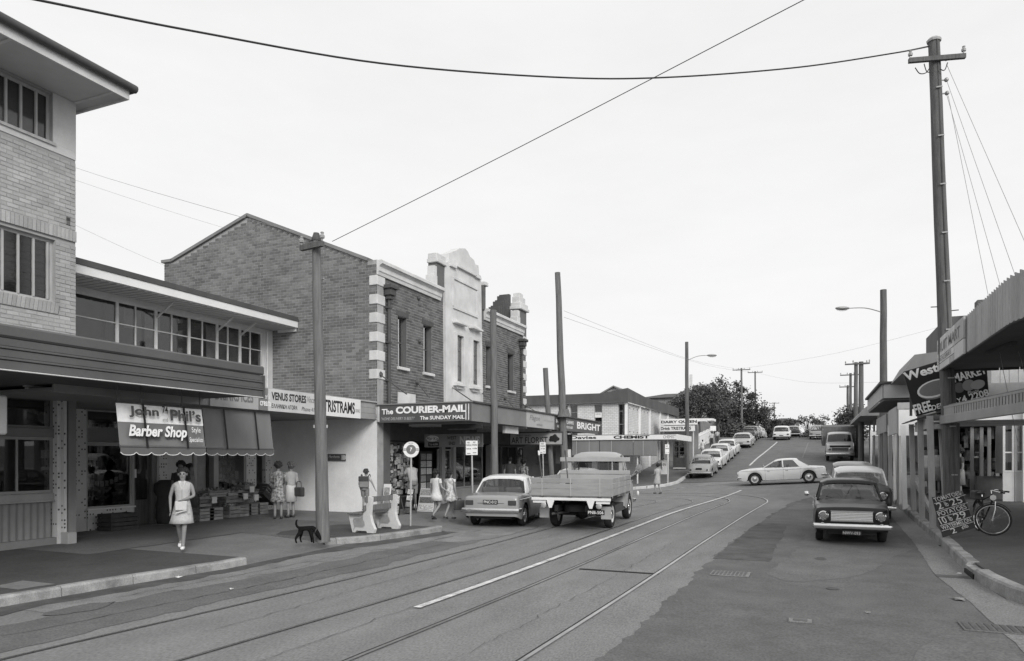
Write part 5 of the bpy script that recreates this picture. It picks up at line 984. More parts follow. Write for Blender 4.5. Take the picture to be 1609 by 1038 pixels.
def car(name, lab, loc, rz, S, body, roofmat=None, group=None, plate=None, det=2, tilt=0., cat='car', top=None):
    t = thing(name, lab, cat, loc, rz, group, tilt); L, Wd, H, belt, sill = S['L'], S['W'], S['H'], S['belt'], S.get('sill',.24); hw = Wd/2; r = S.get('r',.31); ar = r+.05
    y0, y1 = S.get('y0',-L/2), L/2; tp = S['top']; gy = S['gh']; roofmat = roofmat or body; yr, yf = S['yr'], S['yf']; wr_ = S.get('tum',.76)*hw; rd = S.get('round',.10)
    def half(y):
        d = min(y-y0, y1-y); k = 1-(S.get('taper',.07))*max(0, (abs(y)-L*.22)/(L*.28))**2
        if d < rd: k *= .9+.1*math.sqrt(max(0, 1-((rd-d)/rd)**2))
        return hw*k
    def sec(y):
        w = half(y); zt = itp(tp, y); b = sill; d = min(y-y0, y1-y)
        if d < .3: b = sill+.1*(1-d/.3)
        for q in (yr, yf):
            if abs(y-q) < ar: b = max(b, r+math.sqrt(ar*ar-(y-q)**2))
        b = min(b, zt-.16); z = lambda f: b+(zt-b)*f; bl = S.get('bulge',.0)
        return [(w*.955,b),(w*.985,z(.18)),(w,z(.42)),(w*(.995),z(.66)),(w*(.975-bl),z(.86)),(w*(.94-bl),z(.955)),(w*(.84-bl),z(.995)),(w*.45,zt+.012),(0,zt+.018)]
    ys = set([y0+.0,y0+.015,y0+.04,y0+.08,y1-.08,y1-.04,y1-.015,y1]+frange(y0,y1,.09 if det > 1 else .16))
    for q in (yr,yf):
        for k in range(-7,8): ys.add(q+ar*math.sin(k/7*math.pi/2)*.999)
    ys = sorted(y for y in ys if y0 <= y <= y1)
    mb = MB(); rows = []
    for y in ys: s = sec(y); rows.append([(-x,y,z) for x,z in s]+[(x,y,z) for x,z in s[-2::-1]])
    n = len(rows[0]); b0 = len(mb.v); mb.v += [p for r_ in rows for p in r_]
    for i in range(len(rows)-1):
        cabin = gy[0]+.03 < (ys[i]+ys[i+1])/2 < gy[3]-.03
        for j in range(n-1): mb.f.append((i*n+j,(i+1)*n+j,(i+1)*n+j+1,i*n+j+1)); mb.mi.append(1 if cabin and 6 <= j <= n-8 else 0)
    mb.f += [tuple(range(n)), tuple(range((len(rows)-1)*n, len(rows)*n))[::-1]]; mb.mi += [0,0]
    bo = mb.build('body', [body,'dark_deck'], t, 1)  # second colour: closed beltline deck, painted dark for the shaded cabin hollow
    MB().box(-hw+.27,hw-.27,y0+.15,y1-.12,sill+.02,belt-.2).build('underbody', 'black', t)
    MB().box(-hw*.93,hw*.93,yr+ar+.01,yf-ar-.01,sill-.02,sill+.2).build('sill_panel', 'trim', t)
    wt, ri, hc = wheel_mesh(r, S.get('tw',.16))
    for q in (yr,yf):
        for s in (-1,1):
            o = share('wheel', wt, t, (s*(hw*.955-.09), q, r), (0,0,0 if s > 0 else math.pi)); a = share('rim', ri, o, (0,0,0))
            if det: share('hubcap', hc, o, (0,0,0))
    # greenhouse
    a0, a1, a2, a3 = gy; wb0, wb3 = half(a0)*.9, half(a3)*.9; wb = lambda y: (half(y)*(.94-S.get('bulge',0.))-.01); zb = lambda y: itp(tp, y)-.01; zr = H-S.get('crown',.035)-.088; mb = MB(); rr = []
    N = 8; nx = 8
    for i, y in enumerate([a1-.06,a1-.02]+[a1+(a2-a1)*k/N for k in range(N+1)]+[a2+.03,a2+.08]):
        e = (y-a1)/(a2-a1); cr = S.get('crown',.035); base = H-cr*(2*e-1)**2; dd = 0
        if y < a1 or y > a2: dd = .05 if (y < a1-.04 or y > a2+.05) else .018
        rr.append([(wr_*(2*k/nx-1)*(1.0), y, base-dd-.05*abs(2*k/nx-1)**3-(.035 if k in (0,nx) else 0)) for k in range(nx+1)])
    mb.grid(rr); mb.grid([[(p[0]*.985,p[1],p[2]-.03) for p in q] for q in rr], True)
    for k in (0,nx): mb.grid([[q[k] for q in rr], [(q[k][0]*.985,q[k][1],q[k][2]-.03) for q in rr]])
    for k in (0,-1): mb.grid([rr[k], [(p[0]*.985,p[1],p[2]-.03) for p in rr[k]]])
    mb.build('roof', roofmat, t, 1)
    yB = S.get('B', (a1+a2)/2-.05); pw = .05
    for s in (-1,1):
        MB().beam((s*(wb(a3)-.03), a3-.01, zb(a3)), (s*(wr_-.025), a2+.06, zr+.012), .04, .045).build('front_pillar', roofmat, t); xb = wb(yB); MB().beam((s*(xb-.01), yB, zb(yB)), (s*(wr_-.012), yB+.02, zr+.03), .03, .06, (0,1,0)).build('door_pillar', roofmat, t)
        cw, ct = S.get('cw',.3), S.get('ct',.12); P = [(a0-.0,zb(a0),wb(a0)),(a0+cw,zb(a0+cw),wb(a0+cw)),(a1+ct,zr+.02,wr_-.008),(a1-.05,zr+.004,wr_-.008)]
        vs = [(s*w_,y,z) for y,z,w_ in P]+[(s*(w_-.04),y,z) for y,z,w_ in P]; MB().add(vs, [(0,1,2,3),(4,5,6,7),(0,1,5,4),(1,2,6,5),(2,3,7,6),(3,0,4,7)]).build('rear_pillar', roofmat, t)
        for q in S.get('D', ()): MB().beam((s*(wb(q)-.01), q, zb(q)), (s*(wr_-.012), q, zr+.02), .03, .08, (0,1,0)).build('door_pillar', roofmat, t)
    def pane(nm, c, bow=0., ax='y'):
        mb = MB(); rows = []
        for i in range(7):
            u = i/6; rows.append([])
            for j in range(4):
                v = j/3; p = (Vector(c[0])*(1-u)+Vector(c[1])*u)*(1-v)+(Vector(c[3])*(1-u)+Vector(c[2])*u)*v; p.y += bow*math.sin(math.pi*u)*(1-.2*v); rows[-1].append(p)
        mb.grid(rows); return mb.build(nm, 'glass_car', t, 2)
    pane('windscreen', [(-wb(a3)+.03,a3-.02,zb(a3)+.02),(wb(a3)-.03,a3-.02,zb(a3)+.02),(wr_-.04,a2+.03,zr),(-wr_+.04,a2+.03,zr)], .07)
    ri_ = S.get('rw',.0); pane('rear_window', [(-wb(a0)+.06+ri_,a0+.015,zb(a0)+.03),(wb(a0)-.06-ri_,a0+.015,zb(a0)+.03),(wr_-.06-ri_,a1-.0,zr-.01),(-wr_+.06+ri_,a1-.0,zr-.01)], -.06)
    for s in (-1,1):
        cuts = [a0+S.get('cw',.3)]+list(S.get('D',()))+[yB, a3-.05]; tops = [a1+S.get('ct',.12)]+list(S.get('D',()))+[yB, a2+.01]
        for k in range(len(cuts)-1): pane('side_window', [(s*(wb(cuts[k])-.015),cuts[k]+.02,zb(cuts[k])+.02),(s*(wb(cuts[k+1])-.015),cuts[k+1]-.02,zb(cuts[k+1])+.02),(s*(wr_-.025),tops[k+1]-.02,zr-.0),(s*(wr_-.025),tops[k]+.02,zr-.0)])
    if det:
        for yy in (S.get('seat',yB-.15), max(a0+.15, S.get('seat',yB-.15)-.85)):
            for s in (-1,1): MB().bbox(s*hw*.42-.24,s*hw*.42+.24,yy-.07,yy+.06,belt-.15,belt+.17,.04).build('seat', 'seat', t, 1)
        mb = MB(); mb.tube([(hw*.42+.17*math.cos(k*.4488), a3-.42+.05*math.sin(k*.4488), belt+.0+.16*math.sin(k*.4488)) for k in range(15)], .011, 6); mb.build('steering_wheel', 'black', t)
        MB().tube([(0,a2-.08,H-.16),(0,a2-.1,H-.12)], .02, 6).box(-.1,.1,a2-.1,a2-.08,H-.2,H-.14).build('rear_mirror', 'black', t)
    # trim
    def bar(nm, y, z, h, w, dep, mat='chrome', wrap=.25, s=1):
        P = [(-w,y-s*wrap,z),(-w*.99,y-s*.06,z),(-w*.93,y,z),(0,y+s*.02,z),(w*.93,y,z),(w*.99,y-s*.06,z),(w,y-s*wrap,z)]; mb = MB(); P = bez(P, 4); mb.tube(P, h, 8, True, dep); return mb.build(nm, mat, t, 1)
    zbm = S.get('bz',.42)
    if not S.get('norear'): bar('rear_bumper', y0-.05, zbm, .028, hw*.97, 1.9, wrap=.3, s=-1)
    bar('front_bumper', y1+.05, S.get('bzf',zbm), S.get('bh',.028), hw*.97, 1.9)
    if det:
        P = lambda y, e=.0015: [(x+e*(1 if x else 0), y, z+(e if k > 5 else 0)) for k, (x,z) in enumerate(sec(y)[:6])]
        for yy in ([a3-.15] if not S.get('doors',4) else [a3-.12, yB, yB-.95][:3 if S.get('doors',4) == 4 else 2]):
            if abs(yy-yr) < ar+.03: yy = yr+ar+.05
            for s in (-1,1): mb = MB(); q = P(yy); q2 = P(yy+.008); mb.grid([[(s*x,y,z) for x,y,z in q],[(s*x,y,z) for x,y,z in q2]]); mb.build('door_seam', 'black', t)
            for s in (-1,1): MB().bbox(s*(hw+.012)-.012,s*(hw+.012)+.012,yy-.25,yy-.12,belt-.16,belt-.135,.004).build('door_handle', 'chrome', t) if yy > yB-.5 else None
        for s in (-1,1): mb = MB(); q = [sec(y) for y in frange(y0+.15,y1-.15,.2)]; yl = frange(y0+.15,y1-.15,.2); mb.tube([(s*(k[3][0]+.004), y, S.get('mz',belt-.1)) for k, y in zip(q, yl)], .008, 5); mb.build('side_moulding', 'chrome', t)
    wl = half(y0+.02); wf = half(y1-.02)
    if not S.get('norear'):
        k = S.get('tail','box'); zt = S.get('tz',.66)
        for s in (-1,1):
            if k == 'box': MB().bbox(s*(wl-.14)-.11,s*(wl-.14)+.11,y0-.02,y0+.03,zt-.065,zt+.065,.012).build('tail_lamp', 'lamp_red', t); 
            else: mb = MB(); mb.lathe([(.06,-.02),(.06,.03),(.04,.055),(.005,.06)], 12, basis((1,0,0),(0,0,1),(0,-1,0),(s*(wl-.1),y0+.03,zt))); mb.build('tail_lamp', 'lamp_red', t, 1)
        pz = S.get('pz',.6); p = MB().bbox(-.2,.2,y0-.03,y0+.0,pz-.055,pz+.055,.005).build('number_plate', 'black', t)
        if plate: text(plate, p, W[t.name] @ Vector((-.175,y0-.032,pz-.037)), (W[t.name].to_3x3() @ Vector((1,0,0))), .35, .075, 'ink_white')
        if det: MB().box(-wl*.5,wl*.5,y0-.006,y0-.001,itp(tp,y0+.05)-.2,itp(tp,y0+.05)-.19).build('boot_seam', 'black', t); MB().ball((0,y0-.015,itp(tp,y0+.05)-.14), .022, 8, 5).build('boot_lock', 'chrome', t)
    hz_ = S.get('hz',.66); 
    if det or S.get('front'):
        gw = wf-.3; g_ = MB().box(-gw,gw,y1-.02,y1+.008,hz_-.1,hz_+.1).build('grille', S.get('gmat','black'), t)
        for k in range(6): MB().box(-gw,gw,y1+.009,y1+.02,hz_-.09+k*.033,hz_-.078+k*.033).build('grille_bar', 'chrome', g_)
        MB().box(-gw-.01,gw+.01,y1+.004,y1+.028,hz_+.1,hz_+.116).box(-gw-.01,gw+.01,y1+.004,y1+.028,hz_-.118,hz_-.102).build('grille_frame', 'chrome', g_)
        for s in (-1,1):
            m = basis((1,0,0),(0,0,1),(0,1,0),(s*(wf-.15),y1-.03,hz_)); h = MB().lathe([(.105,0),(.105,.05),(.088,.065),(.086,.05)], 20, m, False).build('headlamp', 'chrome', t, 1)
            MB().lathe([(.084,.05),(.06,.02),(.02,.0),(.004,0)], 18, m).build('reflector', 'reflector', h, 1); MB().lathe([(.086,.055),(.06,.072),(.004,.08)], 18, m).build('lens', 'lens', h, 1)
            MB().ball((s*(wf-.13),y1+.02,hz_-.17), (.04,.02,.025), 8, 5).build('indicator', 'lamp_amber', t, 2)
        for s in (-1,1): MB().beam((s*.32-.2*s*0,a3+.035,itp(tp,a3)+.035),(s*.32+.36*(1 if s > 0 else 1)-.18,a3-.02,itp(tp,a3)+.07),.012,.012).build('wiper', 'black', t)
        p = MB().bbox(-.19,.19,y1+.05,y1+.07,S.get('pzf',.36)-.05,S.get('pzf',.36)+.05,.004).build('number_plate', 'black', t)
        if S.get('fplate'): d = W[t.name].to_3x3(); text(S['fplate'], p, W[t.name] @ Vector((.17,y1+.072,S.get('pzf',.36)-.035)), d @ Vector((-1,0,0)), .33, .062, 'ink_pale')
    if det > 1:
        m = MB(); m.beam((hw-.05,a3-.05,belt+.02),(hw+.13,a3-.0,belt+.13),.015,.015); m.lathe([(.06,0),(.055,.03),(.02,.05)], 14, basis((1,0,0),(0,0,1),(0,1,0),(hw+.15,a3-.0,belt+.15))); m.build('wing_mirror', 'chrome', t, 1)
    return t
TOR = dict(L=4.1,W=1.6,H=1.38,belt=.86,sill=.22,r=.3,yr=-1.25,yf=1.2,top=[(-2.05,.8),(-2.0,.86),(-1.3,.895),(-.2,.875),(.72,.87),(1.6,.82),(2.0,.75),(2.05,.68)],gh=(-1.08,-.7,.2,.8),tum=.78,cw=.34,ct=.16,B=-.25,doors=2,tz=.68,pz=.7,bz=.48,hz=.6,taper=.05)
HK = dict(L=4.62,W=1.82,H=1.42,belt=.9,sill=.24,r=.33,yr=-1.42,yf=1.4,top=[(-2.31,.72),(-2.26,.86),(-1.5,.93),(-.2,.93),(.8,.95),(1.7,.92),(2.2,.84),(2.31,.74)],gh=(-1.45,-.85,.25,.95),tum=.74,cw=.5,ct=.22,B=-.12,tz=.66,pz=.52,bz=.45,hz=.66,seat=-.35,taper=.06)
VIV = dict(L=3.94,W=1.51,H=1.35,belt=.86,sill=.2,r=.29,yr=-1.12,yf=1.2,top=[(-1.97,.74),(-1.9,.84),(-1.1,.88),(.0,.87),(.7,.88),(1.5,.84),(1.9,.79),(1.97,.7)],gh=(-1.15,-.8,.1,.66),tum=.8,cw=.3,ct=.12,B=-.3,doors=2,bz=.4,bzf=.4,hz=.62,pzf=.27,fplate='NWV-093',gmat='white',bh=.03,round=.06,taper=.045)  # white grille backing stands in for bright reflections on the chrome
OLD = dict(L=3.9,W=1.58,H=1.5,belt=.93,sill=.28,r=.31,yr=-1.12,yf=1.12,top=[(-1.95,.5),(-1.9,.66),(-1.75,.8),(-1.4,.93),(-.9,.98),(.7,.97),(1.3,.93),(1.75,.82),(1.95,.6)],gh=(-1.2,-.72,.15,.72),tum=.72,cw=.4,ct=.2,B=-.15,tail='round',tz=.6,pz=.68,bz=.4,hz=.7,round=.35,taper=.14,bulge=.04,crown=.09,rw=.1)
SED = dict(L=4.4,W=1.7,H=1.45,belt=.9,sill=.24,r=.32,yr=-1.3,yf=1.3,top=[(-2.2,.7),(-2.14,.84),(-1.4,.91),(-.2,.91),(.8,.92),(1.7,.88),(2.1,.8),(2.2,.68)],gh=(-1.4,-.88,.2,.86),tum=.76,cw=.34,ct=.14,B=-.15,tz=.66,pz=.52,bz=.42,hz=.66)
BIG = dict(SED, L=4.8, W=1.86, H=1.42, yr=-1.45, yf=1.45, top=[(-2.4,.72),(-2.34,.86),(-1.5,.92),(-.2,.91),(.8,.93),(1.8,.9),(2.3,.82),(2.4,.7)])
WAG = dict(L=4.6,W=1.8,H=1.5,belt=.92,sill=.26,r=.33,yr=-1.35,yf=1.4,top=[(-2.3,.86),(-2.25,.92),(-.2,.92),(.8,.94),(1.7,.9),(2.2,.82),(2.3,.72)],gh=(-2.2,-1.95,.2,.92),tum=.78,cw=.12,ct=.1,B=-.15,D=(-1.1,),tz=.62,pz=.5,bz=.42,hz=.66)
TALL = dict(OLD, L=4.2, W=1.66, H=1.5, tum=.8, crown=.08, belt=.95, top=[(-2.1,.6),(-1.95,.8),(-1.3,.93),(.8,.97),(1.4,.93),(1.9,.86),(2.1,.66)], gh=(-1.3,-.9,.45,.95), hz=.74)
def gz(x, y): return g(x, y)
def slope(x, y, rz=0): return math.atan((g(x,y+1.4)-g(x,y-1.4))/2.8)*math.cos(rz)
def put(x, y, dz=.0): return (x, y, g(x,y)+dz)
rzt = R(8); tc_ = (-8.2,19.1)
car('parked_car', 'pale two-tone sedan with white roof pulling in behind the tray truck', put(*tc_,.004), rzt, TOR, 'car_grey', 'car_white', plate='PNC-012', tilt=slope(*tc_))
c_ = (-8.15,26.0); car('parked_car', 'white sedan mostly hidden between the pale sedan and the tray truck', put(*c_), 0, SED, 'car_white', 'car_white', det=1, tilt=slope(*c_))
c_ = (-1.7,42.9); ws = car('moving_car', 'white four-door sedan crossing the intersection side on', put(*c_,.01), R(91.5), HK, 'car_white', 'car_white', tilt=-math.atan(.06))
c_ = (.73,18.78); car('parked_car', 'small dark two-door sedan parked facing the camera with wide chrome grille', put(*c_,.012), math.pi, VIV, 'car_black', tilt=-slope(*c_))
c_ = (1.22,24.1); car('parked_car', 'white-roofed older car parked right behind the small dark sedan', put(*c_,.012), math.pi, TALL, 'car_dark', 'car_white', det=1, tilt=-slope(*c_))
c_ = (1.3,29.6); car('parked_car', 'dark rounded car third in the row along the right kerb', put(*c_,.01), math.pi, TALL, 'car_mid', 'car_mid', det=1, tilt=-slope(*c_))
gp = 'cars parked up the left side of the hill'
for (y, S, m, rm, lab) in [(50.2,OLD,'car_grey',None,'grey rounded old sedan, first of the row parked below the telephone box'),(55.2,SED,'car_white',None,'white sedan parked just ahead of the grey rounded sedan'),(60.2,SED,'car_cream','car_white','third car of the parked row, pale with a white roof'),(65.2,SED,'car_white',None,'fourth car of the parked row, white, half hidden by those below it'),(74.2,BIG,'car_silver','car_cream','wide pale sedan parked alone after the gap in the row'),(80.2,SED,'car_dark',None,'black sedan parked just above the wide pale sedan'),(85.2,WAG,'car_mid',None,'grey van-like wagon parked near the top of the hill'),(90.4,SED,'car_white',None,'white car parked at the top of the row'),(95.6,SED,'car_cream',None,'last pale car of the row on the crest')]:
    x = -7.05 if y < 70 else -6.55; car('parked_car', lab, put(x,y), R(-1), S, m, rm, gp, det=0, tilt=slope(x,y))
car('moving_car', 'white station wagon driving up the hill left of the centre line', put(-3.3,83.6), 0, WAG, 'car_white', det=0, tilt=slope(-3.3,83.6)); car('moving_car', 'small dark car just ahead of the white wagon on the crest', put(-2.4,92.), 0, SED, 'car_dark', 'car_cream', det=0)
w = car('moving_car', 'grey station wagon with roof rack cresting the hill on the right', put(.35,84), 0, WAG, 'car_grey', det=0, tilt=slope(.35,84)); mb = MB()
for s in (-1,1): mb.tube([(s*.5,-1.7,1.6),(s*.5,.1,1.6)], .02, 6)
for k in range(5): mb.tube([(-.5,-1.7+k*.45,1.6),(.5,-1.7+k*.45,1.6)], .015, 6)
mb.build('roof_rack', 'dark', w)
# tray truck seen from behind
tx, ty = -5.66, 17.0; rzk = R(3.5)
UTE = dict(L=4.7,W=1.72,H=2.0,belt=1.22,sill=.36,r=.36,y0=.62,yr=-.95,yf=1.55,top=[(.6,1.24),(.75,1.25),(1.3,1.24),(1.6,1.2),(2.2,1.1),(2.35,.95)],gh=(.68,.74,1.25,1.6),tum=.8,cw=.12,ct=.1,B=1.1,doors=2,norear=1,bz=.5,hz=.85,crown=.06,seat=.95,round=.1,tw=.19)
fw_ = Vector((-math.sin(rzk), math.cos(rzk), 0)); cl = Vector((tx,ty,0))+fw_*2.2
tk = car('tray_truck', 'grey drop-side tray truck driving away with a chrome mirror', (cl.x, cl.y, g(cl.x,cl.y)+.01), rzk, UTE, 'truck_grey', cat='truck', tilt=slope(cl.x,cl.y))
def tp(nm, mat, *bx, bev=0., par=tk, label=None): 
    for b in bx: o = (MB().bbox(*b, bev) if bev else MB().box(*b)).build(nm, mat, par, label=label)
    return o
hw = 1.02; yb, yt = -2.2, .45
tp('chassis_rail', 'black', (-.45,-.35,yb+.1,1.0,.5,.66), (.35,.45,yb+.1,1.0,.5,.66)); tp('tray_floor', 'timber', (-hw,hw,yb,yt,.84,.9)); tp('tray_edge', 'white', (-hw-.01,hw+.01,yb-.03,yb-.001,.79,.86), bev=.006)
tp('tray_hanger', 'white', (-hw+.02,-.65,yb+.01,yb+.04,.72,.789)); tp('tray_hanger', 'white', (.65,hw-.02,yb+.01,yb+.04,.72,.789))
for s in (-1,1): MB().prism([(s*.42,.79),(s*.62,.79),(s*.56,.6),(s*.49,.6)], yb-.03, yb+.0, basis((1,0,0),(0,0,1),(0,1,0),(0,0,0))).build('spare_bracket', 'white', tk)
for nm, x0, x1, y0, y1, n in (('tailgate',-hw,hw,yb,yb+.03,0), ('side_board',-hw-.03,-hw,yb+.0,yt,1), ('side_board',hw,hw+.03,yb+.0,yt,1)):
    for k, (a, b) in enumerate(((.905,1.08),(1.085,1.21),(1.235,1.35))): tp(nm, 'tray', (x0,x1,y0,y1,a,b), bev=.004)
    if n: 
        for q in (yb+.08, yb+.9, yb+1.75, yt-.1): xx = x0-.008 if x0 < 0 else x1; tp('side_strap', 'light', (xx,xx+.008,q,q+.026,.86,1.35))
for q in (-.75,0,.75): tp('tail_strap', 'light', (q-.013,q+.013,yb-.008,yb,.87,1.35)); MB().tube([(q-.05,yb-.012,.885),(q+.05,yb-.012,.885)], .018, 8).build('hinge', 'iron', tk)
tp('slot_rail', 'black', *[(hw+.001,hw+.02,yb+.1+k*.14,yb+.2+k*.14,.8,.89) for k in range(5)])
tp('headboard_rail', 'light', (-hw,hw,yt+.02,yt+.07,1.72,1.84), (-hw,hw,yt+.02,yt+.07,1.36,1.47), bev=.005); tp('headboard_post', 'light', (-.8,-.7,yt+.071,yt+.12,.9,1.84), (.7,.8,yt+.071,yt+.12,.9,1.84)); tp('headboard_panel', 'light', (-hw,hw,yt+.02,yt+.06,.9,1.35))
for s in (-1,1): tp('mudflap', 'light', (s*.82-.13,s*.82+.13,yb+.42,yb+.45,.3,.62)); tp('mudguard', 'dark', (s*.82-.14,s*.82+.14,yb+.5,yb+1.9,.76,.79)); mb = MB(); mb.lathe([(.075,0),(.075,.04),(.05,.06),(.004,.065)], 14, basis((1,0,0),(0,0,1),(0,-1,0),(s*.72,yb+.06,.66))); mb.build('tail_lamp', 'lamp_amber', tk, 1)
mb = MB(); mb.lathe([(.2,-.09),(.33,-.09),(.36,-.04),(.36,.04),(.33,.09),(.2,.09)], 22, Matrix.Translation((0,yb+.7,.56))); mb.build('spare_wheel', 'tyre', tk, 1)
mb = MB(); mb.tube([(-.75,-.95,.36),(.75,-.95,.36)], .06, 8); mb.ball((0,-.95,.36), .16, 10, 6); mb.build('rear_axle', 'black', tk, 1); MB().tube([(-.3,.8,.4),(-.32,-1.3,.42),(-.5,yb+.1,.44)], .03, 8).build('exhaust', 'iron', tk, 1)
p = tp('number_plate', 'black', (.42,.86,yb+.03,yb+.05,.44,.56)); d = W[tk.name].to_3x3(); text('PNB-506', p, W[tk.name] @ Vector((.445,yb+.028,.465)), d @ Vector((1,0,0)), .39, .075, 'ink_white')
mb = MB(); mb.tube([(.86,1.5,1.3),(1.08,1.55,1.5)], .012, 6); mb.lathe([(.1,0),(.09,.03),(.03,.06),(.004,.065)], 16, basis((1,0,0),(0,0,1),(0,1,0),(1.1,1.53,1.52))); mb.build('wing_mirror', 'chrome', tk, 1)
MB().ball((.97,2.1,.72), (.04,.05,.08), 8, 6).build('side_lamp', 'white', tk, 2)
# shovels standing in the tray
for i, (u, z0, sx, lab) in enumerate(((-.86,.92,-.2,'long-handled shovel with white grip leaning out of the truck tray'),(-.5,.92,-.16,'dark tool handle leaning at the front of the truck tray'))):
    p = W[tk.name] @ Vector((u,yb+.5+i*1.2,z0)); q = W[tk.name] @ Vector((u+sx,yb+.75+i*1.2,1.92)); s = thing('shovel', lab, 'shovel', p); MB().tube([p,q], .018, 8).build('handle', 'dark', s, True, True); MB().tube([q, q+(q-p).normalized()*.13], .024, 8).build('grip', 'white' if i == 0 else 'dark', s, True, True); MB().bbox(-.1,.1,-.01,.01,-.02,.24,.008).build('blade', 'iron', s)
# stock truck parked up the hill, facing the camera
bx, by = 1.75, 60.5; BED = dict(L=4.4,W=1.95,H=2.15,belt=1.42,sill=.4,r=.42,y0=-.6,yr=-2.6,yf=1.2,top=[(-.6,1.42),(.6,1.44),(1.1,1.4),(1.9,1.25),(2.2,.95)],gh=(-.5,-.4,.45,.85),tum=.84,cw=.15,ct=.1,B=.0,doors=2,norear=1,bz=.6,bzf=.58,bh=.06,hz=.95,front=1,tw=.22,crown=.06,round=.2)
bt = car('stock_truck', 'pale cab truck with slatted timber crate body parked facing downhill on the right', put(bx,by,.0), math.pi, BED, 'car_silver', 'car_cream', cat='truck', det=0, tilt=-slope(bx,by))
tp('crate_floor', 'timber', (-1.15,1.15,-4.2,-.75,1.0,1.1), par=bt); tp('crate_wall', 'timber', (-1.15,1.15,-.85,-.75,1.1,2.45), par=bt); tp('canvas_top', 'canvas_dark', (-1.12,1.12,-4.1,-.86,2.2,2.5), par=bt)
for s in (-1,1):
    for k in range(6): tp('slat', 'timber_pale', (s*1.16-.02,s*1.16+.02,-4.2,-.72,1.12+k*.22,1.25+k*.22), par=bt)
    for yy in (-.74,-2.4,-4.1): tp('upright', 'timber', (s*1.2-.03,s*1.2+.03,yy-.04,yy+.04,1.0,2.5), par=bt)
# ------------------------------------------------------------------ poles and wires
def pole(lab, base, top, r0, r1, mat='timber', arms=(), cap=None, name='power_pole', group=None, steps=()):
    base, top = Vector(base), Vector(top); t = thing(name, lab, 'pole', base, group=group); rnd = random.Random(int(base.y*10)); P = []; Rr = []
    for k in range(9):
        u = k/8; P.append(base.lerp(top, u)+Vector((rnd.uniform(-.012,.012), rnd.uniform(-.012,.012), 0))*(0 if k in (0,8) else 1)); Rr.append(r0+(r1-r0)*u)
    MB().tube(P, Rr, 12).build('shaft', mat, t, True, True)
    if cap: MB().lathe([(r1*1.2,0),(r1*1.15,.05),(r1*.75,.15),(r1*.7,.17)], 12, Matrix.Translation(top-Vector((0,0,.06)))).build('finial', 'dark', t, world=True)
    for dz, L, ang, ins in arms:
        c = top-Vector((0,0,dz)); d = Vector((math.cos(ang), math.sin(ang), 0)); n = Vector((-d.y,d.x,0)); c = c-n*(r1+.04); a = MB().beam(c-d*L/2, c+d*L/2, .09, .11).build('crossarm', 'timber_dark', t, world=True)
        for k in range(ins): q = c+d*L*(k/(ins-1)-.5)*.94; MB().lathe([(.02,0),(.02,.06),(.05,.07),(.055,.12),(.03,.16),(.04,.19),(.01,.21)], 8, Matrix.Translation(q+Vector((0,0,.05)))).build('insulator', 'porcelain', a, world=True)
    for z, s in steps: q = base.lerp(top, z); MB().tube([q, q+Vector((s*.3,-.05,0))], .014, 6).build('step_bolt', 'iron', t, world=True)
    return t
def wire(lab, pts, r, n=10, cat='cable'):
    P = bez(pts, n); tag(MB().tube(P, r, 5).build('overhead_wire', 'wire' if r > .0065 else 'wire_faint', None, True), lab, cat)
KB = 12.43; p0 = onG(508,851,.145); lt = at(497, 374, p0.y*CA-p0.x*SA)
lp = pole('weathered timber pole with small crossarm standing beside the black dog', p0, lt, .148, .088, 'timber', [(.2,.66,R(-8),2)], True)
MB().lathe([(.03,0),(.05,.04),(.05,.1),(.02,.14)], 8, Matrix.Translation(at(509,432,16.0)-Vector((0,.2,0)))).beam(at(503,440,15.9), at(509,437,15.8), .03,.03).build('insulator', 'porcelain', lp, world=True)
s = thing('bus_route_sign', 'small white arrow sign with bus route numbers on the timber pole', 'sign', at(502,678,15.3)); c = at(504.5,679,15.28); m = basis(Vector((CA,SA,0)), (0,0,1), Vector((SA,-CA,0)), c); MB().prism([(-.13,.0),(-.03,.09),(-.03,.07),(.11,.07),(.11,-.08),(-.03,-.08),(-.03,-.1)], 0, .012, m).build('arrow', 'white', s, world=True); MB(m).box(-.16,.14,.095,.16,0,.012).build('header', 'white', s, world=True)
for q, z in (('167',.01),('177',-.065)): text(q, s, c+Vector((CA,SA,0))*-.01+Vector((SA,-CA,0))*.013+Vector((0,0,z)), (CA,SA,0), .11, .055, 'ink', bold=.02)
text('BUS ROUTE', s, c+Vector((CA,SA,0))*-.13+Vector((SA,-CA,0))*.013+Vector((0,0,.11)), (CA,SA,0), .25, .035, 'ink')
rp0 = onG(1497,821,.2); rt = rp0.y*CA-rp0.x*SA; rtop = at(1467.5, 66, rt)
rp = pole('very tall timber power pole leaning left beside the market sign', rp0, rtop, .18, .13, 'timber_dark', [(.5,1.3,R(14),2)], None, steps=((.45,-1),(.44,1)))
cd_ = [at(1466+9.5*k*.9, 190+k*58, rt-.22) for k in range(7)]; MB().tube([rp0.lerp(rtop,k/10)+Vector((.05,-.165+.005*k,0)) for k in range(11)], .025, 6).build('cable_duct', 'dark', rp, True, True)
for k in range(9): q = rp0.lerp(rtop, .1+k*.1)+Vector((.05,-.17,0)); MB().box(-.06,.07,-.012,.012,-.015,.015,Matrix.Translation(q)).build('duct_clip', 'light', rp, world=True)
MB().lathe([(.16,0),(.17,.05),(.12,.1)], 10, Matrix.Translation(rtop)).build('pole_cap', 'light', rp, world=True)
for px, py in ((1487,92),(1487,125),(1488,146)): q = at(px, py, rt-.1); MB().beam(q-Vector((.28,.05,0)), q, .025,.025).ball(q, .055, 8, 5).build('bracket_insulator', 'porcelain', rp, world=True)
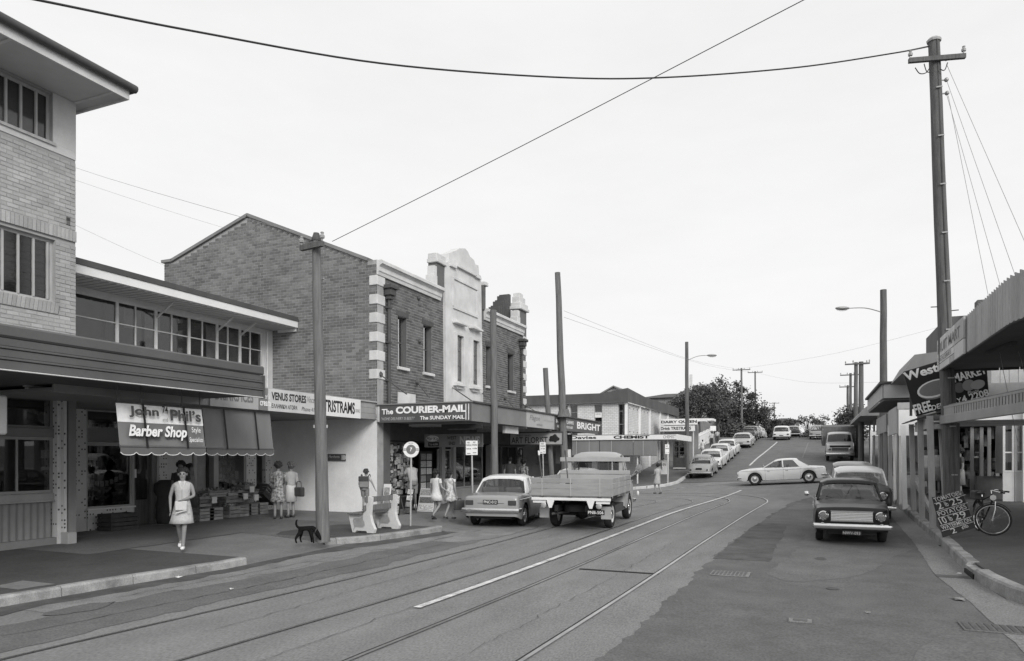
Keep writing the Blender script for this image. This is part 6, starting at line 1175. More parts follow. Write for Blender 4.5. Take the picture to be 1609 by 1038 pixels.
for k, pts in enumerate(([(1438,106),(1445,115),(1455,114),(1462,104)],[(1452,100),(1456,112),(1462,113)],[(1477,108),(1484,110),(1489,98)])): MB().tube(bez([at(a,b,rt-.2) for a,b in pts],5), .012, 5).build('jumper_wire', 'wire', rp, world=True)
wire('thick dark cable sagging right across the sky to the tall right pole', [at(px,py,t_) for px,py,t_ in ((-260,-62,9),(50,-2,11),(300,48,13),(600,99.5,15),(870,121,17),(1045,121.5,18.2),(1250,106,19.6),(1400,84,20.6),(1458,73,rt))], .021, 8)
a_ = at(522,379,p0.y*CA-p0.x*SA); b_ = at(1262,0,10.); wire('thin wire rising diagonally from the left pole across the sky', [a_, a_.lerp(b_,.5)+Vector((0,0,-.03)), b_, b_+(b_-a_)*.35], .007, 4)
for q, e in (((1487,125),(1640,560)),((1488,150),(1625,640)),((1487,100),(1650,470)),((1490,150),(1600,700))): wire('faint service wire dropping from the tall pole, ending at the %s' % {560:'upper right edge',640:'awning roof edge',470:'far right edge',700:'awning below'}[e[1]], [at(*q,rt), at(*e,rt-3.5)], .006, 2)
for i, ((a, b), (c, d)) in enumerate((((-30,212),(497,374)),((-30,232),(440,384)),((90,340),(330,445)))):
    pa, pb = at(a, b, 26+i*3), (at(c, d, 15.6) if i == 0 else at(c, d, 40)); wire('faint sky wire behind the brick gable, %s of three' % ('topmost','middle','lowest')[i], [pa, (pa+pb)/2-Vector((0,0,.12)), pb], .005 if i == 0 else .006, 4)
def P2(px, py, X): return onX(px, py, X)
def spole(lab, pxb, pyb, pxt, pyt, X, r0, r1, mat='timber', arms=(), name='power_pole', gz_=None, cap=None):
    b = onX(pxb, pyb, X); t_ = b.y*CA-b.x*SA; b = Vector((b.x, b.y, g(b.x,b.y)+.1)); q = at(pxt, pyt, t_); return pole(lab, b, q, r0, r1, mat, arms, cap, name)
spole('squat timber pole standing through the canopy above the pale sedan', 778, 790, 775, 487, -9.05, .115, .1)
k9 = spole('tall leaning pole with flared collar rising through the canopy', 889, 760, 876, 428, -8.95, .17, .11); q = onX(886, 655, -8.95); MB().lathe([(.28,0),(.26,.03),(.19,.3)], 14, Matrix.Translation(q)).build('collar', 'timber', k9, world=True); 
MB().box(-.2,.2,-.22,-.2,-.15,.15,Matrix.Translation(onX(892,712,-8.95))).build('notice', 'paper', k9, world=True)
spole('short round-topped pole between the brick corner and the tall leaning pole', 869, 770, 857, 578, -9.35, .11, .1, cap=None)
def lampost(lab, px, pyt, pyb, X, side, arm, hpy, cat=None, r=.16):
    b = onX(px, pyb, X); t_ = b.y*CA-b.x*SA; b = Vector((b.x,b.y,g(b.x,b.y)+.1)); o = pole(lab, b, at(px-1 if side > 0 else px, pyt, t_), r, r*.75, 'timber_dark' , name='street_light'); o['category'] = 'street light'
    a0, a1 = at(px, hpy[0], t_), at(px+side*arm, hpy[1], t_); MB().tube(bez([a0, a0.lerp(a1,.5)+Vector((0,0,.12)), a1],6), .025, 6).build('arm', 'metal_grey', o, True, True); d = Vector((CA,SA,0))*side
    m = basis(d, Vector((-d.y,d.x,0)), (0,0,1), a1); h = MB(m).ball((.3,0,0), (.38,.16,.09), 12, 6).build('lantern', 'metal_grey', o, 2, True); MB(m).ball((.32,0,-.05), (.3,.13,.1), 12, 6).build('diffuser', 'lens', h, 2, True); return o
lampost('street light pole with arm to the right beside the telephone box', 1080, 537, 745, -8.6, 1, 32, (566,558)); lampost('street light pole with arm to the left above the right-hand shops', 1388, 455, 760, 3.2, -1, 55, (491,484), r=.2)
def fpole(lab, pxb, pxt, pyt, X, arms, r=.15):
    b = onX(pxb, 690, X); b = Vector((b.x,b.y,g(b.x,b.y)+.1)); t_ = b.y*CA-b.x*SA; top = at(pxt, pyt, t_); return pole(lab, b, top, r, r*.75, 'timber', arms, None, group='distant power poles')
fpole('distant power pole with wide crossarm, left one of the twin pair', 1166, 1165, 578, -8.7, [(.25,2.2,R(5),4)]); fpole('distant power pole with wide crossarm, right one of the twin pair', 1188, 1186.5, 583, -8.4, [(.2,2.2,R(3),4)]); fpole('thin power pole among the trees left of the crest', 1217.5, 1216.5, 632, -8.6, [(.2,2.2,0,4)])
def fp2(lab, px, pyt, X, Y, arms, r=.15): top = onY(px, pyt, Y); b = Vector((top.x, Y, g(top.x,Y))); pole(lab, b, top, r, r*.8, 'timber_dark', arms, None, group='distant power poles')
fp2('power pole with crossarm just left of the right street light', 1345, 569, 3, 62, [(.15,1.6,0,2)], .17); fp2('thicker pole close beside the crossarm pole on the right', 1353, 568, 3, 56, [(.15,1.1,0,2)], .19); fp2('slim power pole with crossarm right of the crest', 1336.5, 586, 3.4, 82, [(.2,2.0,0,4)]); fp2('smallest power pole beside the right-hand trees', 1332, 605, 3.6, 92, [(.2,1.8,0,4)])
for i, (a, b, ta, tb_) in enumerate((((1158,580),(1600,480),72,40),((1190,586),(1390,600),76,50),((886,488),(1165,580),28,72),((886,498),(1190,586),28,76))): pa, pb = at(*a,ta), at(*b,tb_); wire('thin distant wire strung %s' % ('from the twin poles to the upper right','between the twin poles and the right street light','from the leaning pole to the left twin pole','from the leaning pole to the right twin pole')[i], [pa, (pa+pb)/2-Vector((0,0,.5)), pb], .0063, 6)
# ------------------------------------------------------------------ street furniture
p = onG(645,826,.145); t_ = p.y*CA-p.x*SA; bs = thing('bus_stop_sign', 'round white bus stop sign numbered 7 on a slim post', 'sign', p); MB().tube([p, at(646,718,t_)], .022, 8).build('post', 'light', bs, True, True); c = at(646,706,t_-.03); m = basis((CA,SA,0), (0,0,1), (SA,-CA,0), c)
MB().lathe([(.205,-.01),(.205,.01)], 28, m).build('disc', 'white', bs, world=True); MB().lathe([(.125,.011),(.125,.014)], 24, m).build('inner_disc', 'ink_grey', bs, world=True); MB(m).box(-.2,-.12,-.025,-.008,.011,.014).box(-.2,-.12,.008,.025,.011,.014).box(.12,.2,-.025,-.008,.011,.014).box(.12,.2,.008,.025,.011,.014).build('bar', 'ink_grey', bs, world=True)
xd = Vector((CA,SA,0)); nv = Vector((SA,-CA,0)); text('7', bs, c+nv*.015-xd*.03+Vector((0,0,-.05)), xd, .06, .1, 'ink_white', bold=.02, shear=.1); text('BUS STOP', bs, c+nv*.012-xd*.06+Vector((0,0,.15)), xd, .12, .025, 'ink')
def psign(lab, px0, px1, py0, py1, X, pyb, lines):
    b = onX((px0+px1)/2+2, pyb, X); t_ = b.y*CA-b.x*SA; b.z = g(b.x,b.y)+.14; s = thing('parking_sign', lab, 'sign', b); c0, c1 = at(px0,py1,t_), at(px1,py0,t_); w = (c1-c0).dot(xd); h = c1.z-c0.z; m = basis(xd, (0,0,1), nv, c0); MB(m).box(0,w,0,h,0,.012).build('plate', 'white', s, world=True); MB().tube([b, at((px0+px1)/2, (py0+py1)/2, t_+.04)], .025, 8).build('post', 'light', s, True, True)
    for i, (q, u, v, ww, hh) in enumerate(lines): text(q, s, c0+xd*w*u+Vector((0,0,h*v))+nv*.013, xd, w*ww, h*hh, 'ink', bold=.01)
    MB(m).box(w*.1,w*.4,h*.09,h*.13,.0125,.015).box(w*.6,w*.9,h*.13,h*.17,.0125,.015).build('arrow', 'ink', s, world=True)
psign('double no-parking plate on a post beside the pale sedan', 732,750.5,692,714.5,-9.35,790, [('NO',.14,.8,.2,.12),('PARKING',.05,.62,.42,.12),('8AM-6PM',.06,.38,.38,.1),('NO',.62,.82,.2,.12),('STANDING',.53,.64,.42,.12),('4-6PM',.56,.4,.36,.1)]); psign('narrow no-standing plate below the florist sign', 848,857.5,694.5,712.5,-9.3,775, [('NO',.2,.8,.5,.12),('STANDING',.1,.6,.8,.12),('ANY TIME',.12,.38,.75,.1)])
psign('small white parking plate by the telephone box', 1045,1051.5,698,713,-8.45,757, [('NO',.2,.75,.5,.14),('PARKING',.1,.5,.8,.14)]); psign('blank pale sign plate beyond the kiosk', 1116,1125,669,677,-8.7,700, [])
# bench with concrete ends
bl, br = onG(590,838,.145), onG(625,831,.145); bc = onG(583,838,.145); ang = math.atan2((br-bl).y, (br-bl).x)
bn = thing('street_bench', 'timber slat bench with white concrete ends on the left footpath', 'bench', (-9.8,14.55,g(-9.8,14.5)+.147), R(-91))
# bench local: x along its length, y towards its back
prof = [(-.3,0),(-.22,0),(-.19,.045),(.1,.045),(.12,0),(.3,0),(.33,.09),(.25,.24),(.2,.42),(.24,.84),(.15,.86),(.06,.52),(0,.43),(-.37,.43),(-.4,.36)]
inn = [(-.25,.12),(-.29,.26),(-.26,.34),(-.04,.34),(.04,.27),(.06,.18),(.0,.12)]
ke = prof[:1]+[inn[0]]+inn[:0:-1]+[inn[0]]+prof[0:]                  # outline with a real opening
for x in (-.52,.52): MB().prism(ke, -.05, .05, basis((0,1,0),(0,0,1),(1,0,0),(x,0,0))).build('concrete_end', 'white_dirty', bn)
for k in range(4): MB().bbox(-.68,.68,-.37+k*.1,-.285+k*.1,.432,.468,.006).build('seat_slat', 'timber', bn)
for k in range(2): MB().bbox(-.66,.66,.065+k*.05,.1+k*.05,.52+k*.2,.65+k*.2,.006).build('back_slat', 'timber', bn)
# telephone box
x, y = -9.1, 53.2; z = g(x,y)+.14; tb_ = thing('telephone_box', 'dark telephone box under the street light on the far corner', 'telephone box', (x,y,z), R(-8)); MB().bbox(-.47,.47,-.47,.47,0,.12,.01).build('base', 'concrete', tb_)
for sx in (-1,1):
    for sy in (-1,1): MB().box(sx*.42-.05,sx*.42+.05,sy*.42-.05,sy*.42+.05,.12,2.1).build('corner_post', 'dark', tb_)
for m in (Matrix(), Matrix.Rotation(math.pi/2,4,'Z'), Matrix.Rotation(math.pi,4,'Z'), Matrix.Rotation(-math.pi/2,4,'Z')):
    MB(m).box(-.37,.37,-.44,-.4,.12,.85).build('lower_panel', 'dark', tb_); MB(m).box(-.37,.37,-.43,-.425,.85,2.1).build('pane', 'glass_dark', tb_); MB(m).box(-.37,.37,-.44,-.41,1.25,1.3).box(-.37,.37,-.44,-.41,1.65,1.7).box(-.02,.02,-.44,-.41,.85,2.1).build('glazing_bar', 'dark', tb_)
MB().bbox(-.52,.52,-.52,.52,2.1,2.25,.03).lathe([(.5,2.25),(.3,2.36),(.02,2.4)], 4, Matrix.Rotation(R(45),4,'Z')).build('roof', 'mid', tb_); MB().box(-.15,.15,.2,.38,1.1,1.6).build('telephone', 'black', tb_)
# fruit price board and bicycle
A_ = onG(1481,846,.2); t_ = A_.y*CA-A_.x*SA; pbd = thing('price_board', 'leaning blackboard chalked with tomato, potato and watermelon prices', 'sign', A_); q = [A_+Vector((0,0,.02)), at(1533,829,t_+.15), at(1513,777,t_+.55), at(1464,781,t_+.45)]
mb = MB(); th = Vector((.01,.03,0)); mb.add(q+[v+th for v in q], [(0,1,2,3),(4,5,6,7),(0,1,5,4),(1,2,6,5),(2,3,7,6),(3,0,4,7)]); bo = mb.build('board', 'vdark', pbd, world=True); ux = (q[1]-q[0]); uy_ = (q[3]-q[0])
xl = ux.length; yl = uy_.length; fn = ux.normalized().cross(uy_.normalized()); fn = fn if fn.dot(nv) > 0 else -fn
def chalk(s_, u, v, w, h, mat='chalk'): text(s_, bo, q[0]+ux*u+uy_*v+fn*.004, ux, xl*w, yl*h, mat, yd=uy_, shear=.05, bold=.008)
chalk('TOMATOES',.06,.86,.8,.1); chalk('2',.1,.66,.16,.16); chalk('lb',.33,.68,.1,.12); chalk('25',.5,.66,.36,.16); chalk('POTATOES',.06,.5,.86,.1); chalk('10',.06,.3,.2,.16); chalk('lb',.33,.32,.1,.12); chalk('29',.5,.3,.36,.16); chalk('WATERMELON',.06,.17,.88,.09); chalk('2',.3,.02,.14,.12); chalk('¢lb',.62,.04,.2,.09)
for v in (.83,.63,.47,.28,.15): MB().beam(q[0]+ux*.02+uy_*v+fn*.004, q[0]+ux*.98+uy_*v+fn*.004, .01, .002, tuple(fn)).build('chalk_line', 'chalk', bo, world=True)
for u in (.1,.9): MB().beam(q[0]+ux*u+uy_*.95+th, q[0]+ux*u+Vector((.1,.5,.01)), .03,.03).build('prop', 'timber_dark', pbd, world=True)
bp = onG(1560,841,.24); bq = at(1537,818,bp.y*CA-bp.x*SA+.95); BR = math.atan2(-(bp.x-bq.x), bp.y-bq.y); vw = math.atan2(-bp.x, bp.y); STR = Matrix.Rotation(vw+R(82)-BR, 4, 'Z') @ Matrix.Identity(4); bk_ = thing('bicycle', 'black bicycle parked on the right footpath beside the price board', 'bicycle', (bp.x,bp.y,RF(bp.x,bp.y)), BR); r = .335
def bt_(n, pts, rad, mat='black', par=None): return MB().tube(pts, rad, 8).build(n, mat, par or bk_, True)
for nm, y, sp in (('front_wheel',0.,1),('rear_wheel',-1.02,1)):
    c = Vector((0,y,r)); ring = lambda rr, n=32: [c+Vector((0,rr*math.cos(2*math.pi*k/n),rr*math.sin(2*math.pi*k/n))) for k in range(n+1)]
    sm_ = STR if y == 0 else None; w_ = MB(sm_).tube(ring(r-.016), .017, 8, False).build(nm, 'tyre', bk_, True); MB(sm_).tube(ring(r-.042), .012, 6, False).build('rim', 'chrome', w_, True); MB(sm_).tube([c-Vector((.045,0,0)), c+Vector((.045,0,0))], .02, 8).build('hub', 'chrome', w_, True)
    mb = MB(sm_)
    for k in range(18): a = k*math.pi/9; mb.tube([c+Vector((.03*(-1)**k,0,0)), c+Vector((0,(r-.05)*math.cos(a),(r-.05)*math.sin(a)))], .0012, 3)
    mb.build('spokes', 'chrome', w_); MB(sm_).tube([c+Vector((0,(r+.025)*math.cos(a),(r+.025)*math.sin(a))) for a in [R(30+k*11) for k in range(12)]], .022, 6, True, .4).build('mudguard', 'black', bk_, True)
hd = Vector((0,-.05,.72)); bbk = Vector((0,-.58,.29)); st = Vector((0,-.72,.78)); hd2 = Vector((0,-.06,.84)); ra = Vector((0,-1.02,r))
MB().tube([bbk,hd],.016,8).tube([Vector((0,-.71,.72)),hd2],.016,8).tube([bbk,st],.016,8).tube([bbk,ra],.012,8).tube([Vector((0,-.71,.7)),ra],.011,8).tube([hd,Vector((0,-.06,.88))],.019,8).build('frame', 'black', bk_, True)
STR2 = Matrix.Translation((0,-.1,0)) @ STR @ Matrix.Translation((0,.1,0)); MB(STR).tube([Vector((.05,0,r)),Vector((.05,-.05,.55)),Vector((.03,-.05,.72))],.011,6).tube([Vector((-.05,0,r)),Vector((-.05,-.05,.55)),Vector((-.03,-.05,.72))],.011,6).build('fork', 'chrome', bk_, True)
ro = lambda L: [STR2 @ Vector(q) for q in L]; hb = bt_('handlebar', ro(bez([(-.3,-.3,.92),(-.26,-.17,.95),(0,-.12,.95),(.26,-.17,.95),(.3,-.3,.92)],5)), .012, 'chrome'); bt_('stem', [(0,-.06,.86),(0,-.1,.95)], .014, 'chrome'); bt_('grip', ro([(.3,-.3,.92),(.31,-.38,.91)]), .018, 'black', hb); bt_('grip', ro([(-.3,-.3,.92),(-.31,-.38,.91)]), .018, 'black', hb)
MB().ball((0,-.78,.86), (.08,.14,.035), 10, 6).build('saddle', 'leather', bk_, 2); bt_('seat_post', [(0,-.72,.76),(0,-.74,.85)], .014, 'chrome'); MB().lathe([(.06,0),(.05,.05),(.02,.08)], 12, basis((1,0,0),(0,0,1),(0,-1,0),(0,.02,.8))).build('headlamp', 'chrome', bk_, True); MB().lathe([(.09,-.004),(.09,.004)], 18, basis((0,1,0),(0,0,1),(1,0,0),(.06,-.58,.29))).build('chainring', 'chrome', bk_, True)
for s in (-1,1): MB().tube([(s*.06,-.58,.29),(s*.08,-.58-s*.12,.29-.12)],.01,6).box(s*.12-.045,s*.12+.045,-.58-s*.12-.03,-.58-s*.12+.03,.16,.18).build('pedal_crank', 'iron', bk_)
MB().bbox(-.1,.1,-1.2,-.85,.7,.9,.02).build('saddle_bag', 'leather', bk_)
# crates and fruit outside the grocer
def crate(lab, px, py, X, w, h, d, mat='crate', fruit=None, lift=0., rz=0., tilt=0.):
    b = onX(px, py, X); z = g(max(X,-13),b.y)+.14+lift; t = thing('fruit_crate', lab, 'crate', (X,b.y,z), rz, 'crates outside the grocer', tilt)
    n = 3 if h < .36 else 4
    for k in range(n):
        a, b_ = h*(k+.06)/n, h*(k+.9)/n; MB().box(d/2-.012,d/2,-w/2,w/2,a,b_).build('slat', mat, t); MB().box(-d/2,-d/2+.012,-w/2,w/2,a,b_).build('slat', mat, t)
        for s in (-1,1): MB().box(-d/2+.013,d/2-.013,s*w/2-.012 if s > 0 else s*w/2,s*w/2 if s > 0 else s*w/2+.012,a,b_).build('slat', mat, t)
    for sx in (-1,1):
        for sy in (-1,1): MB().box(sx*(d/2-.03)-.014,sx*(d/2-.03)+.014,sy*(w/2-.03)-.014,sy*(w/2-.03)+.014,.01,h-.005).build('corner_post', mat, t)
    MB().box(-d/2+.014,d/2-.014,-w/2+.014,w/2-.014,.01,.025).build('floor', mat, t)
    if fruit:
        mb = MB(); rnd = random.Random(int(px)); s = fruit
        for k in range(int(55*(.06/s)**1.3)): mb.ball((rnd.uniform(-d/2+.05,d/2-.05),rnd.uniform(-w/2+.05,w/2-.05),h-.04+rnd.random()*.09), s*rnd.uniform(.8,1.1), 7, 5)
        fo = mb.build('fruit', 'fruit', t, 2); fo['kind'] = 'stuff'
    return t
crate('black slatted crate standing against the barber shop window', 186, 829, -16.1, .78, .42, .5, 'crate_dark')
for i, (px, py, w, h, fr, lf, lab) in enumerate([(316,811,.5,.36,None,0,'pale crate on the ground left of the fruit stand'),(331,811,.48,.36,None,0,'pale crate beside the leftmost ground crate'),(314,790,.42,.3,.045,.38,'small crate of dark fruit above the ground crates'),(335,790,.7,.2,.035,.62,'tray heaped with small pale fruit near the door post'),(360,806,.4,.34,.05,0,'crate of oddments on the ground below the display'),(377,806,.46,.36,None,0,'middle ground crate in front of the grocer window'),(391,806,.44,.36,None,0,'ground crate right of the middle one at the grocer window'),(405,805,.44,.36,None,0,'rightmost ground crate by the grocer doorway'),(359,785,.62,.3,.06,.42,'deep crate of large fruit on the left of the stand'),(377,782,.6,.22,.05,.55,'sloping tray of fruit in the middle of the stand'),(396,784,.5,.22,.05,.48,'sloping tray of fruit on the right of the stand'),(384,772,.42,.2,.04,.72,'topmost crate on the grocer stand')]): crate(lab, px, py, -16.0+(.15 if lf == 0 else -.1), w, h, .45, 'crate', fr, lf, 0, 0)
crate('dark empty crate tipped on its side at the right of the stand', 413, 782, -15.9, .62, .4, .45, 'crate_dark', None, .42, 0, R(-38))
for i, (px, py, lab) in enumerate(((337,786,'price card on the heaped fruit tray'),(386,780,'price card leaning on the middle tray'),(403,782,'price card on the right tray'),(396,769,'price card on the topmost crate'))): c = onX(px, py, -15.7); tag(MB().box(-.005,.005,-.09,.09,-.08,.1,Matrix.Translation(c)).build('price_card', 'paper'), lab, 'card')
q = onX(262,822,-16.2); sk = thing('produce_sack', 'bulging dark sack beside the barber shop tile pier', 'sack', (q.x,q.y,GL+.02)); MB().loft([[(a*math.cos(k*.5236),a*1.1*math.sin(k*.5236)+.02*math.sin(k*3+z*5),z) for k in range(12)] for z, a in ((0,.2),(.15,.25),(.5,.26),(.75,.24),(.9,.3),(1.1,.28),(1.2,.15))]).build('cloth', 'cloth_dark', sk, 2); MB().bbox(-.2,.2,-.32,.32,-.0,.02,.004).build('mat', 'crate', sk)
wp = thing('wall_plaque', 'small dark enamel sign on the white side wall', 'sign', onY(527,718,B0)); c0, c1 = onY(512,724,B0-.02), onY(543,713,B0-.02); MB().box(c0.x,c1.x,B0-.03,B0-.005,c0.z,c1.z).build('plate', 'dark', wp, world=True); MB().box(c0.x+(c1.x-c0.x)*.8,c1.x-.02,B0-.034,B0-.031,c0.z+.03,c1.z-.03).build('emblem', 'midlight', wp, world=True); text('Marchants', wp, (c0.x+.12,B0-.031,c0.z+.1), XP, .42, .08, 'ink_pale', shear=.2); MB().lathe([(.07,0),(.07,.004)], 14, basis((1,0,0),(0,0,1),(0,-1,0),(c0.x+.72,B0-.031,(c0.z+c1.z)/2))).build('seal', 'ink_pale', wp, world=True)
# ------------------------------------------------------------------ people
def person(lab, loc, rz, H=1.66, J=None, skin='skin', hair='hair', curly=0., dress=None, top=None, sleeve=None, shorts=None, skirt=None, trousers=None, socks=None, shoes='leather', face=False, female=True, name='person', longhair=False, group=None):
    t = thing(name, lab, 'person', loc, rz, group); k = H/1.68; V = Vector
    D = dict(pel=(0,0,.95),wai=(0,0,1.08),che=(0,0,1.28),nek=(0,-.005,1.43),jaw=(0,.02,1.505),hea=(0,.012,1.585),cro=(0,.0,1.645),
        hL=(-.085,0,.89),kL=(-.09,.02,.49),aL=(-.09,-.01,.09),tL=(-.1,.14,.03),hR=(.085,0,.89),kR=(.09,.02,.49),aR=(.09,-.01,.09),tR=(.1,.14,.03),
        sL=(-.165,0,1.375),eL=(-.215,-.02,1.12),wL=(-.23,.04,.89),sR=(.165,0,1.375),eR=(.215,-.02,1.12),wR=(.23,.04,.89))
    D.update(J or {}); D = {a: V(b)*k for a, b in D.items()}
    RD = dict(pel=(.135,.1),wai=(.115,.085),che=(.135,.095),nek=(.044,.048),jaw=(.06,.075),hea=(.085,.102),cro=(.055,.066),h=(.082,.085),k=(.052,.055),a=(.036,.038),t=(.034,.022),s=(.05,.05),e=(.038,.038),w=(.024,.027))
    if not female: RD.update(pel=(.13,.1),wai=(.13,.09),che=(.16,.105),s=(.06,.06))
    vs = []; es = []; rs = []; ix = {}
    def v(nm, co, r): ix[nm] = len(vs); vs.append(tuple(co)); rs.append((r[0]*k, r[1]*k))
    for nm in D: v(nm, D[nm], RD.get(nm) or RD[nm[0]])
    for a, b in (('pel','wai'),('wai','che'),('che','nek'),('nek','jaw'),('jaw','hea'),('hea','cro'),('pel','hL'),('hL','kL'),('kL','aL'),('aL','tL'),('pel','hR'),('hR','kR'),('kR','aR'),('aR','tR'),('che','sL'),('sL','eL'),('eL','wL'),('che','sR'),('sR','eR'),('eR','wR')): es.append((ix[a], ix[b]))
    for s in 'LR':
        d = (D['w'+s]-D['e'+s]).normalized(); sd = V((0,1,0)); sd = (sd-d*sd.dot(d)); sd = sd.normalized() if sd.length > .1 else V((1,0,0)); nn = d.cross(sd); pl = D['w'+s]+d*.05*k
        v('p'+s, pl, (.02,.032)); es.append((ix['w'+s], ix['p'+s]))
        for f in range(5):
            if f < 4: b0 = pl+d*.035*k+sd*(f-1.5)*.019*k; b1 = b0+d*(.036,.042,.04,.03)[f]*k+nn*.006*k; b2 = b1+d*.03*k+nn*.016*k
            else: b0 = pl+sd*.032*k-d*.012*k; b1 = b0+sd*.022*k+d*.02*k; b2 = b1+d*.028*k
            for q, (nm, co) in enumerate((('x',b0),('y',b1),('z',b2))): v(s+nm+str(f), co, (.0095,.0095) if q < 2 else (.007,.007))
            es += [(ix['p'+s],ix[s+'x%d'%f]),(ix[s+'x%d'%f],ix[s+'y%d'%f]),(ix[s+'y%d'%f],ix[s+'z%d'%f])]
    me = bpy.data.meshes.new('body'); me.from_pydata(vs, es, []); me.materials.append(MT[skin]); o = bpy.data.objects.new('body', me); col.objects.link(o); o.parent = t
    sm = o.modifiers.new('skin', 'SKIN'); sm.use_smooth_shade = True; sm.branch_smoothing = .6
    lay = me.skin_vertices[0].data if len(me.skin_vertices) else None
    if lay is None: bpy.context.view_layer.objects.active = o; lay = me.skin_vertices[0].data
    for i, r in enumerate(rs): lay[i].radius = r; lay[i].use_root = (i == 0)
    sb = o.modifiers.new('sub', 'SUBSURF'); sb.levels = 1; sb.render_levels = 1
    def ring(c, rx, ry, z, n=16, w=0., seed=0): return [V((c.x+rx*k*math.cos(2*math.pi*j/n)*(1+w*math.sin(j*2.7+seed)), c.y+ry*k*math.sin(2*math.pi*j/n)*(1+w*math.sin(j*3.1+seed)), z)) for j in range(n)]
    def cen(z):
        zz = z/k
        pts = [(.45,(D['kL']+D['kR'])/2),(.9,D['pel']),(1.08,D['wai']),(1.28,D['che']),(1.43,D['nek'])]; return V((itp([(a,p.x) for a,p in pts],zz), itp([(a,p.y) for a,p in pts],zz), 0))
    def garment(nm, mat, rows, w=.0):
        mb = MB(); mb.loft([ring(cen(z*k), rx, ry, z*k, 18, w if z < .9 else 0, z*9) for z, rx, ry in rows]); return mb.build(nm, mat, t, 2)
    TOP = [(1.435,.06,.06),(1.42,.12,.075),(1.39,.175,.095),(1.33,.168,.115),(1.26,.16,.125),(1.15,.142,.115),(1.06,.135,.11)] if female else [(1.44,.065,.062),(1.425,.14,.08),(1.39,.195,.1),(1.32,.188,.125),(1.2,.172,.125),(1.06,.16,.12)]
    if dress: m, hem, fl = dress; garment('dress', m, TOP+[(.95,.158,.135),(.86,.17,.15),(hem+.2,.178+fl*.4,.16+fl*.4),(hem+.1,.182+fl*.65,.167+fl*.65),(hem,.19+fl,.175+fl)], .06)
    if top: garment('shirt', top, TOP+[(.96,.152 if female else .165,.128)])
    if skirt: m, hem, fl = skirt; garment('skirt', m, [(1.02,.142,.115),(.92,.165,.142),(hem,.18+fl,.165+fl)], .04)
    if sleeve:
        for s in 'LR': a, b = D['s'+s], D['e'+s]; u = sleeve[1]; MB().tube([a+V((0,0,.02*k)), a.lerp(b,u*.5), a.lerp(b,u)], [.062*k,.06*k,.058*k], 12, False).build('sleeve', sleeve[0], t, 2)
    if shorts or trousers:
        m, u = (shorts[0], shorts[1]) if shorts else (trousers, 1.9); garment('waist', m, [(1.06,.14 if female else .158,.115),(.96,.158,.128),(.88,.165,.135),(.84,.14,.12)])
        for s in 'LR':
            a, b, c = D['h'+s], D['k'+s], D['a'+s]; P = [a+V((0,0,.02)), a.lerp(b,min(u,1)*.5), a.lerp(b,min(u,1))]; Rr = [.098*k,.092*k,.085*k if u <= 1 else .068*k]
            if u > 1: P += [b.lerp(c,.5), b.lerp(c,.95)]; Rr += [.062*k,.058*k]
            MB().tube(P, Rr, 14, u > 1).build('leg_cloth', m, t, 2)
    for s in 'LR':
        a, b = D['a'+s], D['t'+s]; d = b-a; MB().tube([a+V((0,-.03*k,-.045*k)), a.lerp(b,.45)+V((0,0,-.02*k)), b+V((0,.0,.008*k)), b+d.normalized()*.03*k], [.04*k,.044*k,.042*k,.022*k], 10, True, .8).build('shoe', shoes, t, 2)
        if socks: MB().tube([a+V((0,0,-.01)), a.lerp(D['k'+s],.28)], [.045*k,.05*k], 10).build('sock', socks, t, 2)
    hd = D['hea']; rn = random.Random(int(abs(loc[0])*100)); mb = MB(); mb.ball(hd+V((0,-.03*k,.026*k)), ((.088+curly*.5)*k,(.1+curly*.4)*k,(.098+curly*.5)*k), 16, 10)
    if curly:
        for q in range(40): a = rn.random()*6.28; e = rn.random()*1.5-.25; mb.ball(hd+V((math.cos(a)*math.cos(e)*.098*k, -.03*k+min(.045,math.sin(a)*math.cos(e)*.105)*k, .03*k+math.sin(e)*.105*k)), (.03+curly*.3)*k, 7, 5)
    if longhair: mb.ball(hd+V((0,-.075*k,-.07*k)), (.075*k,.045*k,.12*k), 12, 8)
    mb.v = [(x_, min(y_, hd.y-.005*k) if z_ < hd.z+.038*k else min(y_, hd.y+.092*k), z_) for x_, y_, z_ in mb.v]; mb.build('hair', hair, t, 2)
    if face:
        for s in (-1,1): MB().ball(hd+V((s*.03*k,.083*k,.0)), (.015*k,.008*k,.01*k), 8, 5).build('eye', 'black', t, 2); MB().ball(hd+V((s*.033*k,.086*k,.018*k)), (.018*k,.005*k,.004*k), 8, 4).build('eyebrow', 'hair', t, 2); MB().ball(hd+V((s*.083*k,.0,-.01*k)), (.01*k,.02*k,.03*k), 8, 5).build('ear', skin, t, 2)
        MB().ball(hd+V((0,.094*k,-.02*k)), (.011*k,.018*k,.022*k), 8, 6).build('nose', skin, t, 2); MB().ball(hd+V((0,.08*k,-.062*k)), (.024*k,.008*k,.006*k), 8, 4).build('mouth', 'ink_grey', t, 2)
    return t
def facing(x, y): return math.atan2(-x, y)
def gp_(px, py, dz=.145): return onG(px, py, dz)
p = gp_(287,863,.14); dv = -Vector((p.x,p.y,0)).normalized()
w1 = person('woman in white sleeveless dress walking towards the camera with a bag', p, facing(dv.x-.1,dv.y-.05), 1.6, dict(kL=(-.05,.16,.5),aL=(-.02,.13,.1),tL=(-.02,.28,.05),kR=(.07,.05,.48),aR=(.06,-.22,.16),tR=(.07,-.14,.06),eR=(.24,-.03,1.11),wR=(.23,.02,.86),eL=(-.22,.0,1.12),wL=(-.06,.2,1.06)), 'skin', 'hair', .02, dress=('cloth_dress',.56,.045), shoes='white', face=True)
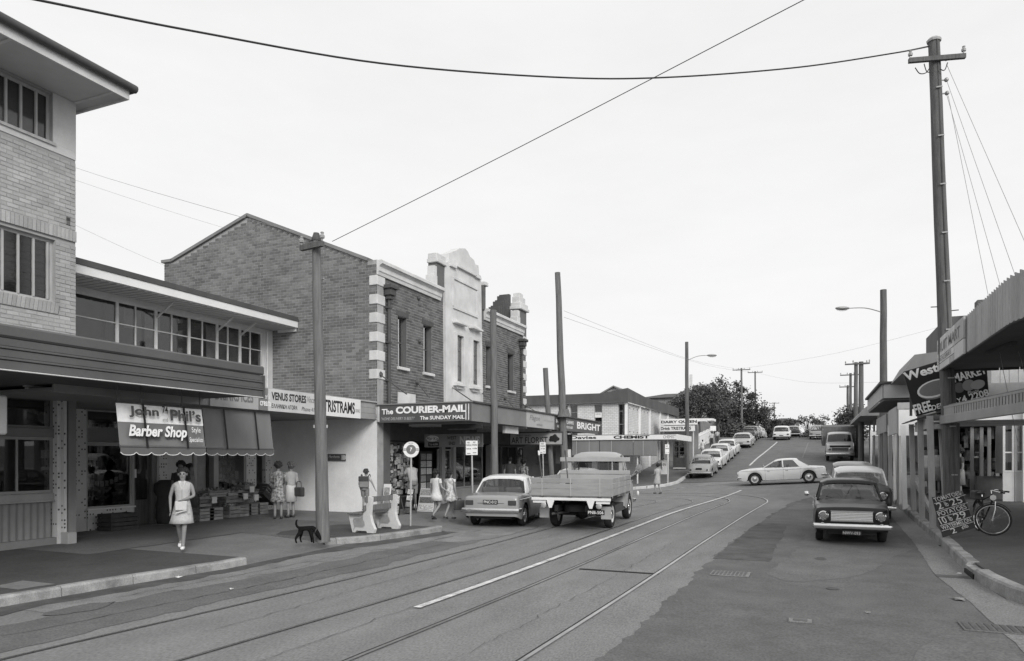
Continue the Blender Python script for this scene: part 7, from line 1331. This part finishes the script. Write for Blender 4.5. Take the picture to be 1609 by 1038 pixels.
MB().add([(0,.13,1.2),(-.075,.075,1.37),(-.03,.06,1.375)], [(0,1,2)]).add([(0,.13,1.2),(.075,.075,1.37),(.03,.06,1.375)], [(0,2,1)]).build('collar', 'cloth_white', w1); MB().tube([(0,.128,1.2),(0,.125,1.05),(0,.16,.85),(0,.205,.56)], .005, 4).build('placket', 'light', w1)
for s_ in (-1,1): MB().box(s_*.1-.05,s_*.1+.05,.165,.175,.72,.735).build('pocket', 'light', w1)
f = Matrix.Translation(p) @ Matrix.Rotation(facing(dv.x-.1,dv.y-.05),4,'Z'); q = f @ Vector((-.0,.25,.86)); hb_ = thing('paper_bag', 'white paper bag held at the waist of the walking woman', 'bag', q, facing(dv.x-.1,dv.y-.05)); MB().bbox(-.11,.11,-.02,.03,-.06,.12,.012).build('bag', 'white_dirty', hb_, 1); MB().beam((-.1,.0,-.06),(.1,.02,-.11),.03,.02).build('folded_edge', 'white_dirty', hb_)
p = gp_(437,815); person('stout lady in printed dress standing with her back to the street', p, R(38), 1.6, dict(eL=(-.22,.05,1.12),wL=(-.14,.2,1.05),eR=(.23,.05,1.12),wR=(.15,.2,1.05)), 'skin', 'hair_brown', .02, dress=('cloth_print',.52,.05), sleeve=('cloth_print',.5))
p = gp_(457,813); l2 = person('lady in pale cardigan with a dark handbag beside the white wall', p, R(75), 1.58, dict(eR=(.24,.03,1.1),wR=(.2,.16,.92)), 'skin', 'hair_grey', .03, skirt=('cloth_white',.5,.03), top='cloth_light', sleeve=('cloth_light',1.))
hbg = thing('handbag', 'large dark handbag on the arm of the lady by the white wall', 'handbag', (p.x+.28,p.y+.02,p.z+.62), R(75)); MB().bbox(-.07,.07,-.2,.2,0,.27,.03).build('body', 'leather', hbg, 1); MB().tube(bez([(0,-.13,.26),(0,-.08,.42),(0,.08,.42),(0,.13,.26)],5), .012, 6).build('handle', 'leather', hbg, 1)
p = Vector((-15.3, Yx(284,-15.3), GL+.02)); person('dark-haired figure in the shop entrance behind the walking woman', p, R(-150), 1.68, None, 'skin_dark', 'hair', .01, top='cloth_dark', trousers='cloth_dark', sleeve=('cloth_dark',.6), female=False)
p = Vector((-15.6, Yx(299,-15.6), GL+.02)); person('second dark-haired figure at the pale wall panel by the grocer entrance', p, R(-60), 1.6, None, 'skin_dark', 'hair', .02, top='cloth_mid', skirt=('cloth_dark',.5,.02), sleeve=('cloth_mid',.6))
# boy with satchel on the bench
bp_ = W[bn.name] @ Vector((.16,-.24,.475)); boy = person('schoolboy with square satchel standing on the bench', bp_, R(18), 1.0, dict(kL=(-.08,.1,.5),aL=(-.06,-.02,.1),tL=(-.07,.12,.04),kR=(.08,.05,.5),aR=(.09,-.1,.1),tR=(.1,.04,.04),che=(.0,.06,1.28),nek=(.01,.09,1.43),jaw=(.02,.12,1.5),hea=(.03,.11,1.585),cro=(.03,.1,1.645),sL=(-.16,.05,1.37),sR=(.17,.06,1.37),eR=(.3,.06,1.14),wR=(.38,.1,.93),eL=(-.24,.0,1.12),wL=(-.2,.06,.9)), 'skin', 'hair_brown', .005, top='cloth_light', sleeve=('cloth_light',.55), shorts=('cloth_mid',.72), female=False, shoes='leather')
st_ = thing('school_satchel', 'square leather satchel on the back of the boy', 'satchel', W[boy.name] @ Vector((.0,-.045,.7)), R(18)); MB().bbox(-.12,.12,-.07,.02,-.13,.14,.02).build('case', 'cloth_mid', st_, 1); MB().bbox(-.125,.125,-.08,-.05,.02,.15,.015).build('flap', 'cloth_dark', st_, 1); 
for s in (-1,1): MB().tube(bez([(s*.09,.02,.14),(s*.1,.12,.19),(s*.1,.2,.1)],4), .012, 6).build('strap', 'leather', st_, 1)
dv = Vector((.1,1,0))
p = gp_(685,817); person('girl in plain white dress walking away past the newsagent', p, R(-14), 1.38, dict(kL=(-.08,.08,.5),aL=(-.08,-.06,.1),kR=(.07,.1,.5),aR=(.05,-.2,.2),tR=(.05,-.12,.1),tL=(-.08,.08,.04),eR=(.24,.02,1.12),wR=(.36,.12,1.0)), 'skin', 'hair', .012, dress=('cloth_white',.66,.03), sleeve=('cloth_white',.5), longhair=True)
p = gp_(707,816); person('girl in flowered dress with a school case walking away', p, R(-8), 1.36, dict(kL=(-.07,.05,.5),aL=(-.1,-.16,.13),tL=(-.1,-.03,.05),kR=(.08,.12,.5),aR=(.08,.06,.1),tR=(.08,.2,.04)), 'skin', 'hair', .008, dress=('cloth_floral',.64,.04), sleeve=('cloth_floral',.35), longhair=True)
sc_ = thing('school_case', 'dark school case carried by the girl in the flowered dress', 'case', p+Vector((.3,.0,.28)), R(75)); MB().bbox(-.19,.19,-.06,.06,0,.27,.015).build('case', 'dark', sc_, 1); MB().tube(bez([(-.06,0,.27),(-.05,0,.31),(.05,0,.31),(.06,0,.27)],4), .01, 6).build('handle', 'black', sc_, 1)
p = gp_(649,802); person('boy in shorts and white socks browsing the newsagent display', p, R(62), 1.62, dict(che=(0,.08,1.27),nek=(0,.12,1.42),jaw=(0,.16,1.49),hea=(0,.16,1.57),cro=(0,.15,1.63),sL=(-.17,.09,1.36),sR=(.17,.09,1.36),eL=(-.2,.25,1.16),wL=(-.16,.42,1.1),eR=(.2,.22,1.15),wR=(.17,.38,1.02)), 'skin_dark', 'hair', .0, top='cloth_light', sleeve=('cloth_light',.6), shorts=('cloth_mid',.8), socks='white', female=False)
p = Vector((-10.9, Yx(801,-10.9), g(-10.9,24)+.14)); person('dark-haired man in black shirt facing the florist window', p, R(30), 1.7, None, 'skin', 'hair', .0, top='cloth_dark', trousers='cloth_dark', sleeve=('cloth_dark',.6), female=False)
p = Vector((-10.5, Yx(823,-10.5), g(-10.5,25)+.14)); person('woman in patterned top beside the man at the florist window', p, R(-20), 1.6, None, 'skin', 'hair', .025, top='cloth_print', skirt=('cloth_dark',.5,.02), sleeve=('cloth_print',.5))
p = onG(1033,776,0); person('dark-haired woman in pale dress crossing the side street', p, R(60), 1.62, dict(kL=(-.08,.12,.5),aL=(-.08,.05,.1),tL=(-.08,.2,.05),kR=(.08,-.02,.5),aR=(.08,-.2,.12),tR=(.08,-.06,.04),eL=(-.2,.05,1.12),wL=(-.12,.22,1.06)), 'skin', 'hair', .025, dress=('cloth_light',.55,.02), sleeve=('cloth_light',.4))
for px, py, h, m, hr, lab, rz in ((1104,716,1.35,'cloth_white','hair','small girl in white walking up the hill footpath',5),(1118,707,1.75,'cloth_white','hair_grey','person in white hat and dark trousers on the hill footpath',-5),(1127,706,1.6,'cloth_light','hair','person in pale shirt further along the hill footpath',10)):
    x_, y_ = -9.0, Yx(px,-9.0); person(lab, Vector((x_,y_,g(x_,y_)+.14)), R(rz), h, None, 'skin', hr, .0, top=m, sleeve=(m,.5), trousers='cloth_dark' if h > 1.4 else None, skirt=('cloth_white',.6,.03) if h < 1.4 else None)
for px, X, m, lab in ((1455,3.7,'cloth_white','person in white shirt in the shade of the verandah'),(1471,4.0,'cloth_light','person in pale patterned top behind the verandah posts'),(1508,4.35,'cloth_dark','person in dark clothes in front of the dark shop')):
    y_ = Yx(px, X); person(lab, Vector((X,y_,RF(X,y_))), R(150 if px < 1500 else 100), 1.66, None, 'skin_dark', 'hair', .015, top=m, sleeve=(m,.6), skirt=('cloth_mid',.5,.02))
dr = W[ws.name] @ Vector((.38,.1,.42)); person('driver sitting in the white sedan at the crossing', dr, R(91.5), 1.5, dict(hL=(-.085,.05,.42),kL=(-.1,.4,.5),aL=(-.1,.5,.2),tL=(-.1,.6,.2),hR=(.085,.05,.42),kR=(.1,.4,.5),aR=(.1,.5,.2),tR=(.1,.6,.2),pel=(0,0,.4),wai=(0,0,.5),che=(0,0,.68),nek=(0,0,.82),jaw=(0,.02,.89),hea=(0,.01,.97),cro=(0,0,1.03),sL=(-.17,0,.77),sR=(.17,0,.77),eL=(-.22,.15,.58),eR=(.22,.15,.58),wL=(-.15,.36,.6),wR=(.15,.36,.6)), 'skin', 'hair')
# ------------------------------------------------------------------ black dog sniffing at the pole
p = onG(482,853,.145); dg_ = thing('dog', 'small black dog with raised tail sniffing at the foot of the pole', 'dog', p, YAW-R(90)+R(4)); vs = []; es = []; rs = []
def dv_(co, r): vs.append(co); rs.append(r); return len(vs)-1
def chain(*pts, root=None):
    prev = root
    for co, r in pts:
        i = dv_(co, r)
        if prev is not None: es.append((prev,i))
        prev = i
    return prev
DS = Matrix.Diagonal((1.2,.82,1.0)); pv_ = dv_((0,-.16,.315),(.07,.078)); md = chain(((0,-.03,.31),(.058,.06)), root=pv_); ch_ = chain(((0,.1,.3),(.068,.082)), root=md); sh_ = chain(((0,.16,.31),(.055,.07)), root=ch_)
nk = chain(((0,.22,.27),(.042,.048)),((0,.27,.2),(.042,.045)),((0,.31,.145),(.04,.042)),((0,.345,.09),(.024,.022)),((0,.36,.06),(.017,.016)), root=sh_)
chain(((0,-.235,.33),(.022,.022)),((0,-.27,.4),(.02,.02)),((0,-.265,.47),(.018,.018)),((0,-.235,.5),(.01,.01)), root=pv_)
hp_ = chain(((0,-.165,.255),(.06,.06)), root=pv_); cp_ = chain(((0,.11,.235),(.05,.055)), root=ch_)
for s, o_ in ((-1,.03),(1,-.05)):
    chain(((s*.05,-.155+o_*.5,.2),(.038,.042)),((s*.06,-.215+o_,.11),(.018,.02)),((s*.06,-.2+o_,.025),(.016,.017)),((s*.06,-.17+o_,.014),(.017,.012)), root=hp_)
    chain(((s*.046,.11-o_*.6,.17),(.027,.03)),((s*.052,.13-o_,.09),(.016,.017)),((s*.052,.135-o_,.022),(.015,.015)),((s*.052,.16-o_,.013),(.016,.011)), root=cp_)
me = bpy.data.meshes.new('body'); me.from_pydata([tuple(DS @ Vector(q)) for q in vs], es, []); me.materials.append(MT['dog_fur']); o = bpy.data.objects.new('body', me); col.objects.link(o); o.parent = dg_; sm = o.modifiers.new('skin','SKIN'); sm.use_smooth_shade = True; sm.branch_smoothing = 1.
for i, r in enumerate(rs): me.skin_vertices[0].data[i].radius = (r[0]*1.22, r[1]*1.22); me.skin_vertices[0].data[i].use_root = i == 0
sb = o.modifiers.new('sub','SUBSURF'); sb.levels = 1; sb.render_levels = 1
for s in (-1,1): MB().ball((s*.05,.225,.18), (.01,.026,.04), 8, 6, Matrix.Rotation(R(20*s),4,'Y')).build('ear', 'dog_fur', dg_, 2)
MB().tube([(.05*math.cos(k*.52),.19+.02*math.sin(k*.52),.255+.05*math.sin(k*.52)) for k in range(13)], .007, 5).build('collar', 'iron', dg_)
# ------------------------------------------------------------------ trees
def tree(lab, base, h, cr, rad, n, leaf, seed, mat='leaf', group='trees along the hill', name='shade_tree', trunk=.18, per=60, spread=.9):
    base = Vector(base); t = thing(name, lab, 'tree', base, group=group); rnd = random.Random(seed); c = Vector((0,0,cr)); tr = MB(); tr.tube([(0,0,-.3),(.05,.02,h*.2),(-.04,.05,h*.4),(0,0,cr)], [trunk,trunk*.85,trunk*.7,trunk*.4], 9); cl = []
    for k in range(n):
        a = rnd.random()*6.283; e = math.asin(rnd.uniform(-.75,1)); q = rnd.random()**.4; v = Vector((math.cos(a)*math.cos(e)*rad[0], math.sin(a)*math.cos(e)*rad[1], math.sin(e)*rad[2]))*q; cl.append(c+v)
        if k < 14: m = c*rnd.uniform(.45,.8); tr.tube([m, m.lerp(c+v,.5)+Vector((0,0,.15)), c+v], [trunk*.4,trunk*.22,trunk*.06], 5)
    tr.build('trunk', 'bark', t, True); mb = MB()
    for q in cl:
        s = rnd.uniform(.55,1.25)*spread
        for j in range(per):
            o_ = q+Vector((rnd.gauss(0,.42),rnd.gauss(0,.42),rnd.gauss(0,.26)))*s; a = Vector((rnd.gauss(0,1),rnd.gauss(0,1),rnd.gauss(0,.6))).normalized()*leaf*rnd.uniform(.6,1.3); b = a.orthogonal().normalized()*leaf*.45; b.rotate(Matrix.Rotation(rnd.random()*6.28,3,a.normalized())); mb.add([o_-a*.5, o_+b*.5, o_+a*.5, o_-b*.5], [(0,1,2,3)])
    mb.build('crown', mat, t); return t
def tpos(px, Y): x_ = onY(px, 700, Y).x; return (x_, Y, g(x_,Y))
def th(px, py, Y): return onY(px, py, Y).z
b = tpos(1098,76); tree('broad dark shade tree behind the kiosk', b, 8, th(1098,634,76)-b[2], (2.9,2.6,2.0), 70, .3, 1, per=75); b = tpos(1072,74); tree('lower left part-hidden tree beside the street light pole', b, 6, th(1072,642,74)-b[2], (1.7,1.8,1.5), 34, .28, 2)
b = tpos(1128,80); tree('tree crowding the white house behind the parked cars', b, 7, th(1128,640,80)-b[2], (2.0,2.0,1.7), 36, .3, 3); b = tpos(1126,82); tree('spindly tall tree top rising above the broad shade tree', b, 9, th(1127,608,82)-b[2], (1.2,1.2,1.2), 18, .3, 4, per=45)
b = tpos(1160,100); tree('dense black-green tree behind the twin poles', b, 9, th(1158,642,100)-b[2], (2.6,2.4,3.6), 60, .36, 5, 'leaf_dark', per=70); b = tpos(1182,104); tree('dense dark tree to the right of the twin poles', b, 8, th(1180,660,104)-b[2], (2.2,2.2,2.4), 40, .36, 6, 'leaf_dark', per=70); b = tpos(1205,110); tree('thin feathery tree right of the dark trees', b, 8, th(1206,645,110)-b[2], (1.4,1.4,1.6), 14, .36, 7, per=40)
b = tpos(1222,112); tree('low spreading tree on the skyline left of the wagon', b, 5, th(1224,668,112)-b[2], (2.6,2.2,1.2), 28, .36, 8, 'leaf_dark'); b = tpos(1252,118); tree('bushy tree at the crest in front of the flats', b, 5, th(1250,685,118)-b[2], (2.2,2.2,1.0), 22, .36, 9, 'leaf_dark')
b = tpos(1270,126); tree('thin gum tree on the skyline, left one of two', b, 9, th(1272,661,126)-b[2], (1.9,1.6,.9), 13, .34, 10, per=40, spread=.8); b = tpos(1291,126); tree('thin gum tree on the skyline, right one of two', b, 9, th(1290,664,126)-b[2], (1.7,1.6,1.0), 13, .34, 11, per=40, spread=.8); b = tpos(1279,128); tree('low scrub below the two skyline gums', b, 3, th(1279,687,128)-b[2], (3.2,2.2,.9), 26, .36, 12, 'leaf_dark')
b = tpos(1336,88); tree('leafy tree on the right below the small power poles', b, 6, th(1336,662,88)-b[2], (1.6,1.8,2.1), 40, .32, 13); b = tpos(1332,98); tree('second tree on the right merging with the slatted truck', b, 5, th(1329,678,98)-b[2], (2.0,1.8,1.5), 30, .32, 14); b = tpos(1345,76); tree('dark tree beside the crossarm pole on the right', b, 5, th(1347,668,76)-b[2], (1.1,1.3,1.6), 24, .3, 15, 'leaf_dark')
b = tpos(1162,88); sh = tree('drooping palm-like shrub in front of the white house', b, 3, th(1164,675,88)-b[2], (1.3,1.2,.8), 16, .5, 16, per=40)
for i, (px, Y, py) in enumerate(((1190,101,685),(1205,104,686),(1143,97,684))): b = tpos(px, Y); tree('dark hedge bush behind the parked cars, %s' % ('below the right twin pole','near the top of the row','below the left twin pole')[i], b, 2, max(1.,th(px,py,Y)-b[2]), (2.4,1.8,1.2), 26, .34, 20+i, 'leaf_dark', 'hedge bushes on the hill', 'hedge_bush')
